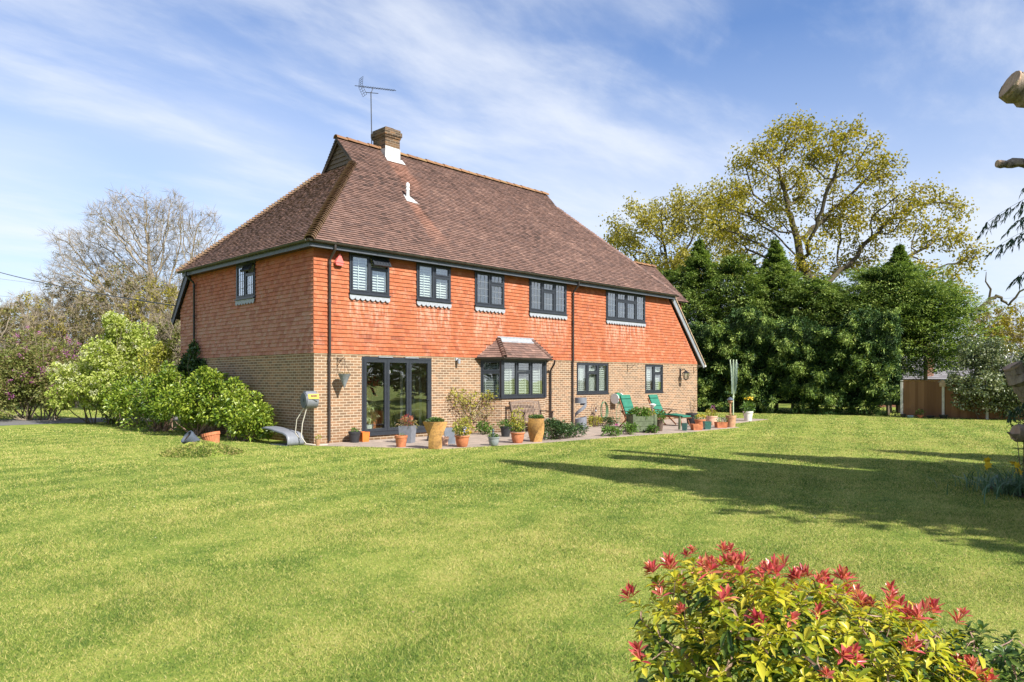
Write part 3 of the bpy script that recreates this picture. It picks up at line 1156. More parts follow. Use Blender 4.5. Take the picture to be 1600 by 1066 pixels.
window(W1, [(1, 'full'), (1, 'split')], y=-0.045, shutters=True, open_i=1)
window(W2, [(1, 'full'), (1, 'split')], y=-0.045, shutters=True)
window(W3, [(1, 'full'), (1, 'split')], y=-0.045, leaded=True)
window(W4, [(1, 'full'), (1, 'split'), (1, 'full')], y=-0.045, leaded=True)
window(W5, [(1, 'full'), (1, 'split'), (1, 'split'), (1, 'full')], y=-0.045, leaded=True)
window(G1, [(1, 'full'), (1, 'split'), (1, 'full')], y=0.02, shutters=True, apron=False)
window(G2, [(1, 'full'), (1, 'split')], y=0.02, shutters=True, apron=False)
wl = window((-WL[1], -WL[0], WL[2], WL[3]), [(1, 'full'), (1, 'split')], y=-0.045, leaded=True, open_i=1)
wl.rotation_euler = (0, 0, R(-90))       # local x runs along -y of the house: the side wall faces -x

# ---- bifold doors
x0, x1, z0, z1 = DOOR
mb = MB()
frame_rect(mb, x0, x1, z0, z1, 0.0, 0.09, 0.07)
mb.box((x0 - 0.03, -0.05, z0 - 0.035), (x1 + 0.03, 0.09, z0))
bif = mb.build('bifold_door', 'anthracite', house)
pw = (x1 - x0 - 0.14) / 3
for i in range(3):
    a = x0 + 0.07 + pw * i
    lf_ = MB()
    frame_rect(lf_, a + 0.004, a + pw - 0.004, z0 + 0.074, z1 - 0.074, -0.012, 0.06, 0.085)
    if i == 2:
        lf_.tube([(a + pw - 0.045, -0.012, 1.12), (a + pw - 0.045, -0.06, 1.12), (a + pw - 0.17, -0.06, 1.12)], 0.011, 6)
    if i < 2:
        lf_.box((a + pw - 0.012, -0.03, z0 + 0.2), (a + pw + 0.012, -0.0125, z1 - 0.2))
    lf_.build('door_leaf', 'anthracite', bif)
    gp = MB()
    gp.box((a + 0.085, 0.02, z0 + 0.155), (a + pw - 0.085, 0.028, z1 - 0.155))
    gp.build('pane', 'glass', bif)
mb = MB()
for xx in (2.05, 3.0):
    mb = MB()
    mb.box((xx, -0.035, z1 - 0.02), (xx + 0.5, 0.0, z1 + 0.012))
    mb.build('trickle_vent', 'lead_grey', bif)

# ---- canted bay
bw = [(6.07, 0.0), (6.55, -0.50), (8.65, -0.50), (9.13, 0.0)]
mb = MB()
mb.poly([(x, y, 0.0) for x, y in bw], (0, 0, 1.10))
bay = mb.build('bay_window', 'brick', house)


def facet(p, q, cols, **k):
    p, q = Vector((*p, 0)), Vector((*q, 0))
    L = (q - p).length
    o = window((0.0, L, 1.14, 2.37), cols, y=0.0, apron=False, parent=bay, depth=0.08, **k)
    o.location = p
    d = q - p
    o.rotation_euler = (0, 0, math.atan2(d.y, d.x))
    return o


def blinds(parent, L, z0, z1, pitch=0.055):
    mb = MB()
    n = int((z1 - z0) / pitch)
    for i in range(n):
        z = z0 + (i + 0.5) * pitch
        mb.beam((0.07, 0.16, z), (L - 0.07, 0.16, z), 0.042, 0.005, (0, -0.55, 0.83))
    for u in np.linspace(0.15, L - 0.15, max(2, int(L / 0.33))):
        mb.box((u - 0.012, 0.128, z0), (u + 0.012, 0.134, z1))
    mb.build('blind', 'white', parent)


for (p, q, cols) in ((bw[0], bw[1], [(1, 'split')]), (bw[1], bw[2], [(1, 'full'), (1, 'split'), (1, 'full')]), (bw[2], bw[3], [(1, 'split')])):
    o = facet(p, q, cols)
    o.name = 'window'
    blinds(o, (Vector(q) - Vector(p)).length, 1.2, 2.3)
for (x, y) in (bw[1], bw[2]):
    mb = MB()
    mb.box((x - 0.055, y - 0.03, 1.1), (x + 0.055, y + 0.08, 2.40))
    mb.build('corner_post', 'anthracite', bay)
mb = MB()
ev = [(5.85, -0.02), (6.46, -0.72), (8.74, -0.72), (9.35, -0.02)]
rg = [(6.86, -0.02), (8.50, -0.02)]
ZV, ZT = 2.43, 3.08
dk = MB()


def bay_plane(a, b, tl, tr_):
    """tiled slope with eave a-b and top tl-tr"""
    A, B = Vector((*a, ZV)), Vector((*b, ZV))
    U_ = (B - A).normalized()
    T = [Vector((*p, ZT)) for p in (tl, tr_)]
    vv = T[0] - A
    V_ = vv - U_ * vv.dot(U_)
    V_.normalize()
    pl_ = [(0, 0), ((B - A).length, 0), ((T[1] - A).dot(U_), (T[1] - A).dot(V_)), ((T[0] - A).dot(U_), (T[0] - A).dot(V_))]
    if (T[1] - T[0]).length < 1e-3:
        pl_ = pl_[:3]
    tiles(mb, A, U_, V_, pl_, 0.115, 0.166, 0.014, (), 0.9, 0.003)
    N_ = U_.cross(V_)
    dk.poly([A + U_ * u + V_ * v for u, v in pl_], -N_ * 0.04)


bay_plane(ev[0], ev[1], rg[0], rg[0])
bay_plane(ev[1], ev[2], rg[0], rg[1])
bay_plane(ev[2], ev[3], rg[1], rg[1])
dk.poly([(*ev[0], 2.40), (*ev[1], 2.40), (*ev[2], 2.40), (*ev[3], 2.40)], (0, 0, 0.02))
cap_tiles(mb, (*ev[1], ZV + 0.03), (*rg[0], ZT + 0.03), 0.085, 0.12, 0.5, tip=0.04)
cap_tiles(mb, (*ev[2], ZV + 0.03), (*rg[1], ZT + 0.03), 0.085, 0.12, 0.5, tip=0.04)
br = mb.build('roof', 'roof_tile', bay, fix=False)
dk.build('deck', 'gable_board', bay)
mb = MB()
mb.poly([(6.82, -0.05, 3.09), (8.54, -0.05, 3.09), (8.48, -0.16, 2.965), (6.80, -0.16, 2.965)], (0, -0.006, 0.012))
mb.poly([(6.80, -0.045, 3.09), (8.56, -0.045, 3.09), (8.56, -0.045, 3.16), (6.80, -0.045, 3.16)], (0, -0.01, 0))
mb.build('flashing', 'lead', bay)
mb = MB()
for a, b in zip(ev[:-1], ev[1:]):
    gutter(mb, (*a, 2.43), (*b, 2.43), 0.05)
mb.build('gutter', 'gutter', bay, smooth=True)
mb = MB()
for (a, b) in ((0, 1), (1, 2), (2, 3)):
    mb.beam((bw[a][0], bw[a][1] - 0.02, 2.37), (bw[b][0], bw[b][1] - 0.02, 2.37), 0.06, 0.07)
mb.build('fascia', 'fascia', bay)

# ---- rooms seen through the glass
mb = MB()
mb.box((0.29, 0.29, 2.42), (LW - 0.29, 8.41, 2.52))       # ceiling / upper floor
mb.box((0.29, 0.29, 5.20), (17.1, 7.6, 5.23))
mb.box((0.3, 3.6, 2.53), (17, 3.7, 5.19))
for x in (5.2, 7.6, 11.3):
    mb.box((x, 0.29, 2.53), (x + 0.1, 3.59, 5.19))
mb.box((0.29, 0.29, 0.11), (5.4, 5.0, 0.14))
wallsi = mb.build('interior_wall', 'offwhite', house)
mb = MB()
mb.box((0.29, 4.2, 0.15), (1.2, 4.3, 2.41))
mb.box((2.3, 4.2, 0.15), (3.55, 4.3, 2.41))
mb.box((4.6, 4.2, 0.15), (5.5, 4.3, 2.41))
mb.box((1.2, 4.2, 2.15), (2.3, 4.3, 2.41))
mb.box((3.55, 4.2, 2.15), (4.6, 4.3, 2.41))
mb.box((5.5, 0.29, 0.15), (5.6, 4.3, 2.41))
mb.build('interior_wall', 'cream_wall', house)
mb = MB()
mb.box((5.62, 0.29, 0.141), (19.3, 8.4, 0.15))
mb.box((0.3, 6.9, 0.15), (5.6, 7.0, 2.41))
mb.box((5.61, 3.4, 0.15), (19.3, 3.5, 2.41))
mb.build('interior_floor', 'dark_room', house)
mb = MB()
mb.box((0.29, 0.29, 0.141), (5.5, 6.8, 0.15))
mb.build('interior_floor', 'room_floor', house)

# ---- fittings on the wall
mb = MB()
cx_, cz_ = 0.71, 4.98
mb.poly([(cx_ - 0.13, -0.05, cz_ - 0.1), (cx_ + 0.13, -0.05, cz_ - 0.1), (cx_, -0.05, cz_ + 0.16)], (0, -0.09, 0))
mb.poly([(cx_ - 0.13, -0.05, cz_ - 0.1), (cx_ - 0.09, -0.05, cz_ - 0.17), (cx_ + 0.09, -0.05, cz_ - 0.17), (cx_ + 0.13, -0.05, cz_ - 0.1)], (0, -0.075, 0))
mb.build('alarm_box', 'red_alarm', house)
mb = MB()
mb.box((4.97, -0.035, 2.30), (5.07, 0.0, 2.40))
mb.tube([(5.02, -0.04, 2.33), (5.02, -0.12, 2.31)], 0.022, 8)
mb.tube([(5.02, -0.12, 2.36), (5.02, -0.13, 2.22)], [0.055, 0.045], 10)
mb.build('wall_light', 'lead', house, smooth=True)


def lantern(x, z):
    m_ = MB()
    m_.box((x - 0.05, -0.03, z + 0.02), (x + 0.05, 0.0, z + 0.36))
    m_.tube([(x, -0.03, z + 0.26), (x, -0.18, z + 0.33), (x, -0.30, z + 0.27)], 0.016, 6)
    m_.lathe([(0.02, 0.27), (0.05, 0.25), (0.15, 0.17), (0.16, 0.15)], 6, (x, -0.30, z))
    for k in range(6):
        a = 2 * math.pi * k / 6
        m_.tube([(x + 0.145 * math.cos(a), -0.30 + 0.145 * math.sin(a), z + 0.15), (x + 0.095 * math.cos(a), -0.30 + 0.095 * math.sin(a), z - 0.10)], 0.011, 4)
    m_.lathe([(0.105, -0.10), (0.105, -0.12), (0.03, -0.15)], 6, (x, -0.30, z))
    o_ = m_.build('wall_lantern', 'black_plastic', house)
    g_ = MB()
    g_.lathe([(0.09, -0.10), (0.135, 0.15)], 6, (x, -0.30, z))
    g_.build('pane', 'glass', o_)


lantern(18.2, 1.86)


def bracket(x, z, reach, scroll=True):
    m_ = MB()
    m_.tube([(x, -0.012, z + 0.03), (x, -0.012, z - 0.27)], 0.009, 5)
    m_.tube([(x, -0.012, z), (x, -reach, z + 0.0), (x, -reach - 0.03, z + 0.03)], 0.009, 5)
    m_.tube([(x, -0.015, z - 0.22), (x, -reach * 0.55, z - 0.08), (x, -reach * 0.9, z)], 0.007, 5)
    if scroll:
        pts = []
        for k in range(22):
            a = k / 21 * math.pi * 3.2
            rr = 0.075 * (1 - k / 26)
            pts.append((x, -reach * 0.33 + rr * math.cos(a), z - 0.085 + rr * math.sin(a)))
        m_.tube(pts, 0.006, 4)
        pts = [(p[0], p[1] - reach * 0.3, p[2] * 0.5 + (z - 0.05) * 0.5) for p in pts]
        m_.tube(pts, 0.005, 4)
    return m_.build('basket_bracket', 'black_plastic', house)


bracket(0.70, 2.30, 0.33)
bracket(14.2, 2.30, 0.36, False)
bracket(19.35, 2.28, 0.3, False)

# ================================================================== PLANTS
def at(dep, lat, z=0.0):
    """point at a depth and sideways distance from the viewpoint, on the ground or above it"""
    return CAM * np.array([1, 1, 0]) + FWD * dep + RGT * lat + np.array([0, 0, z])


def barkmat(name, c0, c1, moss=None):
    def b(t):
        v = posv(t)
        mp = t.n('ShaderNodeMapping', {'Vector': v})
        mp.inputs['Scale'].default_value = (9, 9, 2.0)
        n = t.noise(mp.outputs[0], 1.6, 6, 0.7)
        c = t.ramp(n, [(0.3, c0), (0.7, c1)])
        if moss:
            c = t.mix(t.rng(t.noise(v, 2.2, 4, 0.6), 0.52, 0.64, 0, 0.75), c, moss)
        return pr(t, c, 0.9, 0.15, 0, n, 0.8, 0.03)
    return mat(name, b)


M['bark'] = barkmat('bark', (0.07, 0.055, 0.04), (0.20, 0.16, 0.11))
M['bark_oak'] = barkmat('bark_oak', (0.045, 0.037, 0.026), (0.13, 0.105, 0.07), (0.09, 0.085, 0.03))
M['bark_grey'] = barkmat('bark_grey', (0.16, 0.13, 0.10), (0.36, 0.30, 0.22), (0.24, 0.19, 0.08))
M['bark_cut'] = barkmat('bark_cut', (0.16, 0.12, 0.09), (0.42, 0.34, 0.26), (0.16, 0.15, 0.03))
M['cut_wood'] = barkmat('cut_wood', (0.30, 0.20, 0.13), (0.48, 0.35, 0.25))
M['stem_pink'] = barkmat('stem_pink', (0.22, 0.13, 0.10), (0.42, 0.28, 0.22))
M['leaf_oak'] = leafmat('leaf_oak', [(0.15, 0.155, 0.02), (0.30, 0.275, 0.028), (0.43, 0.365, 0.04), (0.36, 0.28, 0.032)], 0.44)
M['leaf_oak_far'] = leafmat('leaf_oak_far', [(0.22, 0.21, 0.045), (0.36, 0.32, 0.055), (0.46, 0.39, 0.07)], 0.45)
M['leaf_brown'] = leafmat('leaf_brown', [(0.13, 0.10, 0.04), (0.22, 0.17, 0.06), (0.20, 0.2, 0.06)], 0.35)
M['leaf_conifer'] = leafmat('leaf_conifer', [(0.012, 0.034, 0.010), (0.028, 0.068, 0.018), (0.055, 0.112, 0.027), (0.10, 0.165, 0.04)], 0.15, 0.55, 0.25, 1.3, 0.5)  # inner foliage, darkened so that part of the crown's shade sits in its colour
M['leaf_conifer_tip'] = leafmat('leaf_conifer_tip', [(0.07, 0.14, 0.03), (0.17, 0.26, 0.055), (0.30, 0.40, 0.09), (0.42, 0.49, 0.15)], 0.22, 0.55, 0.25, 1.3, 0.5)  # paler shoot tips, with sunlit brightness mixed into their colour
M['leaf_dark'] = leafmat('leaf_dark', [(0.014, 0.036, 0.022), (0.03, 0.068, 0.03), (0.05, 0.095, 0.042)], 0.2)
M['leaf_laurel'] = leafmat('leaf_laurel', [(0.04, 0.085, 0.012), (0.12, 0.20, 0.022), (0.24, 0.33, 0.035), (0.34, 0.40, 0.055)], 0.32, 0.35, 0.5)
M['leaf_lilac'] = leafmat('leaf_lilac', [(0.17, 0.25, 0.035), (0.32, 0.40, 0.065), (0.46, 0.52, 0.11), (0.58, 0.60, 0.22)], 0.45)
M['leaf_lilac_far'] = leafmat('leaf_lilac_far', [(0.09, 0.11, 0.03), (0.17, 0.20, 0.05), (0.25, 0.27, 0.07), (0.27, 0.21, 0.10)], 0.42)
M['bloom_white'] = leafmat('bloom_white', [(0.55, 0.58, 0.30), (0.68, 0.68, 0.42), (0.75, 0.74, 0.55)], 0.4)
M['bloom_purple'] = leafmat('bloom_purple', [(0.20, 0.04, 0.14), (0.34, 0.09, 0.25), (0.42, 0.18, 0.34)], 0.3)
M['leaf_holly'] = leafmat('leaf_holly', [(0.045, 0.07, 0.03), (0.10, 0.14, 0.06), (0.19, 0.22, 0.10), (0.32, 0.34, 0.20)], 0.2, 0.3, 0.6)
M['leaf_green'] = leafmat('leaf_green', [(0.04, 0.10, 0.02), (0.09, 0.18, 0.03), (0.16, 0.27, 0.05)], 0.35)
M['leaf_bushgreen'] = leafmat('leaf_bushgreen', [(0.02, 0.05, 0.018), (0.045, 0.09, 0.03), (0.10, 0.16, 0.05)], 0.25, 0.4)
M['leaf_dry'] = leafmat('leaf_dry', [(0.16, 0.10, 0.06), (0.26, 0.18, 0.10), (0.24, 0.22, 0.06)], 0.3)
M['leaf_yellow'] = leafmat('leaf_yellow', [(0.20, 0.22, 0.03), (0.36, 0.36, 0.05), (0.48, 0.44, 0.08)], 0.4)
M['leaf_pieris'] = leafmat('leaf_pieris', [(0.13, 0.20, 0.016), (0.36, 0.40, 0.025), (0.58, 0.54, 0.04), (0.68, 0.58, 0.07)], 0.45, 0.35, 0.45, 5.0)
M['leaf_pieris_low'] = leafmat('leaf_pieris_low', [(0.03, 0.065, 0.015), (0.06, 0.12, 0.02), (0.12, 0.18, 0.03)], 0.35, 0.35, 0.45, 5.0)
M['leaf_red'] = leafmat('leaf_red', [(0.36, 0.03, 0.05), (0.58, 0.08, 0.10), (0.68, 0.16, 0.15), (0.70, 0.28, 0.15)], 0.42, 0.28, 0.6, 5.0)
M['leaf_daff'] = leafmat('leaf_daff', [(0.06, 0.12, 0.07), (0.10, 0.19, 0.09), (0.15, 0.25, 0.13)], 0.3, 0.4)
M['petal_yellow'] = leafmat('petal_yellow', [(0.75, 0.50, 0.02), (0.85, 0.60, 0.04)], 0.3)


def blobs(n, items, shell=0.55, rng=RNG):
    """n points inside a union of ellipsoids given as (centre, radii, weight)"""
    wts = np.array([i[2] for i in items], float)
    pick = rng.choice(len(items), n, p=wts / wts.sum())
    c = np.array([i[0] for i in items], float)[pick]
    r = np.array([np.broadcast_to(i[1], 3) for i in items], float)[pick]
    d = rdir(n, rng)
    q = (shell + (1 - shell) * rng.random(n) ** 0.6)[:, None]
    return c + d * r * q, d


def colonize(nodes, parents, attr, step, infl, kill, iters=120, grav=0.0, rng=RNG):
    P = np.array(nodes, float)
    par = list(parents)
    A = np.array(attr, float)
    nd = np.full(len(A), 1e9)
    ni = np.zeros(len(A), int)

    def upd(i0):
        nonlocal nd, ni
        for s in range(i0, len(P), 400):
            B = P[s:s + 400]
            D = np.linalg.norm(A[:, None, :] - B[None], axis=2)
            j = D.argmin(1)
            m = D[np.arange(len(A)), j]
            better = m < nd
            nd = np.where(better, m, nd)
            ni = np.where(better, j + s, ni)
    upd(0)
    kids = np.zeros(len(P) * 0 + 200000, np.int16)
    for it in range(iters):
        act = nd < infl
        if not act.any():
            break
        idx = ni[act]
        d = norm(A[act] - P[idx])
        acc = np.zeros((len(P), 3))
        np.add.at(acc, idx, d)
        u = np.unique(idx)
        u = u[kids[u] < 4]
        if not len(u):
            break
        kids[u] += 1
        dr = norm(norm(acc[u]) + rng.normal(size=(len(u), 3)) * 0.16 + np.array([0, 0, grav]))
        i0 = len(P)
        P = np.concatenate([P, P[u] + dr * step])
        par += list(u)
        upd(i0)
        keep = nd > kill
        if not keep.any():
            break
        A, nd, ni = A[keep], nd[keep], ni[keep]
    return P, np.array(par)


def wood(P, par, r0, e=2.2, rmax=None):
    n = len(P)
    ch = [[] for _ in range(n)]
    for i in range(n):
        if par[i] >= 0:
            ch[par[i]].append(i)
    acc = np.zeros(n)
    rad = np.zeros(n)
    for i in range(n - 1, -1, -1):
        rad[i] = max(r0, acc[i] ** (1 / e)) if acc[i] > 0 else r0
        if rmax:
            rad[i] = min(rad[i], rmax)
        if par[i] >= 0:
            acc[par[i]] += rad[i] ** e
    mb = MB()
    chains = []
    start = [(i, None) for i in range(n) if par[i] < 0]
    while start:
        i, pr_ = start.pop()
        pts, rr = ([P[pr_]], [min(rad[pr_], rad[i] * 1.15)]) if pr_ is not None else ([], [])
        while True:
            pts.append(P[i])
            rr.append(rad[i])
            if not ch[i]:
                break
            c = sorted(ch[i], key=lambda k: -rad[k])
            for k in c[1:]:
                start.append((k, i))
            i = c[0]
        if len(pts) > 1:
            rr[-1] *= 0.5
            mb.tube(pts, rr, 9 if rr[0] > 0.12 else (5 if rr[0] > 0.03 else 3), caps=False)
    return mb, rad, ch


def tree(name, label, cat, base, trunk, attr, step, infl, kill, r0, bark, leaf=None, nleaf=0, lsize=0.12, spread=0.35, group=None, iters=120, thr=2.6, grav=0.0, e=2.2, rmax=None, droop=0.1, lw=0.75, twigs=0, twl=0.5):
    root = thing(name, label, cat, tuple(base), 0, group)
    b = np.array(base, float)
    T = [np.array(p, float) - b for p in trunk]
    # densify the trunk
    pts = [T[0]]
    for a, c in zip(T[:-1], T[1:]):
        k = max(1, int(np.linalg.norm(c - a) / step))
        pts += [a + (c - a) * (i + 1) / k + (RNG.normal(size=3) * step * 0.08 if i < k - 1 else 0) for i in range(k)]
    P, par = colonize(pts, [-1] + list(range(len(pts) - 1)), np.array(attr) - b, step, infl, kill, iters, grav)
    mb, rad, ch = wood(P, par, r0, e, rmax)
    mb.build('trunk', bark, root, smooth=True, fix=False)
    if twigs:
        tw = np.where(rad < r0 * 1.7)[0]
        tw = tw[tw >= len(pts)]
        k = RNG.choice(tw, twigs)
        up_ = norm(P[k] - P[par[k]])
        V, Tr = leaf_arrays(P[k], up_ + RNG.normal(size=(twigs, 3)) * 0.45 + np.array([0, 0, 0.25]), twl * RNG.uniform(0.4, 1.3, twigs), 0.016, 0.0, 0.02)
        np_mesh('twigs', V, Tr, bark, root)
    if leaf:
        tw = np.where(rad < r0 * thr)[0]
        tw = tw[tw >= len(pts)]
        cl_k = RNG.choice(tw, max(1, nleaf // 17))
        cl_c = P[cl_k] + RNG.normal(size=(len(cl_k), 3)) * spread * 0.32
        k = RNG.integers(0, len(cl_k), nleaf)
        pos = cl_c[k] + RNG.normal(size=(nleaf, 3)) * spread * 0.27
        V, Tr = leaf_arrays(pos, rdir(nleaf), lsize * RNG.uniform(0.6, 1.3, nleaf), lsize * lw * RNG.uniform(0.7, 1.2, nleaf), 0.2, droop)
        np_mesh('crown', V, Tr, leaf, root)
    return root, P, rad


def shrub(name, label, cat, base, items, n, leaf, L, W, stemsn=14, bark='bark', group=None, shell=0.5, extra=(), up=0.3, out=0.8, droop=0.2, low=0.02, stem_r=0.012):
    """bush: stems from the base into every part of the crown, leaves through the crown's outer volume"""
    root = thing(name, label, cat, tuple(base), 0, group)
    b = np.array(base, float)
    its = [(np.array(c, float) - b, r, w_) for c, r, w_ in items]
    sub = []
    for c_, r_, w_ in its:
        r3 = np.broadcast_to(np.asarray(r_, float), 3)
        for _ in range(11):
            q_ = rdir(1)[0] * RNG.uniform(0.35, 0.85)
            sub.append((c_ + q_ * r3, r3 * RNG.uniform(0.28, 0.52), w_))
        sub.append((c_, r3 * 0.6, w_ * 2))
    pos, d = blobs(n, sub, shell)
    jit = RNG.normal(size=(n, 3))
    ax = d * out + jit * 0.55 + np.array([0, 0, up])
    # thin the crown unevenly so that gaps open between its clumps
    ph = np.sin(pos[:, 0] * 5.1 + pos[:, 2] * 3.7) + np.sin(pos[:, 1] * 4.3 - pos[:, 2] * 5.9) + np.sin((pos[:, 0] + pos[:, 1]) * 9.0)
    keep = (pos[:, 2] > low) & (ph + RNG.normal(size=n) * 0.7 > -1.35)
    pos, ax = pos[keep], ax[keep]
    m = len(pos)
    V, T = leaf_arrays(pos, ax, L * RNG.uniform(0.6, 1.25, m), W * RNG.uniform(0.7, 1.2, m), 0.22, droop)
    sb_ = MB()
    for i in range(stemsn):
        c, r, _ = its[RNG.integers(len(its))]
        e = c + rdir(1)[0] * np.broadcast_to(r, 3) * 0.8
        e[2] = max(e[2], 0.15)
        s = RNG.normal(size=3) * np.array([0.12, 0.12, 0]) + np.array([c[0] * 0.6, c[1] * 0.6, 0])
        mid = (s + e) / 2 + RNG.normal(size=3) * 0.12
        sb_.tube([s, mid, e], [stem_r * 1.6, stem_r, stem_r * 0.4], 5, caps=False)
    if sb_.v:
        sb_.build('stem', bark, root, smooth=True, fix=False)
    np_mesh('foliage', V, T, leaf, root)
    for (nm, mt, cnt, l_, w_, sel) in extra:
        p2, d2 = blobs(cnt, sub, 0.95)
        if sel:
            kk = p2[:, 2] > sel
            p2, d2 = p2[kk], d2[kk]
        q = []
        for _ in range(22):
            q.append(leaf_arrays(p2 + RNG.normal(size=p2.shape) * l_ * 0.9, d2 * 0.6 + RNG.normal(size=p2.shape) * 0.7 + np.array([0, 0, 0.6]), l_, w_, 0.2, 0.1))
        np_mesh(nm, *join(q), mt, root)
    return root


# ------------------------------------------------------------------ grass
def grass():
    q = []
    for d0, d1, dens, hb, wb in ((4.0, 6.5, 11000, 0.027, 0.0032), (6.5, 9.5, 5600, 0.029, 0.0044), (9.5, 14, 2600, 0.030, 0.007), (14, 22, 950, 0.032, 0.012), (22, 42, 260, 0.034, 0.024)):
        area = 1.55 * (d1 * d1 - d0 * d0) / 2
        n = int(area * dens)
        dep = np.sqrt(RNG.uniform(d0 * d0, d1 * d1, n))
        lat = RNG.uniform(-0.775, 0.775, n) * dep
        p = CAM[None] * np.array([1, 1, 0]) + FWD * dep[:, None] + RGT * lat[:, None]
        x, y = p[:, 0], p[:, 1]
        # not on the patio, under the house or on the drive
        pat = ((x > -0.35) & (x < 20.4) & (y > np.interp(x, [-0.35, 0.5, 1.45, 4.6, 7.6, 11.2, 14.4, 14.9, 20.3], [-0.4, -1.6, -3.5, -4.1, -4.3, -4.8, -4.8, -3.65, -3.15])) & (y < 9))
        drv_ = (y > 13.6) & (y < 21)
        k = ~(pat | drv_)
        # thin patches
        ph = np.sin(x * 1.9 + y * 0.7) + np.sin(y * 2.3 - x * 1.1) + np.sin(x * 5.3 + 1) * 0.6
        k &= RNG.random(n) < np.clip(0.8 + 0.12 * ph, 0.3, 1)
        p = p[k]
        n = len(p)
        ax = RNG.normal(size=(n, 3)) * np.array([0.65, 0.65, 0.15]) + np.array([0, 0, 0.75])
        L = hb * RNG.uniform(0.5, 1.35, n) * np.clip(1 + 0.12 * ph[k], 0.7, 1.4)
        axn = norm(ax)
        side = norm(np.cross(axn, RNG.normal(size=(n, 3))))
        wv_ = (wb * RNG.uniform(0.6, 1.2, n))[:, None]
        V = np.stack([p - side * wv_ / 2, p + side * wv_ / 2, p + axn * L[:, None]], 1).reshape(-1, 3)
        q.append((V, np.arange(n * 3).reshape(-1, 3)))
    o = np_mesh('grass', *join(q), 'grass_blade')
    tag(o, 'short mown yellow green grass of the lawn', 'grass', kind='stuff')


grass()
n = 110
dep = np.sqrt(RNG.uniform(25, 300, n))
pp_ = CAM * np.array([1, 1, 0]) + FWD * dep[:, None] + RGT * (RNG.uniform(-0.7, 0.7, n) * dep)[:, None] + np.array([0, 0, 0.03])
M['petal_pale'] = leafmat('petal_pale', [(0.55, 0.55, 0.5), (0.6, 0.55, 0.4), (0.35, 0.26, 0.15)], 0.3)
pp_ = pp_[pp_[:, 1] < -5.5]
tag(np_mesh('fallen_petals', *leaf_arrays(pp_, RNG.normal(size=pp_.shape) * np.array([1, 1, 0.2]), 0.028 * RNG.uniform(0.6, 1.4, len(pp_)), 0.022, 0.2, 0.0, RNG, np.tile([0, 0, 1.0], (len(pp_), 1))), 'petal_pale'), 'pale petals and bits of leaf scattered thinly over the lawn', 'petals', kind='stuff')


# ------------------------------------------------------------------ conifers
def spray_leaves(pos, axis, k, L, W, spread, rng=RNG):
    """flat fans of scale-leaf shoots"""
    n = len(pos)
    P = np.repeat(pos, k, 0)
    A = np.repeat(norm(axis), k, 0)
    m = n * k
    ax = A + rng.normal(size=(m, 3)) * spread
    t = rng.random(m)[:, None]
    P = P + A * t * np.repeat(np.broadcast_to(L, (n,)), k)[:, None] * 0.9 + rng.normal(size=(m, 3)) * 0.05
    return leaf_arrays(P, ax, np.repeat(np.broadcast_to(L, (n,)), k) * rng.uniform(0.5, 1.1, m), W * rng.uniform(0.6, 1.2, m), 0.15, 0.25, rng)


def plates(c0, d, ln, wd, k, L, W, rng=RNG, rise=0.15, sag=0.3):
    """flat feathery branch plates: k shoots on each branch, lying in its own slightly drooping plane"""
    n = len(c0)
    up = np.array([0, 0, 1.0])
    d = norm(d)
    sd = norm(np.cross(d, up) + rng.normal(size=(n, 3)) * 0.18)
    t = rng.random((n, k)) ** 0.75
    s = rng.uniform(-1, 1, (n, k)) * (0.25 + 0.75 * np.sin(np.clip(t, 0, 1) * 2.7))
    ln = np.broadcast_to(ln, (n,))[:, None]
    wd = np.broadcast_to(wd, (n,))[:, None]
    pos = c0[:, None, :] + d[:, None, :] * (t * ln)[..., None] + sd[:, None, :] * (s * wd)[..., None]
    pos = pos + up * ((rise * t - sag * t * t - 0.10 * s * s) * ln)[..., None] + rng.normal(size=pos.shape) * 0.035
    ax = d[:, None, :] * 0.75 + sd[:, None, :] * (s * 0.9)[..., None] + up * (rise - 1.6 * sag * t)[..., None] + rng.normal(size=pos.shape) * 0.28
    nr = up + rng.normal(size=pos.shape) * 0.35 + d[:, None, :] * 0.3
    m = n * k
    pos, ax, nr = pos.reshape(m, 3), ax.reshape(m, 3), nr.reshape(m, 3)
    tip = (t > 0.62).reshape(m)
    return pos, ax, nr, tip, rng.uniform(0.6, 1.15, m) * L, rng.uniform(0.7, 1.2, m) * W


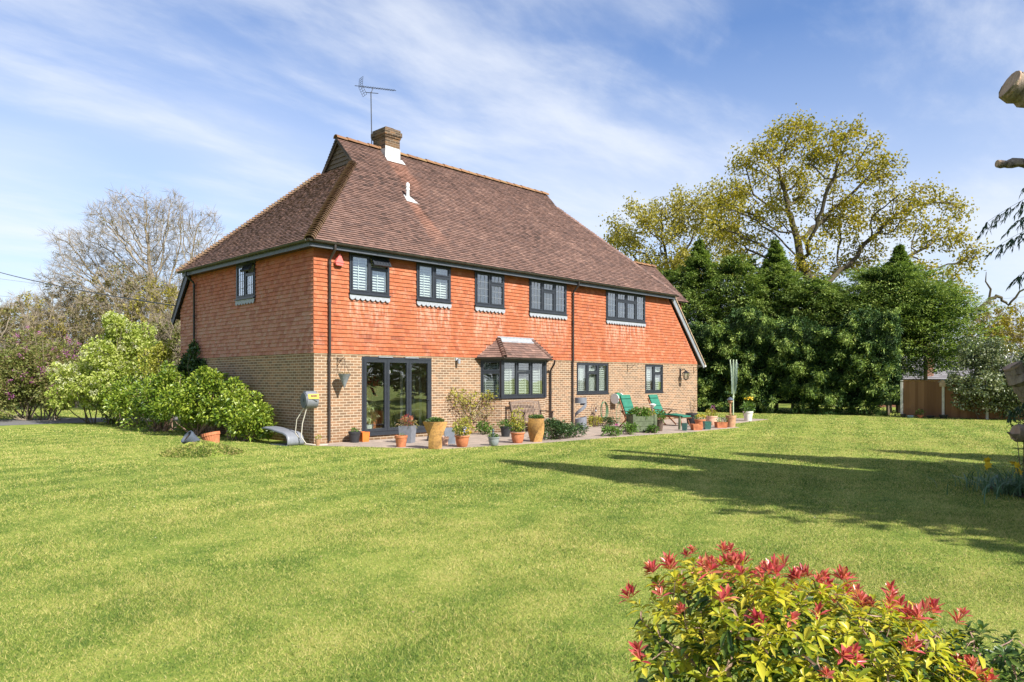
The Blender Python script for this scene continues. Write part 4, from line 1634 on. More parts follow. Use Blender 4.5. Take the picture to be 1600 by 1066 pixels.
def conifer(name, label, base, H, Rr, nb, prof=None, k=26, L=0.22, W=0.07, low=0.0, group=None, lean=(0, 0), mt='leaf_conifer', tip='leaf_conifer_tip', cat='conifer'):
    root = thing(name, label, cat, base, 0, group)
    prof = prof or (lambda t: (1 - t) ** 0.8)
    tb = MB()
    tb.tube([(0, 0, 0), (lean[0] * 0.5, lean[1] * 0.5, H * 0.5), (lean[0], lean[1], H * 0.97)], [0.02 * H, 0.012 * H, 0.02], 8)
    tb.build('trunk', 'bark', root, smooth=True, fix=False)
    t = low + (1 - low) * RNG.random(nb)
    a = RNG.uniform(0, 2 * math.pi, nb)
    rm = np.array([max(0.06, Rr * prof(x)) for x in t]) * RNG.uniform(0.72, 1.18, nb) * (1 + 0.16 * np.sin(a * 3 + t * 11))
    d = np.stack([np.cos(a), np.sin(a), RNG.uniform(0.0, 0.45, nb)], 1)
    c = np.stack([lean[0] * t, lean[1] * t, H * t], 1)
    ln = np.clip(rm * 0.62, 0.14, 1.7)
    q = []
    for f0 in (1.0, 0.62):
        st = c + d * np.maximum(rm * f0 - ln, 0.0)[:, None]
        q.append(plates(st, d, ln, ln * 0.36, k if f0 == 1.0 else k // 2, L, W, rise=0.34, sag=0.16))
    # leader shoots
    m = 60
    pz = RNG.uniform(0.86, 1.02, m)
    pos = np.stack([lean[0] * pz, lean[1] * pz, H * pz], 1) + RNG.normal(size=(m, 3)) * np.array([0.05, 0.05, 0.05])
    pos, ax, nr, tp_, LL, WW = [np.concatenate(z) for z in zip(*q)]
    ok = pos[:, 2] > 0.08
    inn = ok & ~tp_
    out = ok & tp_
    V = [leaf_arrays(pos[inn], ax[inn], LL[inn], WW[inn], 0.12, 0.2, RNG, nr[inn]), leaf_arrays(np.stack([lean[0] * pz, lean[1] * pz, H * pz], 1), RNG.normal(size=(m, 3)) * 0.5 + np.array([0, 0, 1.0]), L * 1.2, W, 0.1, 0.0)]
    np_mesh('crown', *join(V), mt, root)
    np_mesh('branch_tips', *leaf_arrays(pos[out], ax[out], LL[out] * 0.9, WW[out] * 0.85, 0.12, 0.2, RNG, nr[out]), tip, root)
    return root


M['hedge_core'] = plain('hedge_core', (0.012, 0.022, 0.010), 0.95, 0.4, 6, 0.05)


def hedge():
    A, B = np.array([23.9, 9.0]), np.array([27.75, -6.15])
    root = thing('conifer_hedge', 'tall trimmed dark green conifer hedge with flat clipped face behind the lawn', 'hedge', (A[0], A[1], 0))
    d = (B - A) / np.linalg.norm(B - A)
    nrm = np.array([-d[1], d[0]])
    if nrm @ (CAM[:2] - A) < 0:
        nrm = -nrm
    Ln = np.linalg.norm(B - A)
    n = 12500
    u = RNG.random(n) * Ln
    hmax = 4.9 + 0.45 * np.sin(u * 0.9) + 0.3 * np.sin(u * 2.3 + 1)
    z = RNG.random(n) ** 0.9 * hmax
    bump = 0.20 * np.sin(u * 2.1 + z * 1.3) + 0.20 * np.sin(u * 4.7 - z * 2.9) + 0.18 * np.sin(z * 6.1 + u * 1.7) + 0.12 * np.sin(u * 9.3 + z * 4.1)
    off = bump + RNG.normal(size=n) * 0.13
    p = np.stack([d[0] * u + nrm[0] * off, d[1] * u + nrm[1] * off, z], 1)
    hole = (np.sin(u * 1.3 + 0.5) > 0.86) & (z < 0.75) & (z > 0.15)
    hole |= (bump < -0.26) & (RNG.random(n) < 0.6)
    p = p[~hole]
    ax = np.array([nrm[0], nrm[1], 0.05]) + RNG.normal(size=p.shape) * 0.5
    lit = ((RNG.random(len(p)) < 0.10) | ((bump[~hole] > 0.16) & (RNG.random(len(p)) < 0.75))) & (p[:, 2] > 0.3)  # pale new growth kept to outward bumps, putting the hedge's sunlit clumps into colour
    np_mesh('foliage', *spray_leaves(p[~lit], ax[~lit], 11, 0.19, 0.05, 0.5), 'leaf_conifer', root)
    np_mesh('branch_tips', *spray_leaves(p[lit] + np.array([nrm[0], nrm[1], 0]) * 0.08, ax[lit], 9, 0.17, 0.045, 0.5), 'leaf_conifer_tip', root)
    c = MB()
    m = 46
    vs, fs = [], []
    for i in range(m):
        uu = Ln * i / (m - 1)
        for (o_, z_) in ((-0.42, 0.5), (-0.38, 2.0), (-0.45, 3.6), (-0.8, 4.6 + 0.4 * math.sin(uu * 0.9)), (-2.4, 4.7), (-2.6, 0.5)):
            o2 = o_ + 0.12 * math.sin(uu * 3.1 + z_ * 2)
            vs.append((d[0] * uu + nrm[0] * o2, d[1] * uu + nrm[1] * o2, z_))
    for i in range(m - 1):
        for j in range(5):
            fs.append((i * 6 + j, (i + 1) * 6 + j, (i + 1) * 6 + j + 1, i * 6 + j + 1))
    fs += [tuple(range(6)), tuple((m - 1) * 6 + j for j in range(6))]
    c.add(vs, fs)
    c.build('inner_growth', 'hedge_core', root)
    sb_ = MB()
    for i in range(15):
        uu = 0.5 + (Ln - 1) * i / 14 + RNG.uniform(-0.3, 0.3)
        x, y = d[0] * uu - nrm[0] * 0.55, d[1] * uu - nrm[1] * 0.55
        sb_.tube([(x, y, 0), (x + 0.05, y, 0.8), (x, y + 0.05, 3.5)], [0.09, 0.08, 0.04], 7)
    sb_.build('stem', 'bark', root, smooth=True)


hedge()
CG = 'conifers growing out of the hedge'
fat = lambda t: 0.75 + 0.25 * t / 0.25 if t < 0.25 else max(0.0, (1 - ((t - 0.25) / 0.75) ** 1.35))
slim = lambda t: 1.0 if t < 0.35 else max(0.0, 1 - (t - 0.35) / 0.65)
dome = lambda t: 1.0 if t < 0.45 else math.sqrt(max(0.0, 1 - ((t - 0.45) / 0.56) ** 2.2))
for (x, y, h, r_, nb_, prof_, lw0, lab) in [
        (28.8, 7.6, 8.2, 2.6, 204, dome, 0.45, 'dark conifer of the hedge half hidden by the house roof'),
        (28.4, 4.9, 9.9, 3.2, 322, slim, 0.45, 'pointed dark conifer of the hedge nearest the house roof'),
        (29.3, 3.0, 8.5, 2.6, 260, dome, 0.45, 'ragged conifer between the two tallest tops of the hedge'),
        (30.2, 1.1, 9.6, 3.2, 372, slim, 0.45, 'broad tall conifer of the hedge between the house and the oak'),
        (30.1, -1.0, 7.0, 2.5, 235, dome, 0.5, 'lower rounded conifer just left of the oak trunk'),
        (30.8, -2.9, 6.0, 2.5, 248, dome, 0.55, 'low round conifer in the dip of the hedge below the oak trunk'),
        (31.3, -4.6, 7.4, 3.1, 384, dome, 0.42, 'wide bushy conifer at the fence end of the hedge'),
        (31.8, -6.2, 6.2, 2.9, 347, dome, 0.27, 'spreading conifer overhanging the fence end'),
        (31.6, -5.0, 8.7, 2.9, 260, slim, 0.4, 'slim spire of conifer rising behind the fence end of the hedge')]:
    conifer('leyland_conifer', lab, (x, y, 0), h, r_, nb_, prof_, 84, 0.19, 0.055, lw0, CG)

# ------------------------------------------------------------------ trees with open crowns
D0 = at(47, 0)


def imgpt(px, py, dep):
    """where a crown's clump stands, from its bearing and distance"""
    return CAM + (FWD + RGT * (px - 800) / 1150.6 + np.array([0, 0, 1.0]) * (594.4 - py) / 1150.6) * dep


oakc = [(1240, 215, 45), (1310, 240, 50), (1185, 255, 45), (1370, 270, 42), (1240, 290, 50), (1150, 310, 42), (1310, 330, 50), (1395, 335, 45), (1440, 310, 30),
        (1490, 322, 28), (1455, 370, 38), (1512, 400, 26), (1425, 425, 36), (1345, 400, 40), (1200, 350, 45), (1130, 345, 34), (1480, 440, 28), (1160, 390, 34), (1260, 390, 40), (1235, 430, 30),
        (1385, 455, 34), (1500, 468, 20), (1280, 440, 28), (1180, 430, 26)]
its = []
for (px, py, r) in oakc:
    dep = 47 + RNG.uniform(-3.5, 3.5)
    rr = r * 47 / 1150.6
    its.append((imgpt(px, py, dep), (rr, rr, rr * 0.9), r ** 2))
attr, _ = blobs(2000, its, 0.15)
ob = np.array([37.6, 0.7, 0.0])
t1, t2 = imgpt(1290, 560, 47), imgpt(1278, 470, 47)
oak, oP, orad = tree('oak_tree', 'tall wide oak with sparse yellow green spring leaves behind the hedge', 'tree', ob, [ob, t1, t2, imgpt(1262, 430, 47)], attr, 0.5, 5.5, 0.62, 0.023, 'bark_oak',
                     'leaf_oak', 27000, 0.185, 0.8, e=2.0, rmax=0.55, thr=1.7)
its = []
for (px, py, r) in [(1050, 335, 42), (1000, 350, 40), (975, 385, 32), (1095, 330, 40), (1120, 370, 40), (1030, 390, 45), (1080, 420, 40), (965, 375, 25), (1010, 430, 35), (1150, 300, 25), (1140, 420, 30)]:
    rr = r * 60 / 1150.6
    its.append((imgpt(px, py, 60 + RNG.uniform(-3, 3)), (rr, rr, rr), r ** 2))
attr, _ = blobs(900, its, 0.15)
ob2 = at(60, 13.0)
tree('oak_tree', 'smaller paler oak behind the end of the house roof', 'tree', ob2, [ob2, ob2 + np.array([0.2, 0.3, 4]), imgpt(1050, 450, 60)], attr, 0.7, 6, 0.9, 0.028, 'bark_oak', 'leaf_oak_far', 20000, 0.20, 0.95, rmax=0.35, thr=2.0, e=2.12)
def smooth_path(pts, k=4):
    pts = [np.array(p, float) for p in pts]
    out = []
    for i in range(len(pts) - 1):
        p0, p1, p2, p3 = pts[max(0, i - 1)], pts[i], pts[i + 1], pts[min(len(pts) - 1, i + 2)]
        for j in range(k):
            t = j / k
            out.append(0.5 * (2 * p1 + (p2 - p0) * t + (2 * p0 - 5 * p1 + 4 * p2 - p3) * t * t + (3 * p1 - p0 - 3 * p2 + p3) * t ** 3))
    out.append(pts[-1])
    return out


# the low dead limb of the oak reaching right
mb = MB()
L0 = imgpt(1400, 478, 46)
pts = [imgpt(1330, 505, 46.5), imgpt(1420, 498, 46), imgpt(1480, 489, 45.5), imgpt(1520, 486, 45), imgpt(1545, 470, 45), imgpt(1560, 462, 45), imgpt(1575, 476, 45), imgpt(1600, 452, 44.5), imgpt(1625, 440, 44.5)]
mb.tube([p - ob + RNG.normal(size=3) * 0.04 for p in smooth_path(pts)], list(np.linspace(0.2, 0.03, 4 * (len(pts) - 1) + 1)), 7)
mb.tube([p - ob for p in (pts[4], imgpt(1548, 452, 45), imgpt(1540, 440, 45), imgpt(1541, 425, 45))], [0.07, 0.06, 0.04, 0.015], 6)
mb.tube([p - ob for p in (pts[2], imgpt(1500, 476, 45), imgpt(1535, 462, 45))], [0.08, 0.06, 0.02], 6)
mb.build('low_branch', 'bark_oak', oak, smooth=True, fix=False)

# scrubby woodland beyond the fence, one tree at a time
WG = 'scrubby trees beyond the fence'
for (px, py, dep, lab, lf_, nn) in [(1540, 505, 55, 'olive leaved scrubby tree above the holly bush', 'leaf_oak', 2600), (1590, 500, 52, 'brownish scrubby tree at the right edge beyond the fence', 'leaf_oak', 2600),
                                    (1500, 545, 60, 'grey leafless scrubby tree beyond the neighbour chimney', None, 0), (1440, 540, 62, 'yellowish small tree behind the neighbour roof', 'leaf_yellow', 1500)]:
    b = at(dep, (px - 800) / 1150.6 * dep)
    h = 1.7 + (594.4 - py) / 1150.6 * dep + 1.2
    attr, _ = blobs(420, [((b[0], b[1], h * 0.68), (2.3, 2.3, h * 0.36), 1)], 0.2)
    tree('scrub_tree', lab, 'tree', b, [b, b + np.array([0.1, 0, h * 0.3])], attr, 0.35, 3, 0.45, 0.014, 'bark_grey', lf_, nn, 0.2, 0.5, WG, twigs=2500, twl=0.5)
# trees glimpsed through the gap under the oak and behind the hedge
for (px, dep, h, lab) in [(1180, 56, 8.5, 'yellow green bushy tree seen between hedge tops under the oak'), (1250, 54, 7.5, 'pale bushy tree under the oak trunk behind the hedge'), (1340, 55, 8.0, 'olive bushy tree behind the right part of the hedge')]:
    b = at(dep, (px - 800) / 1150.6 * dep)
    attr, _ = blobs(450, [((b[0], b[1], h * 0.66), (3.0, 3.0, h * 0.36), 1)], 0.2)
    tree('bushy_tree', lab, 'tree', b, [b, b + np.array([0.1, 0, h * 0.3])], attr, 0.4, 3, 0.5, 0.016, 'bark_oak', 'leaf_oak_far', 6500, 0.22, 0.5, 'small trees behind the hedge')

# bare tree and thicket at the left
bb = at(46, (262 - 800) / 1150.6 * 46)
its = []
for (px, py, r) in [(130, 395, 38), (180, 355, 40), (230, 350, 40), (285, 355, 36), (305, 400, 36), (105, 425, 28), (165, 420, 44), (240, 410, 46), (290, 450, 36), (200, 470, 42), (325, 345, 18),
                    (185, 312, 17), (272, 314, 17), (338, 365, 14), (92, 375, 17), (225, 308, 13), (150, 335, 16), (255, 330, 18), (75, 440, 20), (120, 470, 26)]:
    rr = r * 46 / 1150.6
    its.append((imgpt(px, py, 46 + RNG.uniform(-2, 2)), (rr, rr, rr), r ** 2))
attr, _ = blobs(6500, its, 0.1)
tree('bare_tree', 'large leafless tree with fine fanning branches left of the house', 'tree', bb, [bb, bb + np.array([-0.2, 0.2, 1.6]), imgpt(255, 500, 46)], attr, 0.24, 6, 0.25, 0.011, 'bark_grey', 'leaf_brown', 2600, 0.08, 0.3, iters=200, e=2.35, rmax=0.28, grav=0.10, twigs=16000, twl=0.6)
TG = 'scrub along the far side of the driveway'
for (px, dep, h, rad_, lab, lf_, nn) in [(205, 42, 8.6, 3.0, 'brown twiggy thicket tree in front of the bare tree', 'leaf_brown', 9000),
                                         (120, 46, 8.0, 2.8, 'thin twiggy shrub tree below the overhead cables', 'leaf_brown', 6500),
                                         (262, 40, 7.2, 2.4, 'olive twiggy tree beside the far corner of the house', 'leaf_oak_far', 7500),
                                         (40, 43, 6.8, 2.6, 'olive scrub tree at the left edge behind the purple lilac', 'leaf_oak_far', 4200),
                                         (-20, 40, 6.2, 2.8, 'half seen scrub tree cut by the left edge', 'leaf_brown', 3800),
                                         (85, 52, 8.0, 3.2, 'darker scrub tree deep behind the purple lilac', 'leaf_lilac_far', 4200),
                                         (284, 34, 5.0, 1.7, 'green leafy tree tight against the far corner of the house', 'leaf_lilac_far', 4500)]:
    b = at(dep, (px - 800) / 1150.6 * dep)
    attr, _ = blobs(1500, [((b[0], b[1], h * 0.56), (rad_, rad_, h * 0.44), 1)], 0.1)
    tree('scrub_tree', lab, 'tree', b, [b, b + np.array([0.05, 0.05, h * 0.15])], attr, 0.28, 3, 0.34, 0.011, 'bark_grey', lf_, nn, 0.13, 0.35, TG, grav=0.1, twigs=9000, twl=0.5)
# far thicket that reads as one mass
n = 30000
far = []
for (a0, a1, dep, h) in ((-0.85, -0.40, 58, 3.6), (0.42, 0.9, 72, 4.6), (0.2, 0.45, 75, 6)):
    m = n // 3
    tt = RNG.uniform(a0, a1, m)
    dd = dep + RNG.uniform(-2, 2, m)
    hh = h * (0.75 + 0.25 * np.sin(tt * 37) + 0.2 * np.sin(tt * 91 + 1))
    p = CAM * np.array([1, 1, 0]) + FWD * dd[:, None] + RGT * (tt * dd)[:, None] + np.array([0, 0, 1]) * (RNG.random(m) ** 0.8 * hh)[:, None]
    far.append(leaf_arrays(p, rdir(m), 0.5 * RNG.uniform(0.6, 1.2, m), 0.3, 0.2, 0.1))
tag(np_mesh('far_woodland', *join(far), 'leaf_lilac_far'), 'distant olive green woodland edge', 'woodland', kind='stuff')

# ------------------------------------------------------------------ lilacs, laurels, climbers
lb = at(29.0, -15.7)
shrub('white_lilac', 'rounded bright lime green lilac bush with creamy white flower heads', 'lilac bush', lb,
      [(lb + np.array([0, 0, 2.3]), (1.75, 1.75, 1.5), 3), (lb + np.array([0.4, -0.2, 3.4]), (1.1, 1.1, 1.05), 2), (lb + np.array([-1.2, 0.7, 1.7]), (1.1, 1.1, 1.1), 1.4), (lb + np.array([0.9, -0.9, 1.6]), (1.3, 1.3, 1.15), 1.6), (lb + np.array([-0.4, -0.6, 1.3]), (1.2, 1.2, 0.9), 1.2)],
      26000, 'leaf_lilac', 0.13, 0.08, 26, 'bark', extra=(('flower_heads', 'bloom_white', 380, 0.055, 0.04, 1.0),), low=0.35, stem_r=0.02)
lp = at(31.5, -20.0)
shrub('purple_lilac', 'looser darker lilac bush with purple flower heads at the far left', 'lilac bush', lp,
      [(lp + np.array([0, 0, 2.2]), (1.8, 1.8, 1.7), 3), (lp + np.array([-0.8, 1.2, 2.3]), (1.5, 1.5, 1.6), 2), (lp + np.array([0.4, -0.8, 1.4]), (1.4, 1.4, 1.2), 1.5), (lp + np.array([-1.0, 0.4, 1.1]), (1.6, 1.6, 1.0), 1.5)],
      22000, 'leaf_lilac_far', 0.13, 0.08, 26, 'bark_grey', extra=(('flower_heads', 'bloom_purple', 170, 0.065, 0.045, 1.0),), low=0.4, stem_r=0.02)
LG = 'evergreen shrubs along the shaded side of the house'
lw_ = [((-0.75, 2.9, 0), [((-0.75, 2.75, 0.75), (0.72, 1.05, 0.72), 2), ((-0.5, 3.5, 1.2), (0.5, 0.9, 0.5), 1), ((-0.6, 1.9, 0.45), (0.4, 0.5, 0.42), 0.6)], 'glossy laurel nearest the hose reel, low and spreading'),
       ((-0.9, 5.3, 0), [((-0.9, 5.3, 0.95), (0.9, 1.4, 0.95), 2), ((-0.6, 5.1, 1.5), (0.6, 1.0, 0.55), 1)], 'middle glossy laurel below the small upstairs side window'),
       ((-0.9, 8.2, 0), [((-0.9, 8.2, 1.0), (0.95, 1.6, 1.0), 2), ((-0.6, 7.9, 1.7), (0.6, 1.1, 0.55), 1)], 'tall glossy laurel under the ivy at the far downpipe'),
       ((-0.7, 11.4, 0), [((-0.7, 11.4, 0.95), (1.0, 1.7, 0.95), 2), ((-0.5, 12.6, 1.0), (0.9, 1.2, 0.95), 1)], 'laurel beyond the house corner beside the white lilac')]
for b, its, lab in lw_:
    shrub('laurel_shrub', lab, 'shrub', b, its, 9000, 'leaf_laurel', 0.13, 0.062, 26, 'stem_pink', LG, low=0.05, stem_r=0.010)
ivy = [((0.0 - 0.10, 7.35, 2.35), (0.16, 0.55, 0.75), 2), ((-0.12, 7.9, 2.1), (0.2, 0.7, 0.5), 1), ((-0.1, 6.9, 2.0), (0.18, 0.6, 0.35), 1)]
shrub('ivy_climber', 'dark ivy climbing the downpipe on the shaded wall', 'climber', (-0.1, 7.4, 1.2), ivy, 3000, 'leaf_bushgreen', 0.12, 0.10, 8, 'bark', low=0.3)
lq = at(29.5, -21.6)
shrub('olive_bush', 'dense olive bush cut by the left edge in front of the purple lilac', 'shrub', lq, [(lq + np.array([0, 0, 1.3]), (1.5, 1.5, 1.3), 2), (lq + np.array([-0.8, 0.8, 1.9]), (1.4, 1.4, 1.5), 2)], 12000, 'leaf_lilac_far', 0.12, 0.06, 20, 'bark_grey', low=0.1)
ivb = [((-0.3, 9.0, 2.1), (0.5, 0.8, 0.7), 1)]
shrub('elder_bush', 'loose yellow green bush at the far corner of the house', 'shrub', (-0.4, 9.6, 0), [((-0.4, 9.8, 2.0), (0.6, 0.9, 1.0), 1), ((-0.3, 9.4, 2.7), (0.4, 0.6, 0.5), 0.5)], 2200, 'leaf_yellow', 0.11, 0.06, 14)

# holly, dark sprig, hazy bushes at the right
hb = at(32.0, 20.9)
shrub('holly_bush', 'grey green holly bush leaning over the brown fence', 'shrub', hb,
      [(hb + np.array([0, 0, 1.3]), (1.4, 1.4, 1.4), 3), (hb + np.array([0.1, 0.2, 2.6]), (1.05, 1.05, 1.2), 2), (hb + np.array([0.2, -1.0, 1.6]), (1.2, 1.2, 1.5), 1.8), (hb + np.array([-0.3, 0.9, 1.3]), (0.9, 0.9, 1.2), 1.2)], 24000, 'leaf_holly', 0.13, 0.075, 16, 'bark', low=0.05)

# ------------------------------------------------------------------ pollarded tree with daffodils round it, off the right edge
pb = at(11.3, 8.85)
pol = thing('pollarded_tree', 'heavily pruned mossy tree whose cut branch stubs enter at the right edge', 'tree', tuple(pb))
mb = MB()
mb.tube([(0, 0, 0), (0.05, 0.0, 1.0), (0.0, 0.1, 3.0), (0.1, 0.1, 5.5), (0.3, 0.2, 7.5)], [0.42, 0.33, 0.29, 0.24, 0.18], 14)
mb.build('trunk', 'bark_cut', pol, smooth=True)


def stub(pts, rad_, seg=10):
    m_ = MB()
    sp = smooth_path([np.array(p) - pb for p in pts], 5)
    rr_ = np.interp(np.linspace(0, 1, len(sp)), np.linspace(0, 1, len(rad_)), rad_) * RNG.uniform(0.90, 1.12, len(sp))
    m_.tube([p + RNG.normal(size=3) * 0.012 for p in sp[:-1]] + [sp[-1]], list(rr_), 14, caps=False)
    for i_ in range(0, len(m_.v)):
        x_, y_, z_ = m_.v[i_]
        j_ = 1 + 0.0
        m_.v[i_] = (x_ + RNG.normal() * 0.006, y_ + RNG.normal() * 0.006, z_ + RNG.normal() * 0.006)
    rad_ = list(rr_)
    o_ = m_.build('cut_branch', 'bark_cut', pol, smooth=True)
    c_ = MB()
    p, q_ = np.array(pts[-1]) - pb, np.array(pts[-2]) - pb
    d_ = norm((p - q_)[None])[0]
    c_.tube([p - d_ * 0.02, p + d_ * 0.008, p + d_ * 0.014], [rad_[-1] * 1.03, rad_[-1] * 1.02, rad_[-1] * 0.9], 14)
    c_.build('cut_face', 'cut_wood', o_)


def lp_(px, py, dep=11.0):
    return imgpt(px, py, dep)


stub([lp_(1720, 250), lp_(1660, 175), lp_(1615, 148), lp_(1578, 133)], [0.22, 0.21, 0.205, 0.21])
stub([lp_(1720, 262), lp_(1640, 257), lp_(1590, 256), lp_(1559, 256)], [0.09, 0.075, 0.065, 0.06])
stub([lp_(1720, 760), lp_(1650, 670), lp_(1610, 615), lp_(1592, 590), lp_(1582, 572)], [0.22, 0.19, 0.16, 0.15, 0.12])
stub([lp_(1720, 720), lp_(1640, 690), lp_(1608, 680), lp_(1587, 676)], [0.2, 0.14, 0.125, 0.12])


def daffodils():
    b = at(11.0, 7.6)
    root = thing('daffodil_clump', 'clump of daffodils with grey green strap leaves under the pollarded tree', 'daffodils', tuple(b))
    q = []
    n = 420
    cc = RNG.normal(size=(n, 3)) * np.array([0.33, 0.33, 0])
    a = RNG.uniform(0, 6.28, n)
    out = np.stack([np.cos(a), np.sin(a), np.zeros(n)], 1)
    ln = RNG.uniform(0.28, 0.5, n)
    segs = 5
    V, T = [], []
    for i in range(n):
        w_ = RNG.uniform(0.007, 0.012)
        sd = np.cross(out[i], [0, 0, 1]) * w_
        cur = RNG.uniform(0.3, 1.75)
        o0 = len(V)
        for s in range(segs + 1):
            t = s / segs
            p = cc[i] + out[i] * ln[i] * cur * t * t * 0.7 + np.array([0, 0, ln[i] * (t - 0.45 * cur * t * t * 0.8)])
            wd = 1 - 0.85 * t ** 3
            V += [p - sd * wd, p + sd * wd]
        for s in range(segs):
            k = o0 + 2 * s
            T += [(k, k + 1, k + 3), (k, k + 3, k + 2)]
    np_mesh('leaves', np.array(V), np.array(T), 'leaf_daff', root)
    st = MB()
    heads = []
    for (dx, dz) in ((-0.50, 0.44), (-0.43, 0.50), (-0.36, 0.38), (-0.22, 0.46), (0.05, 0.45), (0.12, 0.30), (-0.05, 0.55), (0.3, 0.42)):
        yv = RNG.uniform(-0.3, 0.3)
        hp = RGT * dx + FWD * yv + np.array([0, 0, dz])
        bp = hp * np.array([0.4, 0.4, 0])
        st.tube([bp, bp * 0.6 + hp * 0.4 + np.array([0, 0, 0.12]), hp], 0.0045, 5)
        heads.append(hp)
    st.build('stem', 'leaf_daff', root, smooth=True)
    for hp in heads:
        f = MB()
        face = Vector(tuple(-FWD * 0.5 + RNG.normal(size=3) * 0.6 + np.array([0, -0.3, -0.1]))).normalized()
        s_ = face.orthogonal().normalized()
        u_ = face.cross(s_)
        for k in range(6):
            a = k * math.pi / 3
            r_ = s_ * math.cos(a) + u_ * math.sin(a)
            t_ = face.cross(r_)
            c = Vector(hp)
            f.add([c, c + r_ * 0.032 + t_ * 0.020, c + r_ * 0.062 + face * 0.004, c + r_ * 0.032 - t_ * 0.020], [(0, 1, 2, 3)])
        f.tube([Vector(hp), Vector(hp) + face * 0.02, Vector(hp) + face * 0.035], [0.012, 0.016, 0.02], 10)
        f.build('flower', 'petal_yellow', root, fix=False)
    m_ = MB()
    ring = []
    for k in range(28):
        a = 2 * math.pi * k / 28
        r_ = 1.05 + 0.08 * math.sin(5 * a) + 0.05 * math.sin(9 * a + 1)
        ring.append((0.75 * RGT[0] + r_ * math.cos(a), 0.75 * RGT[1] + r_ * math.sin(a), 0.02))
    m_.add(ring + [(0.75 * RGT[0], 0.75 * RGT[1], 0.09)], [(k, (k + 1) % 28, 28) for k in range(28)])
    m_.build('soil_bed', 'soil', root)


daffodils()
sp = at(12.6, 8.95)
shrub('box_sprig', 'thin twiggy shrub with small dark leaves at the right edge above the daffodils', 'shrub', sp,
      [(sp + RGT * -0.15 + np.array([0, 0, 0.95]), (0.42, 0.42, 0.3), 2), (sp + RGT * 0.25 + np.array([0, 0, 0.8]), (0.4, 0.4, 0.5), 2)], 700, 'leaf_dark', 0.06, 0.03, 26, 'bark', low=0.15, stem_r=0.006)


def cypress():
    b = at(9.0, 7.85)
    root = thing('weeping_cypress', 'dark weeping cypress whose drooping fronds hang in at the right edge', 'conifer', tuple(b))
    tb = MB()
    tb.tube([(0, 0, 0), (0.05, 0, 3.2), (0, 0.05, 6.2)], [0.2, 0.13, 0.04], 10)
    fr = []
    def frond(p0, d0, ln, dr):
        m = 14
        pts = []
        for s in range(m + 1):
            t = s / m
            pts.append(p0 + d0 * ln * t + np.array([0, 0, -1]) * dr * ln * t * t)
        tb.tube(pts, [0.006 * (1 - 0.8 * i / m) + 0.001 for i in range(m + 1)], 4, caps=False)
        for s in range(2, m + 1):
            p = pts[s]
            tg = norm((pts[s] - pts[s - 1])[None])[0]
            sd = norm(np.cross(tg, [0, 0, 1])[None])[0]
            for sg in (-1, 1):
                a = tg * 0.6 + sd * sg * 0.75 + np.array([0, 0, -0.35]) + RNG.normal(size=3) * 0.08
                L_ = ln * 0.30 * (1.05 - 0.7 * s / m)
                k = 14
                q = p[None] + norm(a[None]) * L_ * np.linspace(0.05, 1, k)[:, None] + np.array([0, 0, -0.25]) * (L_ * np.linspace(0, 1, k) ** 2)[:, None]
                fr.append(leaf_arrays(q, a[None] + np.array([0, 0, -0.4]) + RNG.normal(size=(k, 3)) * 0.35, 0.075, 0.017, 0.1, 0.3))
    for i in range(150):
        z = RNG.uniform(1.6, 5.6)
        a = RNG.uniform(0, 6.28)
        d0 = np.array([math.cos(a), math.sin(a), RNG.uniform(0.1, 0.5)])
        rr = 0.8 * (1 - (z - 1.5) / 6)
        frond(np.array([d0[0] * rr * 0.5, d0[1] * rr * 0.5, z]), d0, RNG.uniform(0.7, 1.1) * (1.25 - z / 8), RNG.uniform(0.35, 0.7))
    for (zz, ln, l_) in ((4.75, 1.55, 0.2), (4.55, 1.6, 0.3), (4.3, 1.75, 0.2), (4.05, 1.85, 0.35), (3.75, 1.75, 0.45), (3.4, 1.5, 0.35), (3.0, 1.45, 0.4)):
        frond(np.array([0, 0, zz]), -RGT * 1.0 + FWD * RNG.uniform(-0.25, 0.25) + np.array([0, 0, l_ * 0.5]), ln, 0.42)
    tb.build('trunk', 'bark', root, smooth=True, fix=False)
    np_mesh('fronds', *join(fr), 'leaf_dark', root)


cypress()
# ------------------------------------------------------------------ trees behind the viewer that shade the lawn
SG = 'tall trees off to the right that shade the lawn'
for (x, y, h, r_, nb_, lab) in [(0.7, -23.0, 13.5, 2.4, 360, 'dense conifer shading the lawn from the right'), (3.1, -23.4, 13.0, 2.6, 360, 'tall conifer between two others shading the lawn'), (5.6, -23.8, 11.9, 2.7, 330, 'second dense conifer shading the lawn'), (8.6, -24.0, 10.2, 2.6, 280, 'shorter conifer shading the lawn'),
                                 (11.6, -24.0, 8.3, 2.8, 260, 'low conifer shading the far lawn'), (16.0, -25.0, 7.0, 2.6, 220, 'farthest low conifer off to the right')]:
    conifer('garden_conifer', lab, (x, y, 0), h, r_, nb_, slim, 22, 0.42, 0.16, 0.08, SG)
BG_ = 'trees along the garden edge behind the viewer'
for (x, y, h, r_) in [(-22, -26, 10, 3.6), (-14, -31, 11, 4), (-30, -18, 9, 3.5), (-6, -33, 10, 3.8), (4, -38, 7, 4), (14, -36, 8, 4), (19, -33, 7.5, 3.6), (24, -34, 8, 4), (29, -33, 7.5, 3.8), (-36, -8, 8, 3.5), (34, -34, 7, 4), (21, -38, 8, 4)]:
    conifer('boundary_tree', 'broad leafy tree on the garden edge behind the viewer', (x, y, 0), h, r_, 170, fat, 22, 0.6, 0.3, 0.03, BG_, mt='leaf_bushgreen', tip='leaf_green', cat='tree')


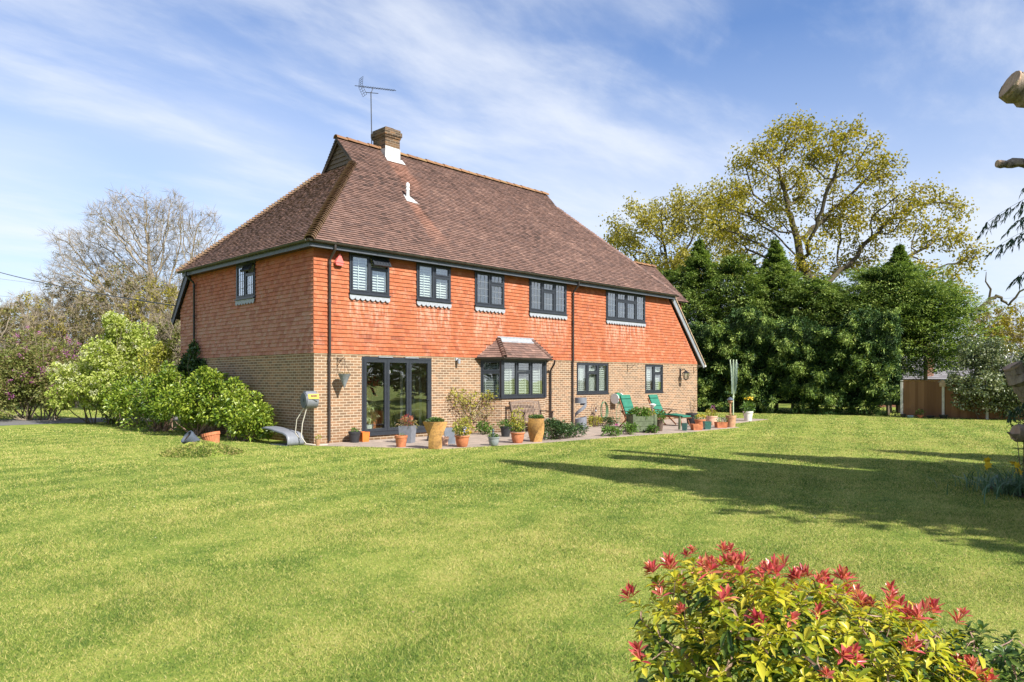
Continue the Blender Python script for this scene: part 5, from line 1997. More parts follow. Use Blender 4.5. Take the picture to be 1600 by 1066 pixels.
# ------------------------------------------------------------------ pieris in the foreground
def pieris(label, centre, half_u, half_v, top, nros, nred, leafm, ln=0.07, base_spread=0.3, lowz=0.12):
    c = np.array(centre)
    root = thing('pieris_shrub', label, 'shrub', tuple(c))
    P, rd = [], []
    tries = 0
    while len(P) < nros and tries < 20000:
        tries += 1
        u, v = RNG.uniform(-1, 1), RNG.uniform(-1, 1)
        if u * u * 0.8 + v * v > 1.0:
            continue
        hz = top(u * half_u) * (1 - 0.22 * v * v - 0.05 * u ** 4)
        sh = RNG.random() ** 0.55
        z = lowz + (hz - lowz) * (0.30 + 0.70 * sh)
        p = RGT * u * half_u * (0.8 + 0.2 * sh) + FWD * v * half_v + np.array([0, 0, z])
        if any(np.linalg.norm(p - q) < ln * 0.85 for q in P):
            continue
        P.append(p)
        rd.append(hz - z)
    P = np.array(P)
    order = np.argsort(np.array(rd) + RNG.random(len(rd)) ** 2 * 0.22)
    red = np.zeros(len(P), bool)
    red[order[:nred]] = True
    # stems
    nodes, par = [], []
    for i in range(7):
        b = RGT * RNG.uniform(-base_spread, base_spread) * 1.6 + FWD * RNG.uniform(-0.15, 0.15)
        nodes += [b, b + np.array([0, 0, 0.06])]
        par += [-1, len(nodes) - 2]
    Q, pa = colonize(nodes, par, P, 0.035, 2.0, 0.03, 90, 0.02)
    mb_, rad_, _ = wood(Q, pa, 0.0026, 2.1, 0.014)
    mb_.build('stem', 'stem_pink', root, smooth=True, fix=False)
    q1, q2, q3 = [], [], []
    for p, r_ in zip(P, red):
        o = norm((p - np.array([0, 0, 0.12]))[None])[0] * 0.55 + np.array([0, 0, 0.75]) + RNG.normal(size=3) * 0.22
        o = o / np.linalg.norm(o)
        s = np.cross(o, RNG.normal(size=3))
        s /= np.linalg.norm(s)
        t = np.cross(o, s)
        m = RNG.integers(8, 16)
        ls_ = RNG.uniform(0.7, 1.15)
        a = np.arange(m) * 2.4 + RNG.uniform(0, 6)
        rr = np.cos(a)[:, None] * s + np.sin(a)[:, None] * t
        k = np.linspace(0, 1, m)[:, None]
        ax = rr * (1.0 - 0.55 * k) + o * (-0.15 + 0.75 * k) + RNG.normal(size=(m, 3)) * 0.10
        pos = p + o * (k - 0.6) * 0.035 
        nn = o[None] * 1.0 + rr * -0.2 + RNG.normal(size=(m, 3)) * 0.15
        q1.append(leaf_arrays(pos, ax, ln * ls_ * RNG.uniform(0.55, 1.2, m), ln * 0.29 * ls_ * RNG.uniform(0.7, 1.2, m), 0.3, 0.28, RNG, nn, 2))
        # older leaves down the shoot
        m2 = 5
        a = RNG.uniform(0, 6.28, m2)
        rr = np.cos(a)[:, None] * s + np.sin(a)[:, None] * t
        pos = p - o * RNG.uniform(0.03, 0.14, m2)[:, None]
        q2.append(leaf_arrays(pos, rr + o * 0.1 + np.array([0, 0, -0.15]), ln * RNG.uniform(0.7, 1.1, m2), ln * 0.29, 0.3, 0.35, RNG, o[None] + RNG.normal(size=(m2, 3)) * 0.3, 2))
        if r_:
            sz_ = RNG.uniform(0.6, 1.15)
            for ww in range(RNG.integers(1, 4)):
                m3 = RNG.integers(9, 14)
                off = (s * RNG.normal() + t * RNG.normal()) * 0.026 * (ww > 0) + o * (0.045 + 0.02 * RNG.random())
                a = np.arange(m3) * 2.4
                rr = np.cos(a)[:, None] * s + np.sin(a)[:, None] * t
                k = np.linspace(0, 1, m3)[:, None]
                ax = rr * (1.0 - 0.7 * k) + o * (0.30 + 0.8 * k) + RNG.normal(size=(m3, 3)) * 0.10
                q3.append(leaf_arrays(p + off + o * k * 0.015, ax, ln * 0.72 * sz_ * RNG.uniform(0.7, 1.15, m3), ln * 0.17 * RNG.uniform(0.8, 1.2, m3), 0.3, 0.12, RNG, o[None] + RNG.normal(size=(m3, 3)) * 0.2, 2))
    np_mesh('leaves', *join(q1), leafm, root, smooth=True)
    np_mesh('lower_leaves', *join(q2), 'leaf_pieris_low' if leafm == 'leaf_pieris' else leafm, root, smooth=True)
    if q3:
        np_mesh('new_shoots', *join(q3), 'leaf_red', root, smooth=True)


ptop = lambda u: float(np.interp(u, [-0.74, -0.62, -0.44, -0.19, 0.0, 0.2, 0.38, 0.6, 0.72], [0.62, 0.80, 0.975, 0.92, 0.885, 0.83, 0.78, 0.70, 0.55]))
pieris('large pieris with yellow green leaves and bright red new shoots in the foreground', at(3.0, 1.175), 0.69, 0.42, ptop, 265, 66, 'leaf_pieris', 0.078, 0.28, 0.25)
pieris('small dark green pieris at the right bottom corner beside the large one', at(2.95, 1.93), 0.32, 0.26, lambda u: 0.72 - 0.22 * abs(u), 80, 4, 'leaf_pieris_low', 0.066, 0.12, 0.2)

# ================================================================== GARDEN OBJECTS
M['terracotta'] = plain('terracotta', (0.44, 0.16, 0.075), 0.8, 0.3, 7, 0.2)
M['terracotta_rim'] = plain('terracotta_rim', (0.62, 0.38, 0.27), 0.75, 0.16, 10, 0.25)
M['terracotta_old'] = plain('terracotta_old', (0.42, 0.24, 0.14), 0.85, 0.25, 8, 0.2)
M['orange_plastic'] = plain('orange_plastic', (0.62, 0.17, 0.035), 0.4, 0.08, 8)
M['pot_black'] = plain('pot_black', (0.03, 0.03, 0.034), 0.5, 0.25, 8)
M['pot_grey'] = plain('pot_grey', (0.24, 0.26, 0.27), 0.6, 0.14, 8)
M['pot_slate'] = plain('pot_slate', (0.07, 0.085, 0.11), 0.5, 0.25, 8)
M['zinc'] = plain('zinc', (0.17, 0.18, 0.205), 0.5, 0.18, 9, 0.5)
M['teal_glaze'] = plain('teal_glaze', (0.035, 0.11, 0.10), 0.25, 0.2, 8, 0.6)
M['green_plastic'] = plain('green_plastic', (0.03, 0.20, 0.11), 0.45, 0.12, 8)
M['cushion_green'] = plain('cushion_green', (0.035, 0.165, 0.112), 0.85, 0.14, 7, 0.15, bs=0.5)
M['planter_wood'] = plain('planter_wood', (0.12, 0.145, 0.085), 0.8, 0.3, 9, 0.2, bs=0.5)
M['grey_plastic'] = plain('grey_plastic', (0.19, 0.20, 0.225), 0.45, 0.1, 6)
M['dark_grey_plastic'] = plain('dark_grey_plastic', (0.09, 0.10, 0.115), 0.5, 0.12, 6)
M['yellow_label'] = plain('yellow_label', (0.80, 0.48, 0.02), 0.4, 0.04, 6)
M['hose_cream'] = plain('hose_cream', (0.50, 0.46, 0.38), 0.5, 0.1, 12)
M['hose_green'] = plain('hose_green', (0.10, 0.19, 0.10), 0.45, 0.1, 12)
M['rust'] = plain('rust', (0.10, 0.06, 0.045), 0.8, 0.4, 15, 0.3)
M['concrete'] = plain('concrete', (0.52, 0.50, 0.45), 0.9, 0.15, 9, 0.15)
M['slate_roof'] = tile_mat('slate_roof', [(0.20, 0.19, 0.20), (0.26, 0.25, 0.26), (0.17, 0.16, 0.17)])
M['pale_roof'] = plain('pale_roof', (0.42, 0.39, 0.38), 0.8, 0.15, 3)
M['dryer_metal'] = plain('dryer_metal', (0.50, 0.58, 0.42), 0.4, 0.12, 8, 0.5)
M['dryer_line'] = plain('dryer_line', (0.40, 0.50, 0.44), 0.6, 0.1, 8)
M['magenta'] = plain('magenta', (0.42, 0.03, 0.22), 0.6, 0.2, 30)
M['pansy_blue'] = leafmat('pansy_blue', [(0.20, 0.20, 0.50), (0.45, 0.40, 0.65), (0.65, 0.6, 0.75)], 0.3)


def twist_mat(t):
    v = posv(t)
    n = t.noise(v, 5, 5, 0.65)
    n2 = t.noise(v, 22, 4, 0.7)
    c = t.ramp(n, [(0.3, (0.36, 0.18, 0.06)), (0.5, (0.47, 0.26, 0.09)), (0.75, (0.22, 0.125, 0.055))])
    c = t.mix(t.rng(n2, 0.48, 0.70, 0, 0.65), c, (0.13, 0.085, 0.045))
    return pr(t, c, 0.9, 0.15, 0, n2, 0.8, 0.015)


M['twist_clay'] = mat('twist_clay', twist_mat)


def fence_wood(t):
    g = t.n('ShaderNodeNewGeometry')
    v = g.outputs['Position']
    mp = t.n('ShaderNodeMapping', {'Vector': v})
    mp.inputs['Scale'].default_value = (14, 14, 1.2)
    n = t.noise(mp.outputs[0], 1.0, 4, 0.6)
    r = g.outputs['Random Per Island']
    c = t.ramp(t.math('ADD', t.math('MULTIPLY', r, 0.6), t.math('MULTIPLY', n, 0.4)), [(0.2, (0.14, 0.072, 0.034)), (0.5, (0.19, 0.10, 0.048)), (0.8, (0.235, 0.13, 0.065))])
    return pr(t, c, 0.85, 0.2, 0, n, 0.4, 0.006)


M['fence_wood'] = mat('fence_wood', fence_wood)
PZ = 0.012


def foliage(name, root, c, r, n, leaf, L, W, up=0.5, droop=0.3, shell=0.2):
    p, d = blobs(n, [(c, r, 1)], shell)
    return np_mesh(name, *leaf_arrays(p, d * 0.7 + RNG.normal(size=p.shape) * 0.5 + np.array([0, 0, up]), L * RNG.uniform(0.6, 1.2, len(p)), W * RNG.uniform(0.7, 1.2, len(p)), 0.2, droop), leaf, root)


def stems(root, n, h, spread, m='stem_pink', r=0.004, z0=0.0, lean=(0, 0)):
    b = MB()
    for i in range(n):
        a = RNG.uniform(0, 6.28)
        e = np.array([math.cos(a) * spread * RNG.uniform(0.2, 1) + lean[0], math.sin(a) * spread * RNG.uniform(0.2, 1) + lean[1], z0 + h * RNG.uniform(0.6, 1)])
        s = np.array([math.cos(a) * 0.03, math.sin(a) * 0.03, z0])
        b.tube([s, (s + e) / 2 + RNG.normal(size=3) * 0.02, e], [r, r * 0.8, r * 0.4], 4, caps=False)
    return b.build('stem', m, root, smooth=True, fix=False)


def pot(label, x, y, r, h, m='terracotta', name='plant_pot', shape='round', rz=0.0, rim=None, z=PZ, rb=0.7, n=28, flute=0.0, group='plant pots along the patio edge', cat='plant pot', soil=True):
    root = thing(name, label, cat, (x, y, z), rz, group)
    b = MB()
    if shape == 'round':
        t_ = r * 0.09
        b.lathe([(r * rb, 0), (r * (rb + (0.93 - rb) * 0.5), h * 0.42), (r * 0.93, h * 0.80), (r, h * 0.81), (r * 1.01, h), (r - t_ * 1.5, h), (r - t_ * 2, h * 0.82)], n, flute=flute)
    elif shape == 'bowl':
        b.lathe([(r * 0.62, 0), (r * 0.75, h * 0.12), (r * 0.90, h * 0.55), (r * 0.93, h * 0.84), (r * 1.03, h * 0.86), (r * 1.05, h), (r * 0.9, h), (r * 0.88, h * 0.86)], n)
    elif shape == 'square':
        b.lathe([(r * rb, 0), (r, h), (r * 0.9, h), (r * 0.88, h * 0.88)], 24, square=True)
    o = b.build('pot', m, root, smooth=(shape != 'square'))
    if rim:
        q = MB()
        q.lathe([(r * 1.055, h * 0.985), (r * 1.06, h * 1.012), (r * 0.88, h * 1.012), (r * 0.87, h * 0.985)], n)
        q.build('rim', rim, root, smooth=True)
    if soil:
        q = MB()
        if shape == 'square':
            q.lathe([(r * 0.88, h * 0.86), (r * 0.8, h * 0.9)], 24, square=True)
        else:
            q.lathe([(r * 0.89, h * 0.83), (r * 0.5, h * 0.88)], n)
        q.build('soil', 'soil', root)
    return root


p = pot('black plastic pot with small green plant against the wall beside the glass doors', 1.04, -0.33, 0.17, 0.30, 'pot_black')
foliage('foliage', p, (0, 0, 0.33), (0.09, 0.09, 0.07), 90, 'leaf_green', 0.06, 0.03)
pot('small square orange pot between the black pot and the glass doors', 1.36, -0.30, 0.12, 0.27, 'orange_plastic', shape='square', rb=0.85)
p = pot('grey square planter with reddish brown plant in front of the glass doors', 1.98, -1.45, 0.19, 0.46, 'zinc', shape='square', rz=R(30), rb=0.82)
foliage('foliage', p, (0, 0, 0.55), (0.24, 0.24, 0.13), 160, 'leaf_dry', 0.12, 0.025, 0.3, 0.3)
foliage('red_foliage', p, (0, 0, 0.6), (0.14, 0.14, 0.14), 90, 'leaf_red', 0.10, 0.02, 0.6, 0.2)
p = pot('plain terracotta pot with low sprigs in front of the grey square planter', 1.11, -2.31, 0.165, 0.29)
foliage('foliage', p, (0, 0, 0.29), (0.08, 0.08, 0.05), 40, 'leaf_green', 0.05, 0.02)
p = pot('small pale terracotta pot just behind the left twisted planter', 2.2, -2.75, 0.10, 0.22, 'terracotta_rim')
p = pot('wide terracotta pot with blue and yellow pansies and yellowing leaves', 2.19, -3.42, 0.185, 0.29, shape='bowl', rim='terracotta_rim')
stems(p, 9, 0.38, 0.16, z0=0.26)
foliage('foliage', p, (0.03, 0, 0.52), (0.26, 0.26, 0.24), 420, 'leaf_yellow', 0.075, 0.035, 0.2, 0.4)
foliage('lower_foliage', p, (-0.1, -0.05, 0.42), (0.22, 0.2, 0.14), 150, 'leaf_green', 0.06, 0.03)
foliage('flower', p, (-0.06, -0.17, 0.43), (0.13, 0.08, 0.08), 36, 'pansy_blue', 0.05, 0.05)
foliage('yellow_flower', p, (0.0, -0.18, 0.40), (0.16, 0.07, 0.05), 30, 'petal_yellow', 0.05, 0.045)
p = pot('round grey pot with low green plant in the middle of the patio edge', 3.02, -3.72, 0.15, 0.22, 'pot_grey', shape='bowl')
foliage('foliage', p, (0, 0, 0.25), (0.16, 0.16, 0.06), 170, 'leaf_green', 0.05, 0.025)
fig = thing('garden_figure', 'little grey stone figure standing in the round grey pot', 'ornament', (3.02, -3.70, PZ + 0.19))
b = MB()
b.lathe([(0.035, 0), (0.045, 0.03), (0.038, 0.10), (0.03, 0.145), (0.018, 0.16), (0.03, 0.18), (0.032, 0.205), (0.016, 0.235)], 12)
b.build('body', 'pot_slate', fig, smooth=True)
p = pot('black plastic pot with bright green plant behind the terracotta pots near the bay', 5.36, -1.84, 0.17, 0.31, 'pot_black')
foliage('foliage', p, (0, 0, 0.38), (0.26, 0.26, 0.12), 300, 'leaf_green', 0.08, 0.03)
p = pot('wide terracotta pot with tall leafy stems beside the right twisted planter', 4.02, -3.62, 0.19, 0.29, shape='bowl', rim='terracotta_rim')
stems(p, 10, 0.6, 0.16, z0=0.26)
foliage('foliage', p, (0, 0, 0.62), (0.2, 0.2, 0.36), 330, 'leaf_yellow', 0.075, 0.035, 0.2, 0.4)
foliage('lower_foliage', p, (0, 0, 0.42), (0.22, 0.22, 0.16), 120, 'leaf_green', 0.07, 0.03)


def twist(label, x, y, rz, h, r):
    root = thing('twisted_planter', label, 'planter', (x, y, PZ), rz, 'twisted clay planters')
    b = MB()
    prof = [(r * (0.60 + 0.46 * (i / 14) ** 1.2), h * i / 14) for i in range(15)] + [(r * 0.95, h * 1.0)]
    # square section that turns as it rises; inward lip closes the top
    n = 48
    vs, fs = [], []
    m_ = len(prof)
    for i, (rr, z) in enumerate(prof):
        tw = R(72) * min(1, i / 14)
        for k in range(n):
            a = 2 * math.pi * k / n
            aa = (a + math.pi / 4) % (math.pi / 2) - math.pi / 4
            q = rr / abs(math.cos(aa))
            vs.append((q * math.cos(a + tw), q * math.sin(a + tw), z))
    for i in range(m_ - 1):
        for k in range(n):
            fs.append((i * n + k, i * n + (k + 1) % n, (i + 1) * n + (k + 1) % n, (i + 1) * n + k))
    fs.append(tuple(range(n - 1, -1, -1)))
    fs.append(tuple((m_ - 1) * n + k for k in range(n)))
    b.add(vs, fs)
    b.build('body', 'twist_clay', root, smooth=True)
    foliage('foliage', root, (0, 0, h + 0.015), (r * 1.05, r * 1.05, 0.06), 420, 'leaf_bushgreen', 0.055, 0.028, 0.6, 0.1)
    foliage('bright_foliage', root, (0, 0, h + 0.04), (r * 1.0, r * 1.0, 0.05), 160, 'leaf_green', 0.06, 0.028, 0.6, 0.1)
    stems(root, 5, 0.13, 0.2, 'leaf_yellow', 0.003, h)
    return root


twist('twisted square clay planter with dark sedum in front of the glass doors', 1.42, -3.28, R(20), 0.66, 0.205)
twist('twisted square clay planter in front of the wooden bench', 4.67, -3.70, R(-25), 0.64, 0.205)
# low black stool glimpsed behind the left twisted planter
st = thing('black_stool', 'low black stool half hidden behind the left twisted planter', 'stool', (3.05, -1.45, PZ), R(20))
b = MB()
b.box((-0.32, -0.16, 0.30), (0.32, 0.16, 0.34))
b.build('seat', 'pot_black', st)
for sx in (-1, 1):
    for sy in (-1, 1):
        b = MB()
        b.beam((sx * 0.24, sy * 0.12, 0.30), (sx * 0.31, sy * 0.15, 0.0), 0.045, 0.045)
        b.build('leg', 'pot_black', st)
sl = thing('slate_slab', 'dark grey slab leaning beside the pansy pot', 'slab', (2.55, -2.55, PZ), R(-25))
b = MB()
b.poly([(-0.14, 0, 0), (0.14, 0, 0), (0.14, 0.10, 0.42), (-0.14, 0.10, 0.42)], (0, 0.035, 0.01))
b.build('slab', 'pot_slate', sl)

# ---- wooden bench in front of the bay
bn = thing('garden_bench', 'weathered wooden garden bench with slatted back below the bay window', 'bench', (7.40, -1.05, PZ))
BL = 0.68
b = MB()
for i in range(5):
    b.box((-BL, -0.30 + i * 0.10, 0.42), (BL, -0.215 + i * 0.10, 0.44))
b.box((-BL, -0.29, 0.35), (BL, -0.26, 0.42))
b.build('seat', 'bench_wood', bn)
b = MB()
for i in range(19):
    x = -BL + 0.05 + (2 * BL - 0.1) * i / 18
    b.beam((x, 0.21, 0.50), (x, 0.33, 0.93), 0.034, 0.012, (0, 1, 0))
pts = [(-BL + 2 * BL * i / 12, 0.345, 0.945 + 0.05 * math.sin(math.pi * i / 12)) for i in range(13)]
for a_, c_ in zip(pts[:-1], pts[1:]):
    b.beam(a_, c_, 0.035, 0.075)
b.beam((-BL, 0.205, 0.48), (BL, 0.205, 0.48), 0.03, 0.06)
b.build('backrest', 'bench_wood', bn)
for sx in (-1, 1):
    b = MB()
    b.beam((sx * BL, 0.17, 0.0), (sx * BL, 0.22, 0.45), 0.06, 0.06)
    b.beam((sx * BL, 0.22, 0.45), (sx * BL, 0.36, 1.0), 0.055, 0.055)
    b.build('leg', 'wood_dark', bn)
    b = MB()
    b.beam((sx * BL, -0.27, 0.0), (sx * BL, -0.27, 0.64), 0.06, 0.06)
    b.build('leg', 'wood_dark', bn)
    b = MB()
    b.beam((sx * BL, -0.36, 0.66), (sx * BL, 0.28, 0.67), 0.075, 0.03)
    b.build('armrest', 'wood_dark', bn)

# ---- climber on the wall, bushes and low plants of the border
cl = thing('wall_climber', 'sparse half dry climbing shrub trained on the wall left of the bay', 'climber', (5.25, -0.22, PZ))
attr, _ = blobs(420, [((5.05, -0.25, 1.15), (0.45, 0.16, 0.35), 2), ((5.35, -0.3, 0.75), (0.35, 0.18, 0.5), 2), ((5.85, -0.42, 1.2), (0.6, 0.14, 0.16), 2), ((5.95, -0.42, 0.75), (0.5, 0.12, 0.3), 1.2), ((4.75, -0.15, 1.35), (0.16, 0.1, 0.25), 0.6)], 0.1)
Q, pa = colonize([(0.0, 0, 0), (0.0, 0, 0.15), (0.02, 0, 0.3)], [-1, 0, 1], attr - np.array([5.25, -0.22, PZ]), 0.07, 2, 0.08, 60)
mb_, rad_, _ = wood(Q, pa, 0.004, 2.2, 0.025)
mb_.build('stem', 'bark_grey', cl, smooth=True, fix=False)
k = RNG.integers(8, len(Q), 900)
pos = Q[k] + RNG.normal(size=(900, 3)) * 0.05
hi = pos[:, 2] + RNG.normal(size=900) * 0.25 > 1.0
np_mesh('dry_foliage', *leaf_arrays(pos[~hi], rdir((~hi).sum()), 0.075 * RNG.uniform(0.6, 1.2, (~hi).sum()), 0.04, 0.2, 0.3), 'leaf_dry', cl)
np_mesh('foliage', *leaf_arrays(pos[hi], rdir(hi.sum()), 0.08 * RNG.uniform(0.6, 1.2, hi.sum()), 0.045, 0.2, 0.3), 'leaf_yellow', cl)
shrub('border_plant', 'low bright green clump at the foot of the wall climber', 'plant', (5.55, -0.75, PZ), [((5.55, -0.75, 0.2), (0.4, 0.28, 0.22), 1)], 420, 'leaf_green', 0.09, 0.05, 5, low=0.0)
shrub('evergreen_bush', 'dark green bush between the bench and the grey spiral sculpture', 'shrub', (5.95, -3.55, 0),
      [((5.7, -3.6, 0.26), (0.75, 0.45, 0.28), 2), ((6.45, -3.55, 0.26), (0.75, 0.45, 0.26), 2), ((5.75, -3.3, 0.42), (0.45, 0.4, 0.25), 1)], 4200, 'leaf_bushgreen', 0.085, 0.04, 18, low=0.0)
BGp = 'low border plants in front of the house'
for (x, y, r_, h_, lab) in [(7.75, -3.95, 0.42, 0.17, 'low green plant at the patio edge left of the magenta flower'), (8.75, -3.95, 0.45, 0.18, 'low green plant at the patio edge before the wooden planter'),
                            (9.75, -4.2, 0.25, 0.13, 'yellowish low tuft at the foot of the wooden planter')]:
    shrub('border_plant', lab, 'plant', (x, y, 0), [((x, y, h_), (r_, 0.26, h_), 1)], 520, 'leaf_green', 0.10, 0.045, 4, low=0.0, group=BGp)
shrub('border_plant', 'small leafy plant at the foot of the metal ornament', 'plant', (11.0, -0.8, PZ), [((11.1, -0.8, 0.22), (0.5, 0.28, 0.22), 1)], 420, 'leaf_yellow', 0.09, 0.05, 6, low=0.0, group=BGp)
shrub('border_plant', 'dark low plant by the wall below the green hose loops', 'plant', (12.0, -0.7, PZ), [((12.0, -0.7, 0.16), (0.5, 0.25, 0.16), 1)], 320, 'leaf_bushgreen', 0.09, 0.05, 4, low=0.0, group=BGp)
fl = thing('magenta_flower', 'single magenta flower head among the low border plants', 'flower', (8.2, -3.85, 0))
b = MB()
b.tube([(0, 0, 0), (0.01, 0, 0.28)], 0.006, 5)
b.build('stem', 'leaf_green', fl)
b = MB()
for k in range(16):
    a = k * 2.4
    b.add([(0, 0, 0.30), (0.05 * math.cos(a - 0.3), 0.05 * math.sin(a - 0.3), 0.31 + 0.004 * k), (0.085 * math.cos(a), 0.085 * math.sin(a), 0.29 + 0.005 * k), (0.05 * math.cos(a + 0.3), 0.05 * math.sin(a + 0.3), 0.31 + 0.004 * k)], [(0, 1, 2, 3)])
b.build('petals', 'magenta', fl, fix=False)

# ---- grey spiral sculpture
sc_ = thing('spiral_sculpture', 'grey zinc sculpture cut like a peeled spiral cylinder against the wall', 'sculpture', (9.55, -1.35, PZ), R(0))
r_ = 0.205
b = MB()
n = 36
top = []
vs, fs = [], []
def sheet(z0f, z1f, a0, a1, steps, th=0.012):
    o = len(vs)
    for i in range(steps + 1):
        t = i / steps
        a = a0 + (a1 - a0) * t
        for rr in (r_, r_ - th):
            for z in (z0f(t), z1f(t)):
                vs.append((rr * math.cos(a), rr * math.sin(a), z))
    for i in range(steps):
        k = o + i * 4
        fs.extend([(k, k + 4, k + 5, k + 1), (k + 2, k + 3, k + 7, k + 6), (k + 1, k + 5, k + 7, k + 3), (k, k + 2, k + 6, k + 4)])
tp = 2 * math.pi
v0 = R(-135)
sheet(lambda t: 0.0, lambda t: 0.40 + 0.05 * math.sin(tp * t), v0, v0 + tp, 40)
sheet(lambda t: 0.34 + 0.48 * t, lambda t: 0.46 + 0.52 * t, v0 - R(110), v0 + R(80), 30)
sheet(lambda t: 0.90 - 0.08 * (t > 0.8), lambda t: 1.09, v0 - R(180), v0 + R(180), 40)
b.add(vs, fs)
b.build('band', 'zinc', sc_, smooth=True)
b = MB()
b.lathe([(r_ - 0.015, 0.05), (r_ - 0.02, 0.08)], 24)
b.build('base', 'zinc', sc_)

# ---- rusty ornament stake with a curl
ms = thing('metal_ornament', 'rusty metal garden stake with a curled bird shaped top by the wall', 'ornament', (10.75, -1.0, PZ))
b = MB()
b.tube([(-0.03, 0, 0), (-0.03, 0, 0.72)], 0.012, 6)
b.tube([(0.05, 0, 0), (0.05, 0, 0.6)], 0.012, 6)
pts = [(-0.05 + 0.13 * math.cos(R(20 + 17 * k)), 0, 0.62 + 0.2 * math.sin(R(20 + 17 * k))) for k in range(14)]
b.tube(pts, 0.009, 5)
b.tube([(0.05, 0, 0.6), (0.09, 0, 0.68), (0.13, 0, 0.72), (0.11, 0, 0.62)], 0.02, 6)
b.build('stake', 'rust', ms, smooth=True)
b = MB()
b.lathe([(0.01, -0.03), (0.04, 0.0), (0.035, 0.03), (0.01, 0.05)], 10, (0.07, -0.02, 0.58))
b.build('ball', 'lead', ms, smooth=True)

# ---- green hose loops on a stand and the wall reel
hs_ = thing('hose_stand', 'coil of green garden hose hanging on a thin stand by the wall', 'hose', (11.95, -0.45, PZ))
b = MB()
b.tube([(0, 0, 0), (0, 0, 0.9), (0.0, -0.05, 0.95)], 0.012, 6)
b.build('stand', 'rust', hs_)
b = MB()
for k in range(6):
    rx, rz_ = 0.17 + 0.012 * k, 0.30 + 0.03 * (k % 3)
    b.tube([(rx * math.cos(a), -0.06 - 0.012 * k, 0.88 - rz_ + rz_ * math.sin(a)) for a in np.linspace(0, 2 * math.pi, 25)], 0.0095, 6, caps=False)
b.build('hose', 'hose_green', hs_, smooth=True)
gr_ = thing('hose_reel', 'green wall mounted hose reel with a white end disc above the green deckchair', 'hose reel', (13.25, -0.22, 0.98), 0)
b = MB()
vs = []
def disc_x(bb, x0, x1, r0, cz=0.0, cy=0.0, n=28):
    v_, f_ = [], []
    for x in (x0, x1):
        for k in range(n):
            a = 2 * math.pi * k / n
            v_.append((x, cy + r0 * math.cos(a), cz + r0 * math.sin(a)))
    for k in range(n):
        f_.append((k, (k + 1) % n, n + (k + 1) % n, n + k))
    f_ += [tuple(range(n)), tuple(range(n, 2 * n))]
    bb.add(v_, f_)
disc_x(b, -0.17, 0.10, 0.19)
b.box((-0.15, 0.1, -0.12), (0.1, 0.215, 0.14))
b.box((-0.12, -0.05, 0.17), (0.05, 0.05, 0.24))
b.build('drum', 'green_plastic', gr_, smooth=True)
b = MB()
disc_x(b, 0.101, 0.15, 0.225)
disc_x(b, -0.20, -0.171, 0.20)
b.build('end_disc', 'white', gr_, smooth=True)
b = MB()
b.tube([(-0.05, -0.17, -0.1), (-0.07, -0.2, -0.5), (-0.2, -0.2, -0.9), (-0.35, -0.22, -0.955)], 0.010, 6)
b.tube([(-0.12, -0.14, -0.1), (-0.3, -0.15, -0.5), (-0.4, -0.25, -0.955)], 0.009, 6)
b.build('hose', 'hose_green', gr_, smooth=True)

hr = thing('hose_reel', 'grey automatic hose reel with a yellow front label on the shaded corner wall', 'hose reel', (-0.21, -0.16, 1.18), R(-8))
b = MB()
disc_x(b, -0.155, 0.15, 0.215)
b.box((-0.13, -0.05, 0.13), (0.14, 0.14, 0.235))
b.build('drum', 'grey_plastic', hr, smooth=True)
b = MB()
disc_x(b, -0.185, -0.156, 0.195)
disc_x(b, -0.20, -0.186, 0.04)
b.box((0.0, 0.1, -0.1), (0.19, 0.26, 0.1))
b.build('side_disc', 'dark_grey_plastic', hr, smooth=True)
b = MB()
b.poly([(-0.13, -0.222, 0.045), (0.15, -0.222, 0.045), (0.15, -0.185, 0.165), (-0.13, -0.185, 0.165)], (0, -0.012, -0.004))
lab_ = b.build('label_panel', 'yellow_label', hr)
b = MB()
b.beam((-0.07, -0.2165, 0.115), (0.10, -0.2165, 0.115), 0.004, 0.045, (0, 0.3, 1))
b.build('label_mark', 'rust', lab_)
b = MB()
b.tube([(-0.05, -0.21, 0.04), (0.10, -0.23, -0.02)], 0.012, 6)
b.build('handle', 'dark_grey_plastic', hr)
b = MB()
b.tube([(-0.11, -0.05, -0.19), (-0.20, 0.02, -0.6), (-0.22, 0.05, -0.95), (-0.15, -0.1, -1.12), (0.1, -0.28, -1.165), (0.35, -0.3, -1.165)], 0.013, 7)
b.tube([(-0.14, 0.05, -0.19), (-0.28, 0.2, -0.5), (-0.30, 0.25, -0.85), (-0.2, 0.1, -1.05)], 0.011, 7)
b.build('hose', 'hose_cream', hr, smooth=True)

# ---- hanging basket and a cone planter
hb_ = thing('hanging_basket', 'cone shaped hanging basket on an iron bracket left of the glass doors', 'hanging basket', (0.72, -0.33, 1.86))
b = MB()
b.lathe([(0.012, -0.36), (0.06, -0.24), (0.165, 0.0), (0.175, 0.01), (0.15, 0.012), (0.13, -0.03)], 20)
b.build('cone', 'lead_grey', hb_, smooth=True)
b = MB()
for k in range(3):
    a = k * tp / 3
    b.tube([(0.16 * math.cos(a), 0.16 * math.sin(a), 0.0), (0, 0, 0.42)], 0.004, 4)
b.build('chain', 'black_plastic', hb_)
foliage('foliage', hb_, (0, 0, 0.015), (0.15, 0.15, 0.03), 70, 'leaf_dry', 0.05, 0.02)

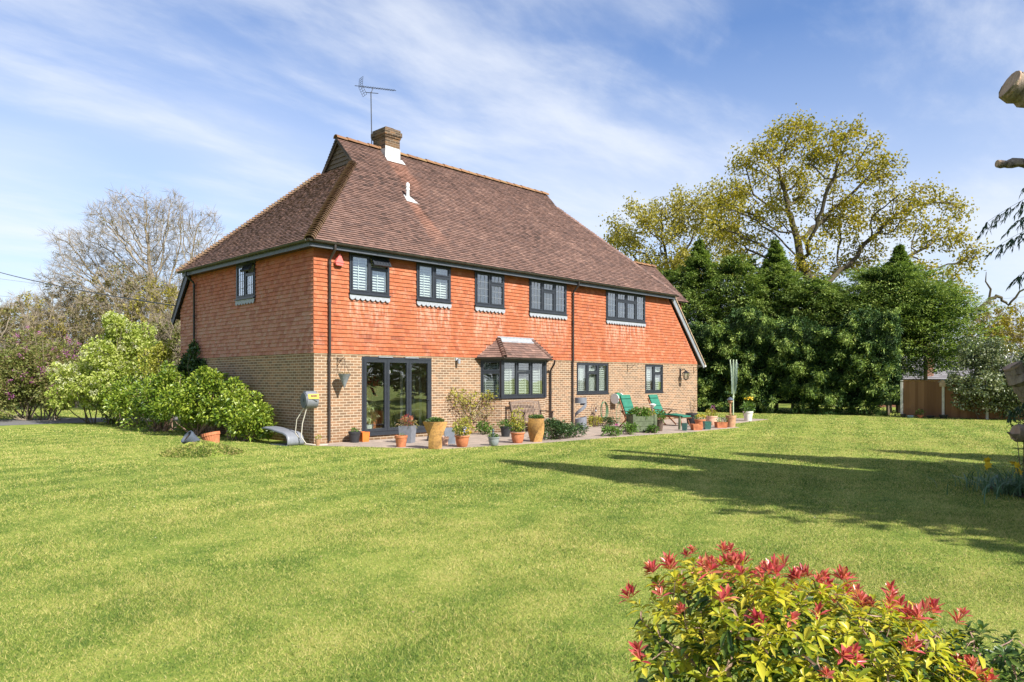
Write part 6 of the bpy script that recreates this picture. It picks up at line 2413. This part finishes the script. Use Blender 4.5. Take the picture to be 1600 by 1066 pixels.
# ---- steamer chairs
def steamer(label, x, y, rz, leg_rest, back=58):
    root = thing('steamer_chair', label, 'deckchair', (x, y, PZ), rz, 'green cushioned steamer chairs')
    W_ = 0.27
    ca, sa = math.cos(R(back)), math.sin(R(back))
    # local: sitter faces -y
    sy, sz = 0.12, 0.30
    ty, tz = sy + 0.80 * ca, sz + 0.80 * sa
    b = MB()
    for sx in (-1, 1):
        b.beam((sx * W_, sy, sz), (sx * W_, ty, tz), 0.03, 0.045)
    for k in range(9):
        t = 0.1 + 0.85 * k / 8
        b.beam((-W_, sy + (ty - sy) * t, sz + (tz - sz) * t), (W_, sy + (ty - sy) * t, sz + (tz - sz) * t), 0.05, 0.012, (0, -sa, ca))
    b.build('backrest', 'steamer_wood', root)
    b = MB()
    for sx in (-1, 1):
        b.beam((sx * W_, sy, sz), (sx * W_, -0.42, 0.36), 0.03, 0.045)
    for k in range(6):
        t = 0.05 + 0.9 * k / 5
        b.beam((-W_, sy + (-0.42 - sy) * t, sz + 0.06 * t), (W_, sy + (-0.42 - sy) * t, sz + 0.06 * t), 0.06, 0.012)
    b.build('seat', 'steamer_wood', root)
    for sx in (-1, 1):
        b = MB()
        b.beam((sx * (W_ + 0.03), -0.40, 0.02), (sx * (W_ + 0.03), 0.30, 0.58), 0.025, 0.045)
        b.build('leg', 'steamer_wood', root)
        b = MB()
        b.beam((sx * (W_ + 0.005), 0.42, 0.02), (sx * (W_ + 0.005), -0.22, 0.55), 0.022, 0.045)
        b.build('leg', 'steamer_wood', root)
        b = MB()
        b.beam((sx * (W_ + 0.04), -0.45, 0.56), (sx * (W_ + 0.04), 0.30, 0.60), 0.06, 0.022)
        b.build('armrest', 'wood_dark', root)
    # cushion: quilted pads
    b = MB()
    N_ = Vector((0, -sa, ca))
    D_ = Vector((0, ca, sa))
    o0 = Vector((0, sy, sz)) + N_ * 0.03
    for (t0, t1, th) in ((0.05, 0.42, 0.055), (0.435, 0.74, 0.055), (0.755, 0.90, 0.075)):
        q = [o0 + D_ * t0, o0 + D_ * t1]
        prof = [(-0.25, 0.0), (-0.25, th * 0.8), (-0.2, th), (0.2, th), (0.25, th * 0.8), (0.25, 0.0)]
        vs = [c + Vector((px_, 0, 0)) + N_ * pz_ for c in q for px_, pz_ in prof]
        b.add(vs, [(0, 1, 7, 6), (1, 2, 8, 7), (2, 3, 9, 8), (3, 4, 10, 9), (4, 5, 11, 10), (5, 0, 6, 11), (0, 5, 4, 3, 2, 1), (6, 7, 8, 9, 10, 11)])
    for (y0, y1) in ((0.06, -0.17), (-0.18, -0.41)):
        b.box((-0.25, y1, 0.355), (0.25, y0, 0.41))
    b.build('cushion', 'cushion_green', root)
    if leg_rest:
        b = MB()
        for sx in (-1, 1):
            b.beam((sx * W_, -0.42, 0.36), (sx * W_, -1.12, 0.30), 0.03, 0.04)
        for k in range(8):
            y_ = -0.46 - 0.64 * k / 7
            b.beam((-W_, y_, 0.36 - 0.06 * k / 7), (W_, y_, 0.36 - 0.06 * k / 7), 0.055, 0.012)
        for sx in (-1, 1):
            b.beam((sx * 0.22, -0.98, 0.30), (sx * 0.22, -1.08, 0.0), 0.025, 0.04)
        lr_ = b.build('leg_rest', 'steamer_wood', root)
        b = MB()
        b.poly([(-0.25, -0.43, 0.385), (0.25, -0.43, 0.385), (0.25, -1.12, 0.325), (-0.25, -1.12, 0.325)], (0, 0, 0.055))
        b.build('leg_cushion', 'cushion_green', lr_)
    return root


steamer('wooden steamer chair with green cushion behind the timber planter', 11.55, -2.15, R(-8), False, 66)
steamer('wooden steamer chair with green cushion and raised leg rest stretched out to the right', 13.75, -1.95, R(-6), True, 62)

# ---- timber planter
tpn = thing('timber_planter', 'greenish square timber planter full of leafy plants before the deckchairs', 'planter', (9.88, -3.62, 0), R(-36))
for sx in (-1, 1):
    for sy in (-1, 1):
        b = MB()
        b.box((sx * 0.36 - 0.045, sy * 0.30 - 0.045, 0), (sx * 0.36 + 0.045, sy * 0.30 + 0.045, 0.60))
        b.build('corner_post', 'planter_wood', tpn)
b = MB()
for k in range(3):
    z0 = 0.05 + k * 0.165
    b.box((-0.32, -0.325, z0), (0.32, -0.295, z0 + 0.158))
    b.box((-0.32, 0.295, z0), (0.32, 0.325, z0 + 0.158))
    b.box((-0.385, -0.26, z0), (-0.355, 0.26, z0 + 0.158))
    b.box((0.355, -0.26, z0), (0.385, 0.26, z0 + 0.158))
b.build('board', 'planter_wood', tpn)
b = MB()
b.box((-0.354, -0.294, 0.06), (0.354, 0.294, 0.49))
b.build('soil', 'soil', tpn)
foliage('foliage', tpn, (-0.05, 0, 0.62), (0.38, 0.32, 0.18), 620, 'leaf_green', 0.11, 0.05)
foliage('yellow_foliage', tpn, (0.25, 0.0, 0.64), (0.2, 0.2, 0.14), 120, 'leaf_yellow', 0.09, 0.04)
so = thing('solar_lamp', 'small white solar garden lamp on a thin stem beside the timber planter', 'lamp', (11.1, -3.25, 0))
b = MB()
b.tube([(0, 0, 0), (0, 0, 0.80)], 0.012, 6)
b.build('stem', 'lead', so)
b = MB()
b.lathe([(0.03, 0.76), (0.06, 0.80), (0.115, 0.85), (0.12, 0.875), (0.05, 0.90)], 16)
b.build('lamp_head', 'white', so, smooth=True)
wp = thing('wooden_stake', 'short grey green wooden stake at the patio edge before the leg rest', 'stake', (11.75, -3.90, 0))
b = MB()
b.beam((0, 0, 0), (0.01, 0.0, 0.44), 0.06, 0.06)
b.beam((0.01, 0, 0.44), (0.01, 0, 0.46), 0.045, 0.045)
b.build('stake', 'planter_wood', wp)

PG = 'plant pots at the right end of the patio'
p = pot('tall dark tapered pot with a plant beside the timber planter', 10.62, -3.85, 0.125, 0.38, 'wood_dark', rb=0.62, group=PG)
foliage('foliage', p, (0, 0, 0.5), (0.2, 0.2, 0.18), 200, 'leaf_green', 0.09, 0.045)
p = pot('wide black plastic tub with leafless stems near the house end corner', 14.95, -2.5, 0.24, 0.42, 'pot_black', group=PG, rb=0.75)
stems(p, 9, 0.7, 0.2, 'bark', 0.005, 0.36)
foliage('foliage', p, (0, 0, 0.8), (0.25, 0.25, 0.3), 60, 'leaf_dry', 0.06, 0.03)
p = pot('round terracotta pot with low yellow flowers, nearest the wide black tub', 13.3, -3.8, 0.2, 0.30, group=PG, rim='terracotta_rim')
foliage('foliage', p, (0, 0, 0.36), (0.2, 0.2, 0.1), 150, 'leaf_green', 0.07, 0.03)
foliage('flower', p, (0, -0.03, 0.40), (0.18, 0.18, 0.07), 70, 'petal_yellow', 0.05, 0.04)
p = pot('pale terracotta bowl of mixed flowers behind the yellow flower pot', 14.9, -3.35, 0.23, 0.34, 'terracotta_rim', shape='bowl', group=PG)
foliage('foliage', p, (0, 0, 0.45), (0.24, 0.24, 0.14), 230, 'leaf_yellow', 0.08, 0.03)
foliage('purple_foliage', p, (0.15, 0.0, 0.60), (0.1, 0.1, 0.16), 50, 'bloom_purple', 0.08, 0.02, 1.0)
pot('narrow teal glazed square pot at the left of the row', 11.42, -4.30, 0.085, 0.25, 'teal_glaze', shape='square', rz=R(20), rb=0.8, group=PG)
pot('orange terracotta trough without flowers on the patio edge', 11.98, -4.42, 0.17, 0.20, 'terracotta', shape='square', rz=R(-40), rb=0.88, group=PG)
pot('wider teal glazed square pot between the two terracotta troughs', 12.55, -4.50, 0.12, 0.27, 'teal_glaze', shape='square', rz=R(-42), rb=0.8, group=PG)
p = pot('terracotta trough with white and yellow flowers on the patio edge', 13.7, -4.40, 0.19, 0.20, 'terracotta', shape='square', rz=R(-44), rb=0.88, group=PG)
foliage('foliage', p, (0.05, 0, 0.26), (0.2, 0.2, 0.1), 130, 'leaf_green', 0.07, 0.03)
foliage('flower', p, (-0.1, -0.1, 0.26), (0.08, 0.08, 0.05), 40, 'bloom_white', 0.05, 0.04)
p = pot('old beige clay pot with a dead plant at the end of the patio edge', 14.25, -4.50, 0.19, 0.42, 'terracotta_old', group=PG, rb=0.78)
foliage('foliage', p, (0, 0, 0.43), (0.14, 0.14, 0.05), 60, 'leaf_dry', 0.06, 0.025)
bo = thing('bird_ornament', 'small post ornament with a dark cap standing in the beige clay pot', 'ornament', (14.25, -4.48, PZ + 0.36))
b = MB()
b.tube([(0, 0, 0), (0, 0, 0.5)], 0.03, 8)
b.lathe([(0.05, 0.5), (0.09, 0.56), (0.07, 0.62)], 10)
b.build('post', 'terracotta_old', bo, smooth=True)
b = MB()
b.lathe([(0.13, 0.62), (0.10, 0.66), (0.02, 0.72)], 10)
b.build('cap', 'pot_slate', bo, smooth=True)
p = pot('white flower pot with yellow tulips standing on the grass past the patio', 18.6, -3.0, 0.21, 0.40, 'offwhite', rb=0.7, group=PG)
foliage('foliage', p, (0, 0, 0.55), (0.24, 0.24, 0.25), 150, 'leaf_green', 0.2, 0.04, 0.8)
foliage('flower', p, (0.12, 0.0, 0.92), (0.2, 0.2, 0.06), 40, 'petal_yellow', 0.07, 0.06)
p = pot('small terracotta pot tucked behind the hose at the house corner', -0.14, -0.42, 0.075, 0.15, 'terracotta_old', group='plant pots along the patio edge')
foliage('foliage', p, (0, 0, 0.2), (0.08, 0.08, 0.07), 60, 'leaf_yellow', 0.05, 0.025)

# ---- moulded plastic shell by the side wall
pl_ = thing('plastic_trough', 'grey moulded plastic trough lying upturned against the shaded wall', 'trough', (-0.50, 0.05, 0), R(6))
prof = [(0.0, 0.0), (-0.02, 0.10), (0.0, 0.22), (0.08, 0.31), (0.22, 0.355), (0.55, 0.40), (0.85, 0.44), (1.12, 0.46), (1.25, 0.44)]
b = MB()
for off in (0,):
    vs, fs = [], []
    xs = [-0.26, -0.235, -0.18, 0.18, 0.235, 0.26]
    dz = [-0.05, -0.01, 0.0, 0.0, -0.01, -0.05]
    for (y_, z_) in prof:
        for x_, d_ in zip(xs, dz):
            vs.append((x_ * (1 - 0.25 * max(0, y_ - 0.4)), y_ - d_ * (0.4 if z_ < 0.3 else 0), max(0, z_ + d_)))
    for i in range(len(prof) - 1):
        for j in range(5):
            fs.append((i * 6 + j, i * 6 + j + 1, (i + 1) * 6 + j + 1, (i + 1) * 6 + j))
    b.add(vs, fs)
o = b.build('shell', 'grey_plastic', pl_, smooth=True, fix=True)
sm = o.modifiers.new('thick', 'SOLIDIFY')
sm.thickness = 0.018
b = MB()
b.box((-0.28, 0.02, 0.0), (0.28, 0.75, 0.02))
b.build('base_plate', 'dark_grey_plastic', pl_)

# ---- grassy mound with two pots tipped on it
md = thing('grass_mound', 'little rough grass mound in the lawn left of the house', 'mound', (-3.12, -0.36, 0))
n = 30
b = MB()
vs, fs = [(0, 0, 0.27)], []
for j, q in enumerate((0.3, 0.6, 1.0)):
    for k in range(n):
        a = 2 * math.pi * k / n
        rr = 0.85 * q * (1 + 0.1 * math.sin(3 * a) + 0.06 * math.sin(7 * a))
        vs.append((rr * math.cos(a), rr * math.sin(a), (0.25, 0.14, 0.003)[j] * (1 + 0.15 * math.sin(5 * a + j))))
for k in range(n):
    fs.append((0, 1 + k, 1 + (k + 1) % n))
    for j in range(2):
        fs.append((1 + j * n + k, 1 + (j + 1) * n + k, 1 + (j + 1) * n + (k + 1) % n, 1 + j * n + (k + 1) % n))
b.add(vs, fs)
b.build('earth', 'lawn', md, smooth=True)
m = 9000
a = RNG.uniform(0, 6.28, m)
q = RNG.random(m) ** 0.6
pos = np.stack([0.88 * q * np.cos(a), 0.88 * q * np.sin(a), 0.26 * (1 - q ** 1.4)], 1)
np_mesh('grass_tuft', *leaf_arrays(pos, RNG.normal(size=(m, 3)) * 0.5 + np.array([0, 0, 0.8]), 0.085 * RNG.uniform(0.5, 1.3, m), 0.010, 0.1, 0.3), 'grass_blade', md)
a = RNG.uniform(0, 6.28, 900)
q = RNG.random(900)
pos = np.stack([0.5 * q * np.cos(a) + 0.15, 0.5 * q * np.sin(a) - 0.35, 0.13 * (1 - q)], 1)
np_mesh('dry_tuft', *leaf_arrays(pos, RNG.normal(size=(900, 3)) * 0.6 + np.array([0, 0, 0.6]), 0.09, 0.012, 0.1, 0.3), 'leaf_dry', md)
p = pot('ribbed terracotta pot tilted on the grass mound', -2.80, -0.22, 0.215, 0.37, 'terracotta', z=0.10, flute=0.05, n=44, group='pots on the grass mound', rb=0.66)
p.rotation_euler = (R(-4), R(-12), R(-40))
p = pot('dark slate coloured pot tipped over on the grass mound', -3.12, -0.10, 0.17, 0.32, 'pot_slate', z=0.20, group='pots on the grass mound', rb=0.7)
p.rotation_euler = (R(20), R(-48), R(-30))

# ---- rotary clothes dryer, folded
rd = thing('rotary_dryer', 'folded rotary clothes dryer on a pale green pole by the hedge', 'clothes dryer', (23.2, 0.05, 0))
b = MB()
b.tube([(0, 0, 0), (0, 0, 2.05)], 0.028, 8)
b.tube([(0, 0, 0.85), (0, 0, 1.0)], 0.05, 8)
b.build('pole', 'dryer_metal', rd, smooth=True)
for k in range(4):
    aa = k * tp / 4 + 0.5
    b = MB()
    b.tube([(0.05 * math.cos(aa), 0.05 * math.sin(aa), 1.05), (0.08 * math.cos(aa), 0.08 * math.sin(aa), 1.8), (0.15 * math.cos(aa), 0.15 * math.sin(aa), 2.72)], 0.028, 6)
    b.build('arm', 'dryer_metal', rd, smooth=True)
b = MB()
for k in range(22):
    z1 = 2.66 - 0.05 * k
    rr = 0.15 - 0.005 * k
    for s_ in range(4):
        a0, a1 = s_ * tp / 4 + 0.5, (s_ + 1) * tp / 4 + 0.5
        p0 = np.array([rr * math.cos(a0), rr * math.sin(a0), z1])
        p1 = np.array([rr * math.cos(a1), rr * math.sin(a1), z1])
        sag = 0.25 + 0.05 * k + RNG.uniform(0, 0.3)
        mid = (p0 + p1) / 2 * (np.array([3.0, 3.0, 1]) if s_ == 2 else np.array([1.5, 1.5, 1])) - np.array([0, 0, min(sag, z1 - 1.05)])
        b.tube([p0, p0 * 0.3 + mid * 0.7 + np.array([0, 0, 0.08]), mid, p1 * 0.3 + mid * 0.7 + np.array([0, 0, 0.08]), p1], 0.0055, 3, caps=False)
b.build('line', 'dryer_line', rd, fix=False)

# ---- fence with concrete posts, bird box, pots
fA, fB = np.array([26.55, -6.60, 0]), np.array([27.55, -14.5, 0])
fd = norm((fB - fA)[None])[0]
FL = np.linalg.norm(fB - fA)
ft = thing('garden_fence', 'brown close boarded fence with pale concrete posts at the right end of the lawn', 'fence', tuple(fA), math.atan2(fd[1], fd[0]))
sp_ = 1.66
k = 0
u = 0.0
while u < FL:
    b = MB()
    b.box((u - 0.05, -0.05, 0), (u + 0.05, 0.05, 1.68 if k else 1.62))
    b.poly([(u - 0.05, -0.05, 1.66), (u + 0.05, -0.05, 1.66), (u + 0.05, 0.05, 1.66), (u - 0.05, 0.05, 1.66)], (0, 0, 0.05))
    b.build('post', 'concrete', ft)
    b = MB()
    n = 13
    for i in range(n):
        a0 = u + 0.05 + (sp_ - 0.1) * i / n
        a1 = u + 0.05 + (sp_ - 0.1) * (i + 1.12) / n
        h_ = 1.66 + RNG.uniform(-0.006, 0.006)
        b.add([(a0, 0.012, 0.04), (a1, 0.0, 0.04), (a1, 0.0, h_), (a0, 0.012, h_), (a0, 0.022, 0.04), (a1, 0.02, 0.04), (a1, 0.02, h_), (a0, 0.022, h_)],
              [(0, 1, 2, 3), (4, 7, 6, 5), (3, 2, 6, 7), (0, 3, 7, 4), (1, 5, 6, 2)])
    b.build('panel', 'fence_wood', ft, fix=True)
    b = MB()
    b.box((u + 0.05, -0.02, 1.67), (u + sp_ - 0.05, 0.03, 1.70))
    b.build('capping', 'fence_wood', ft)
    u += sp_
    k += 1
pp = fA + fd * sp_
bx = thing('bird_box', 'pale wooden bird box on the concrete fence post', 'bird box', (pp[0] - 0.09, pp[1], 1.42), math.atan2(fd[1], fd[0]))
b = MB()
b.box((-0.13, -0.01, 0.0), (0.13, 0.16, 0.20))
b.poly([(-0.13, -0.01, 0.20), (0.13, -0.01, 0.20), (0.0, -0.01, 0.31)], (0, 0.17, 0))
b.build('box', 'barge', bx)
b = MB()
b.beam((-0.17, 0.07, 0.195), (0.0, 0.07, 0.335), 0.22, 0.015)
b.beam((0.17, 0.07, 0.195), (0.0, 0.07, 0.335), 0.22, 0.015)
b.build('roof', 'lead', bx)
b = MB()
b.box((-0.08, 0.16, 0.10), (0.08, 0.164, 0.12))
b.build('opening', 'pot_black', bx)
FP = 'small pots at the foot of the fence'
for (u, m_, r_, h_, lab) in [(0.15, 'pot_black', 0.13, 0.16, 'small black pot at the fence end next to the hedge'), (0.45, 'pansy_tray', 0.15, 0.10, 'pale blue tray at the foot of the fence'),
                             (0.85, 'terracotta', 0.12, 0.13, 'small terracotta pot with a sprig at the foot of the fence'), (1.25, 'pot_black', 0.17, 0.12, 'wide flat black pot in the middle of the fence panel'),
                             (1.75, 'pot_black', 0.18, 0.17, 'black pot at the foot of the bird box post')]:
    if m_ == 'pansy_tray':
        M[m_] = plain(m_, (0.30, 0.42, 0.50), 0.5)
    c_ = fA + fd * u + np.array([-0.35, 0, 0])
    p = pot(lab, c_[0], c_[1], r_, h_, m_, z=0.0, group=FP, n=16)
    if m_ == 'terracotta':
        foliage('foliage', p, (0, 0, 0.25), (0.2, 0.2, 0.14), 60, 'leaf_green', 0.12, 0.04)

# ---- neighbouring houses behind the fence
nh = thing('neighbour_house', 'low neighbouring house with slate grey roof and red brick chimney behind the fence', 'house', (44.3, -3.6, 0), R(-55))
b = MB()
b.box((-4.5, -3, 0), (4.5, 3, 1.9))
b.build('wall', 'red_brick', nh)
rmb = MB()
for sg in (1, -1):
    tiles(rmb, (0, -3.3 * sg, 1.75), (sg, 0, 0), (0, 3.3 * sg, 1.55), [(-4.8, 0), (4.8, 0), (4.8, 3.64), (-4.8, 3.64)], 0.26, 0.42, 0.02, (), 0.8, 0.004)
nr = rmb.build('roof', 'slate_roof', nh, fix=False)
b = MB()
b.poly([(-4.7, -3.25, 1.72), (-4.7, 3.25, 1.72), (-4.7, 0, 3.25)], (9.4, 0, 0))
b.build('gable', 'red_brick', nh)
b = MB()
b.box((-4.6, -0.06, 0), (4.6, 0.06, 0.001))
sk = MB()
sk.poly([(-0.35, -1.75, 2.55), (0.1, -1.75, 2.55), (0.1, -1.35, 2.74), (-0.35, -1.35, 2.74)], (0, -0.02, 0.05))
sk.build('roof_window', 'white', nr)
nc = thing('brick_chimney', 'slim red brick chimney of the neighbouring house beside the bird box post', 'chimney', (41.2, -3.9, 0), R(-45))
b = MB()
b.box((-0.19, -0.19, 0), (0.19, 0.19, 2.95))
b.box((-0.24, -0.24, 2.95), (0.24, 0.24, 3.12))
b.build('stack', 'red_brick', nc)
b = MB()
b.lathe([(0.14, 3.15), (0.12, 3.4), (0.14, 3.42)], 12)
b.build('chimney_pot', 'terracotta', nc, smooth=True)
n2 = thing('neighbour_house', 'pale roofed neighbouring house half hidden by the holly at the right edge', 'house', (47.5, -14.5, 0), R(-20))
b = MB()
b.box((-4, -3, 0), (4, 3, 2.3))
b.build('wall', 'offwhite', n2)
b = MB()
b.poly([(-4.3, -3.4, 2.2), (-4.3, 3.4, 2.2), (-4.3, 0, 4.6)], (8.6, 0, 0))
b.build('roof', 'pale_roof', n2)

# ---- overhead cables
def cable(label, a, c, r, sag, m='black_plastic'):
    root_ = MB()
    a, c = np.array(a, float), np.array(c, float)
    pts = []
    for i in range(25):
        t = i / 24
        p_ = a + (c - a) * t
        pts.append(p_ - np.array([0, 0, sag * 4 * t * (1 - t)]))
    root_.tube(pts, r, 5)
    o_ = root_.build('overhead_cable', m, None, smooth=True)
    tag(o_, label, 'cable', 'overhead cables')
    return o_


cable('thick black cable running from the upper left down to the house', imgpt(-120, 384, 62), (-0.12, 8.95, 4.3), 0.024, 0.5)
cable('upper thin grey cable at the left behind the bare tree', imgpt(-150, 412, 75), imgpt(270, 462, 70), 0.018, 0.4, 'lead_grey')
cable('lower thin grey cable at the left behind the lilac bushes', imgpt(-150, 445, 75), imgpt(200, 475, 70), 0.018, 0.3, 'lead_grey')
cable('thin grey cable behind the oak at the right edge', imgpt(1380, 478, 80), imgpt(1700, 452, 80), 0.02, 0.3, 'lead_grey')

# ---- inside the glass doors
ip = thing('indoor_plant', 'tall pale leaved plant standing inside behind the glass doors', 'house plant', (2.25, 0.75, 0.15))
b = MB()
b.lathe([(0.11, 0), (0.15, 0.25), (0.14, 0.25), (0.13, 0.2)], 20)
b.build('pot', 'white', ip, smooth=True)
foliage('foliage', ip, (0, 0, 0.6), (0.16, 0.16, 0.4), 90, 'bloom_white', 0.2, 0.09, -0.2, 0.4)
ip = thing('indoor_plant', 'red leaved plant standing inside behind the middle glass door', 'house plant', (2.75, 1.35, 0.15))
b = MB()
b.lathe([(0.13, 0), (0.18, 0.35), (0.17, 0.35), (0.15, 0.28)], 20)
b.build('pot', 'terracotta', ip, smooth=True)
stems(ip, 6, 1.0, 0.15, 'bark', 0.008, 0.3)
foliage('foliage', ip, (0, 0, 1.35), (0.3, 0.3, 0.3), 130, 'leaf_red', 0.12, 0.06)
cb = thing('display_cabinet', 'tall pale framed glass cabinet inside behind the right glass door', 'cabinet', (4.25, 1.3, 0.15))
b = MB()
for sx in (-1, 1):
    b.box((sx * 0.25 - 0.03, -0.2, 0), (sx * 0.25 + 0.03, -0.14, 1.75))
    b.box((sx * 0.25 - 0.03, 0.14, 0), (sx * 0.25 + 0.03, 0.2, 1.75))
for z in (0.05, 0.6, 1.15, 1.72):
    b.box((-0.219, -0.2, z), (0.219, 0.2, z + 0.03))
b.build('frame', 'white', cb)
tb_ = thing('dining_table', 'dark wooden table inside the room behind the glass doors', 'table', (3.6, 2.7, 0.15))
b = MB()
b.box((-0.8, -0.45, 0.71), (0.8, 0.45, 0.75))
b.build('tabletop', 'wood_dark', tb_)
for sx in (-1, 1):
    for sy in (-1, 1):
        b = MB()
        b.box((sx * 0.72 - 0.035, sy * 0.38 - 0.035, 0), (sx * 0.72 + 0.035, sy * 0.38 + 0.035, 0.71))
        b.build('leg', 'wood_dark', tb_)
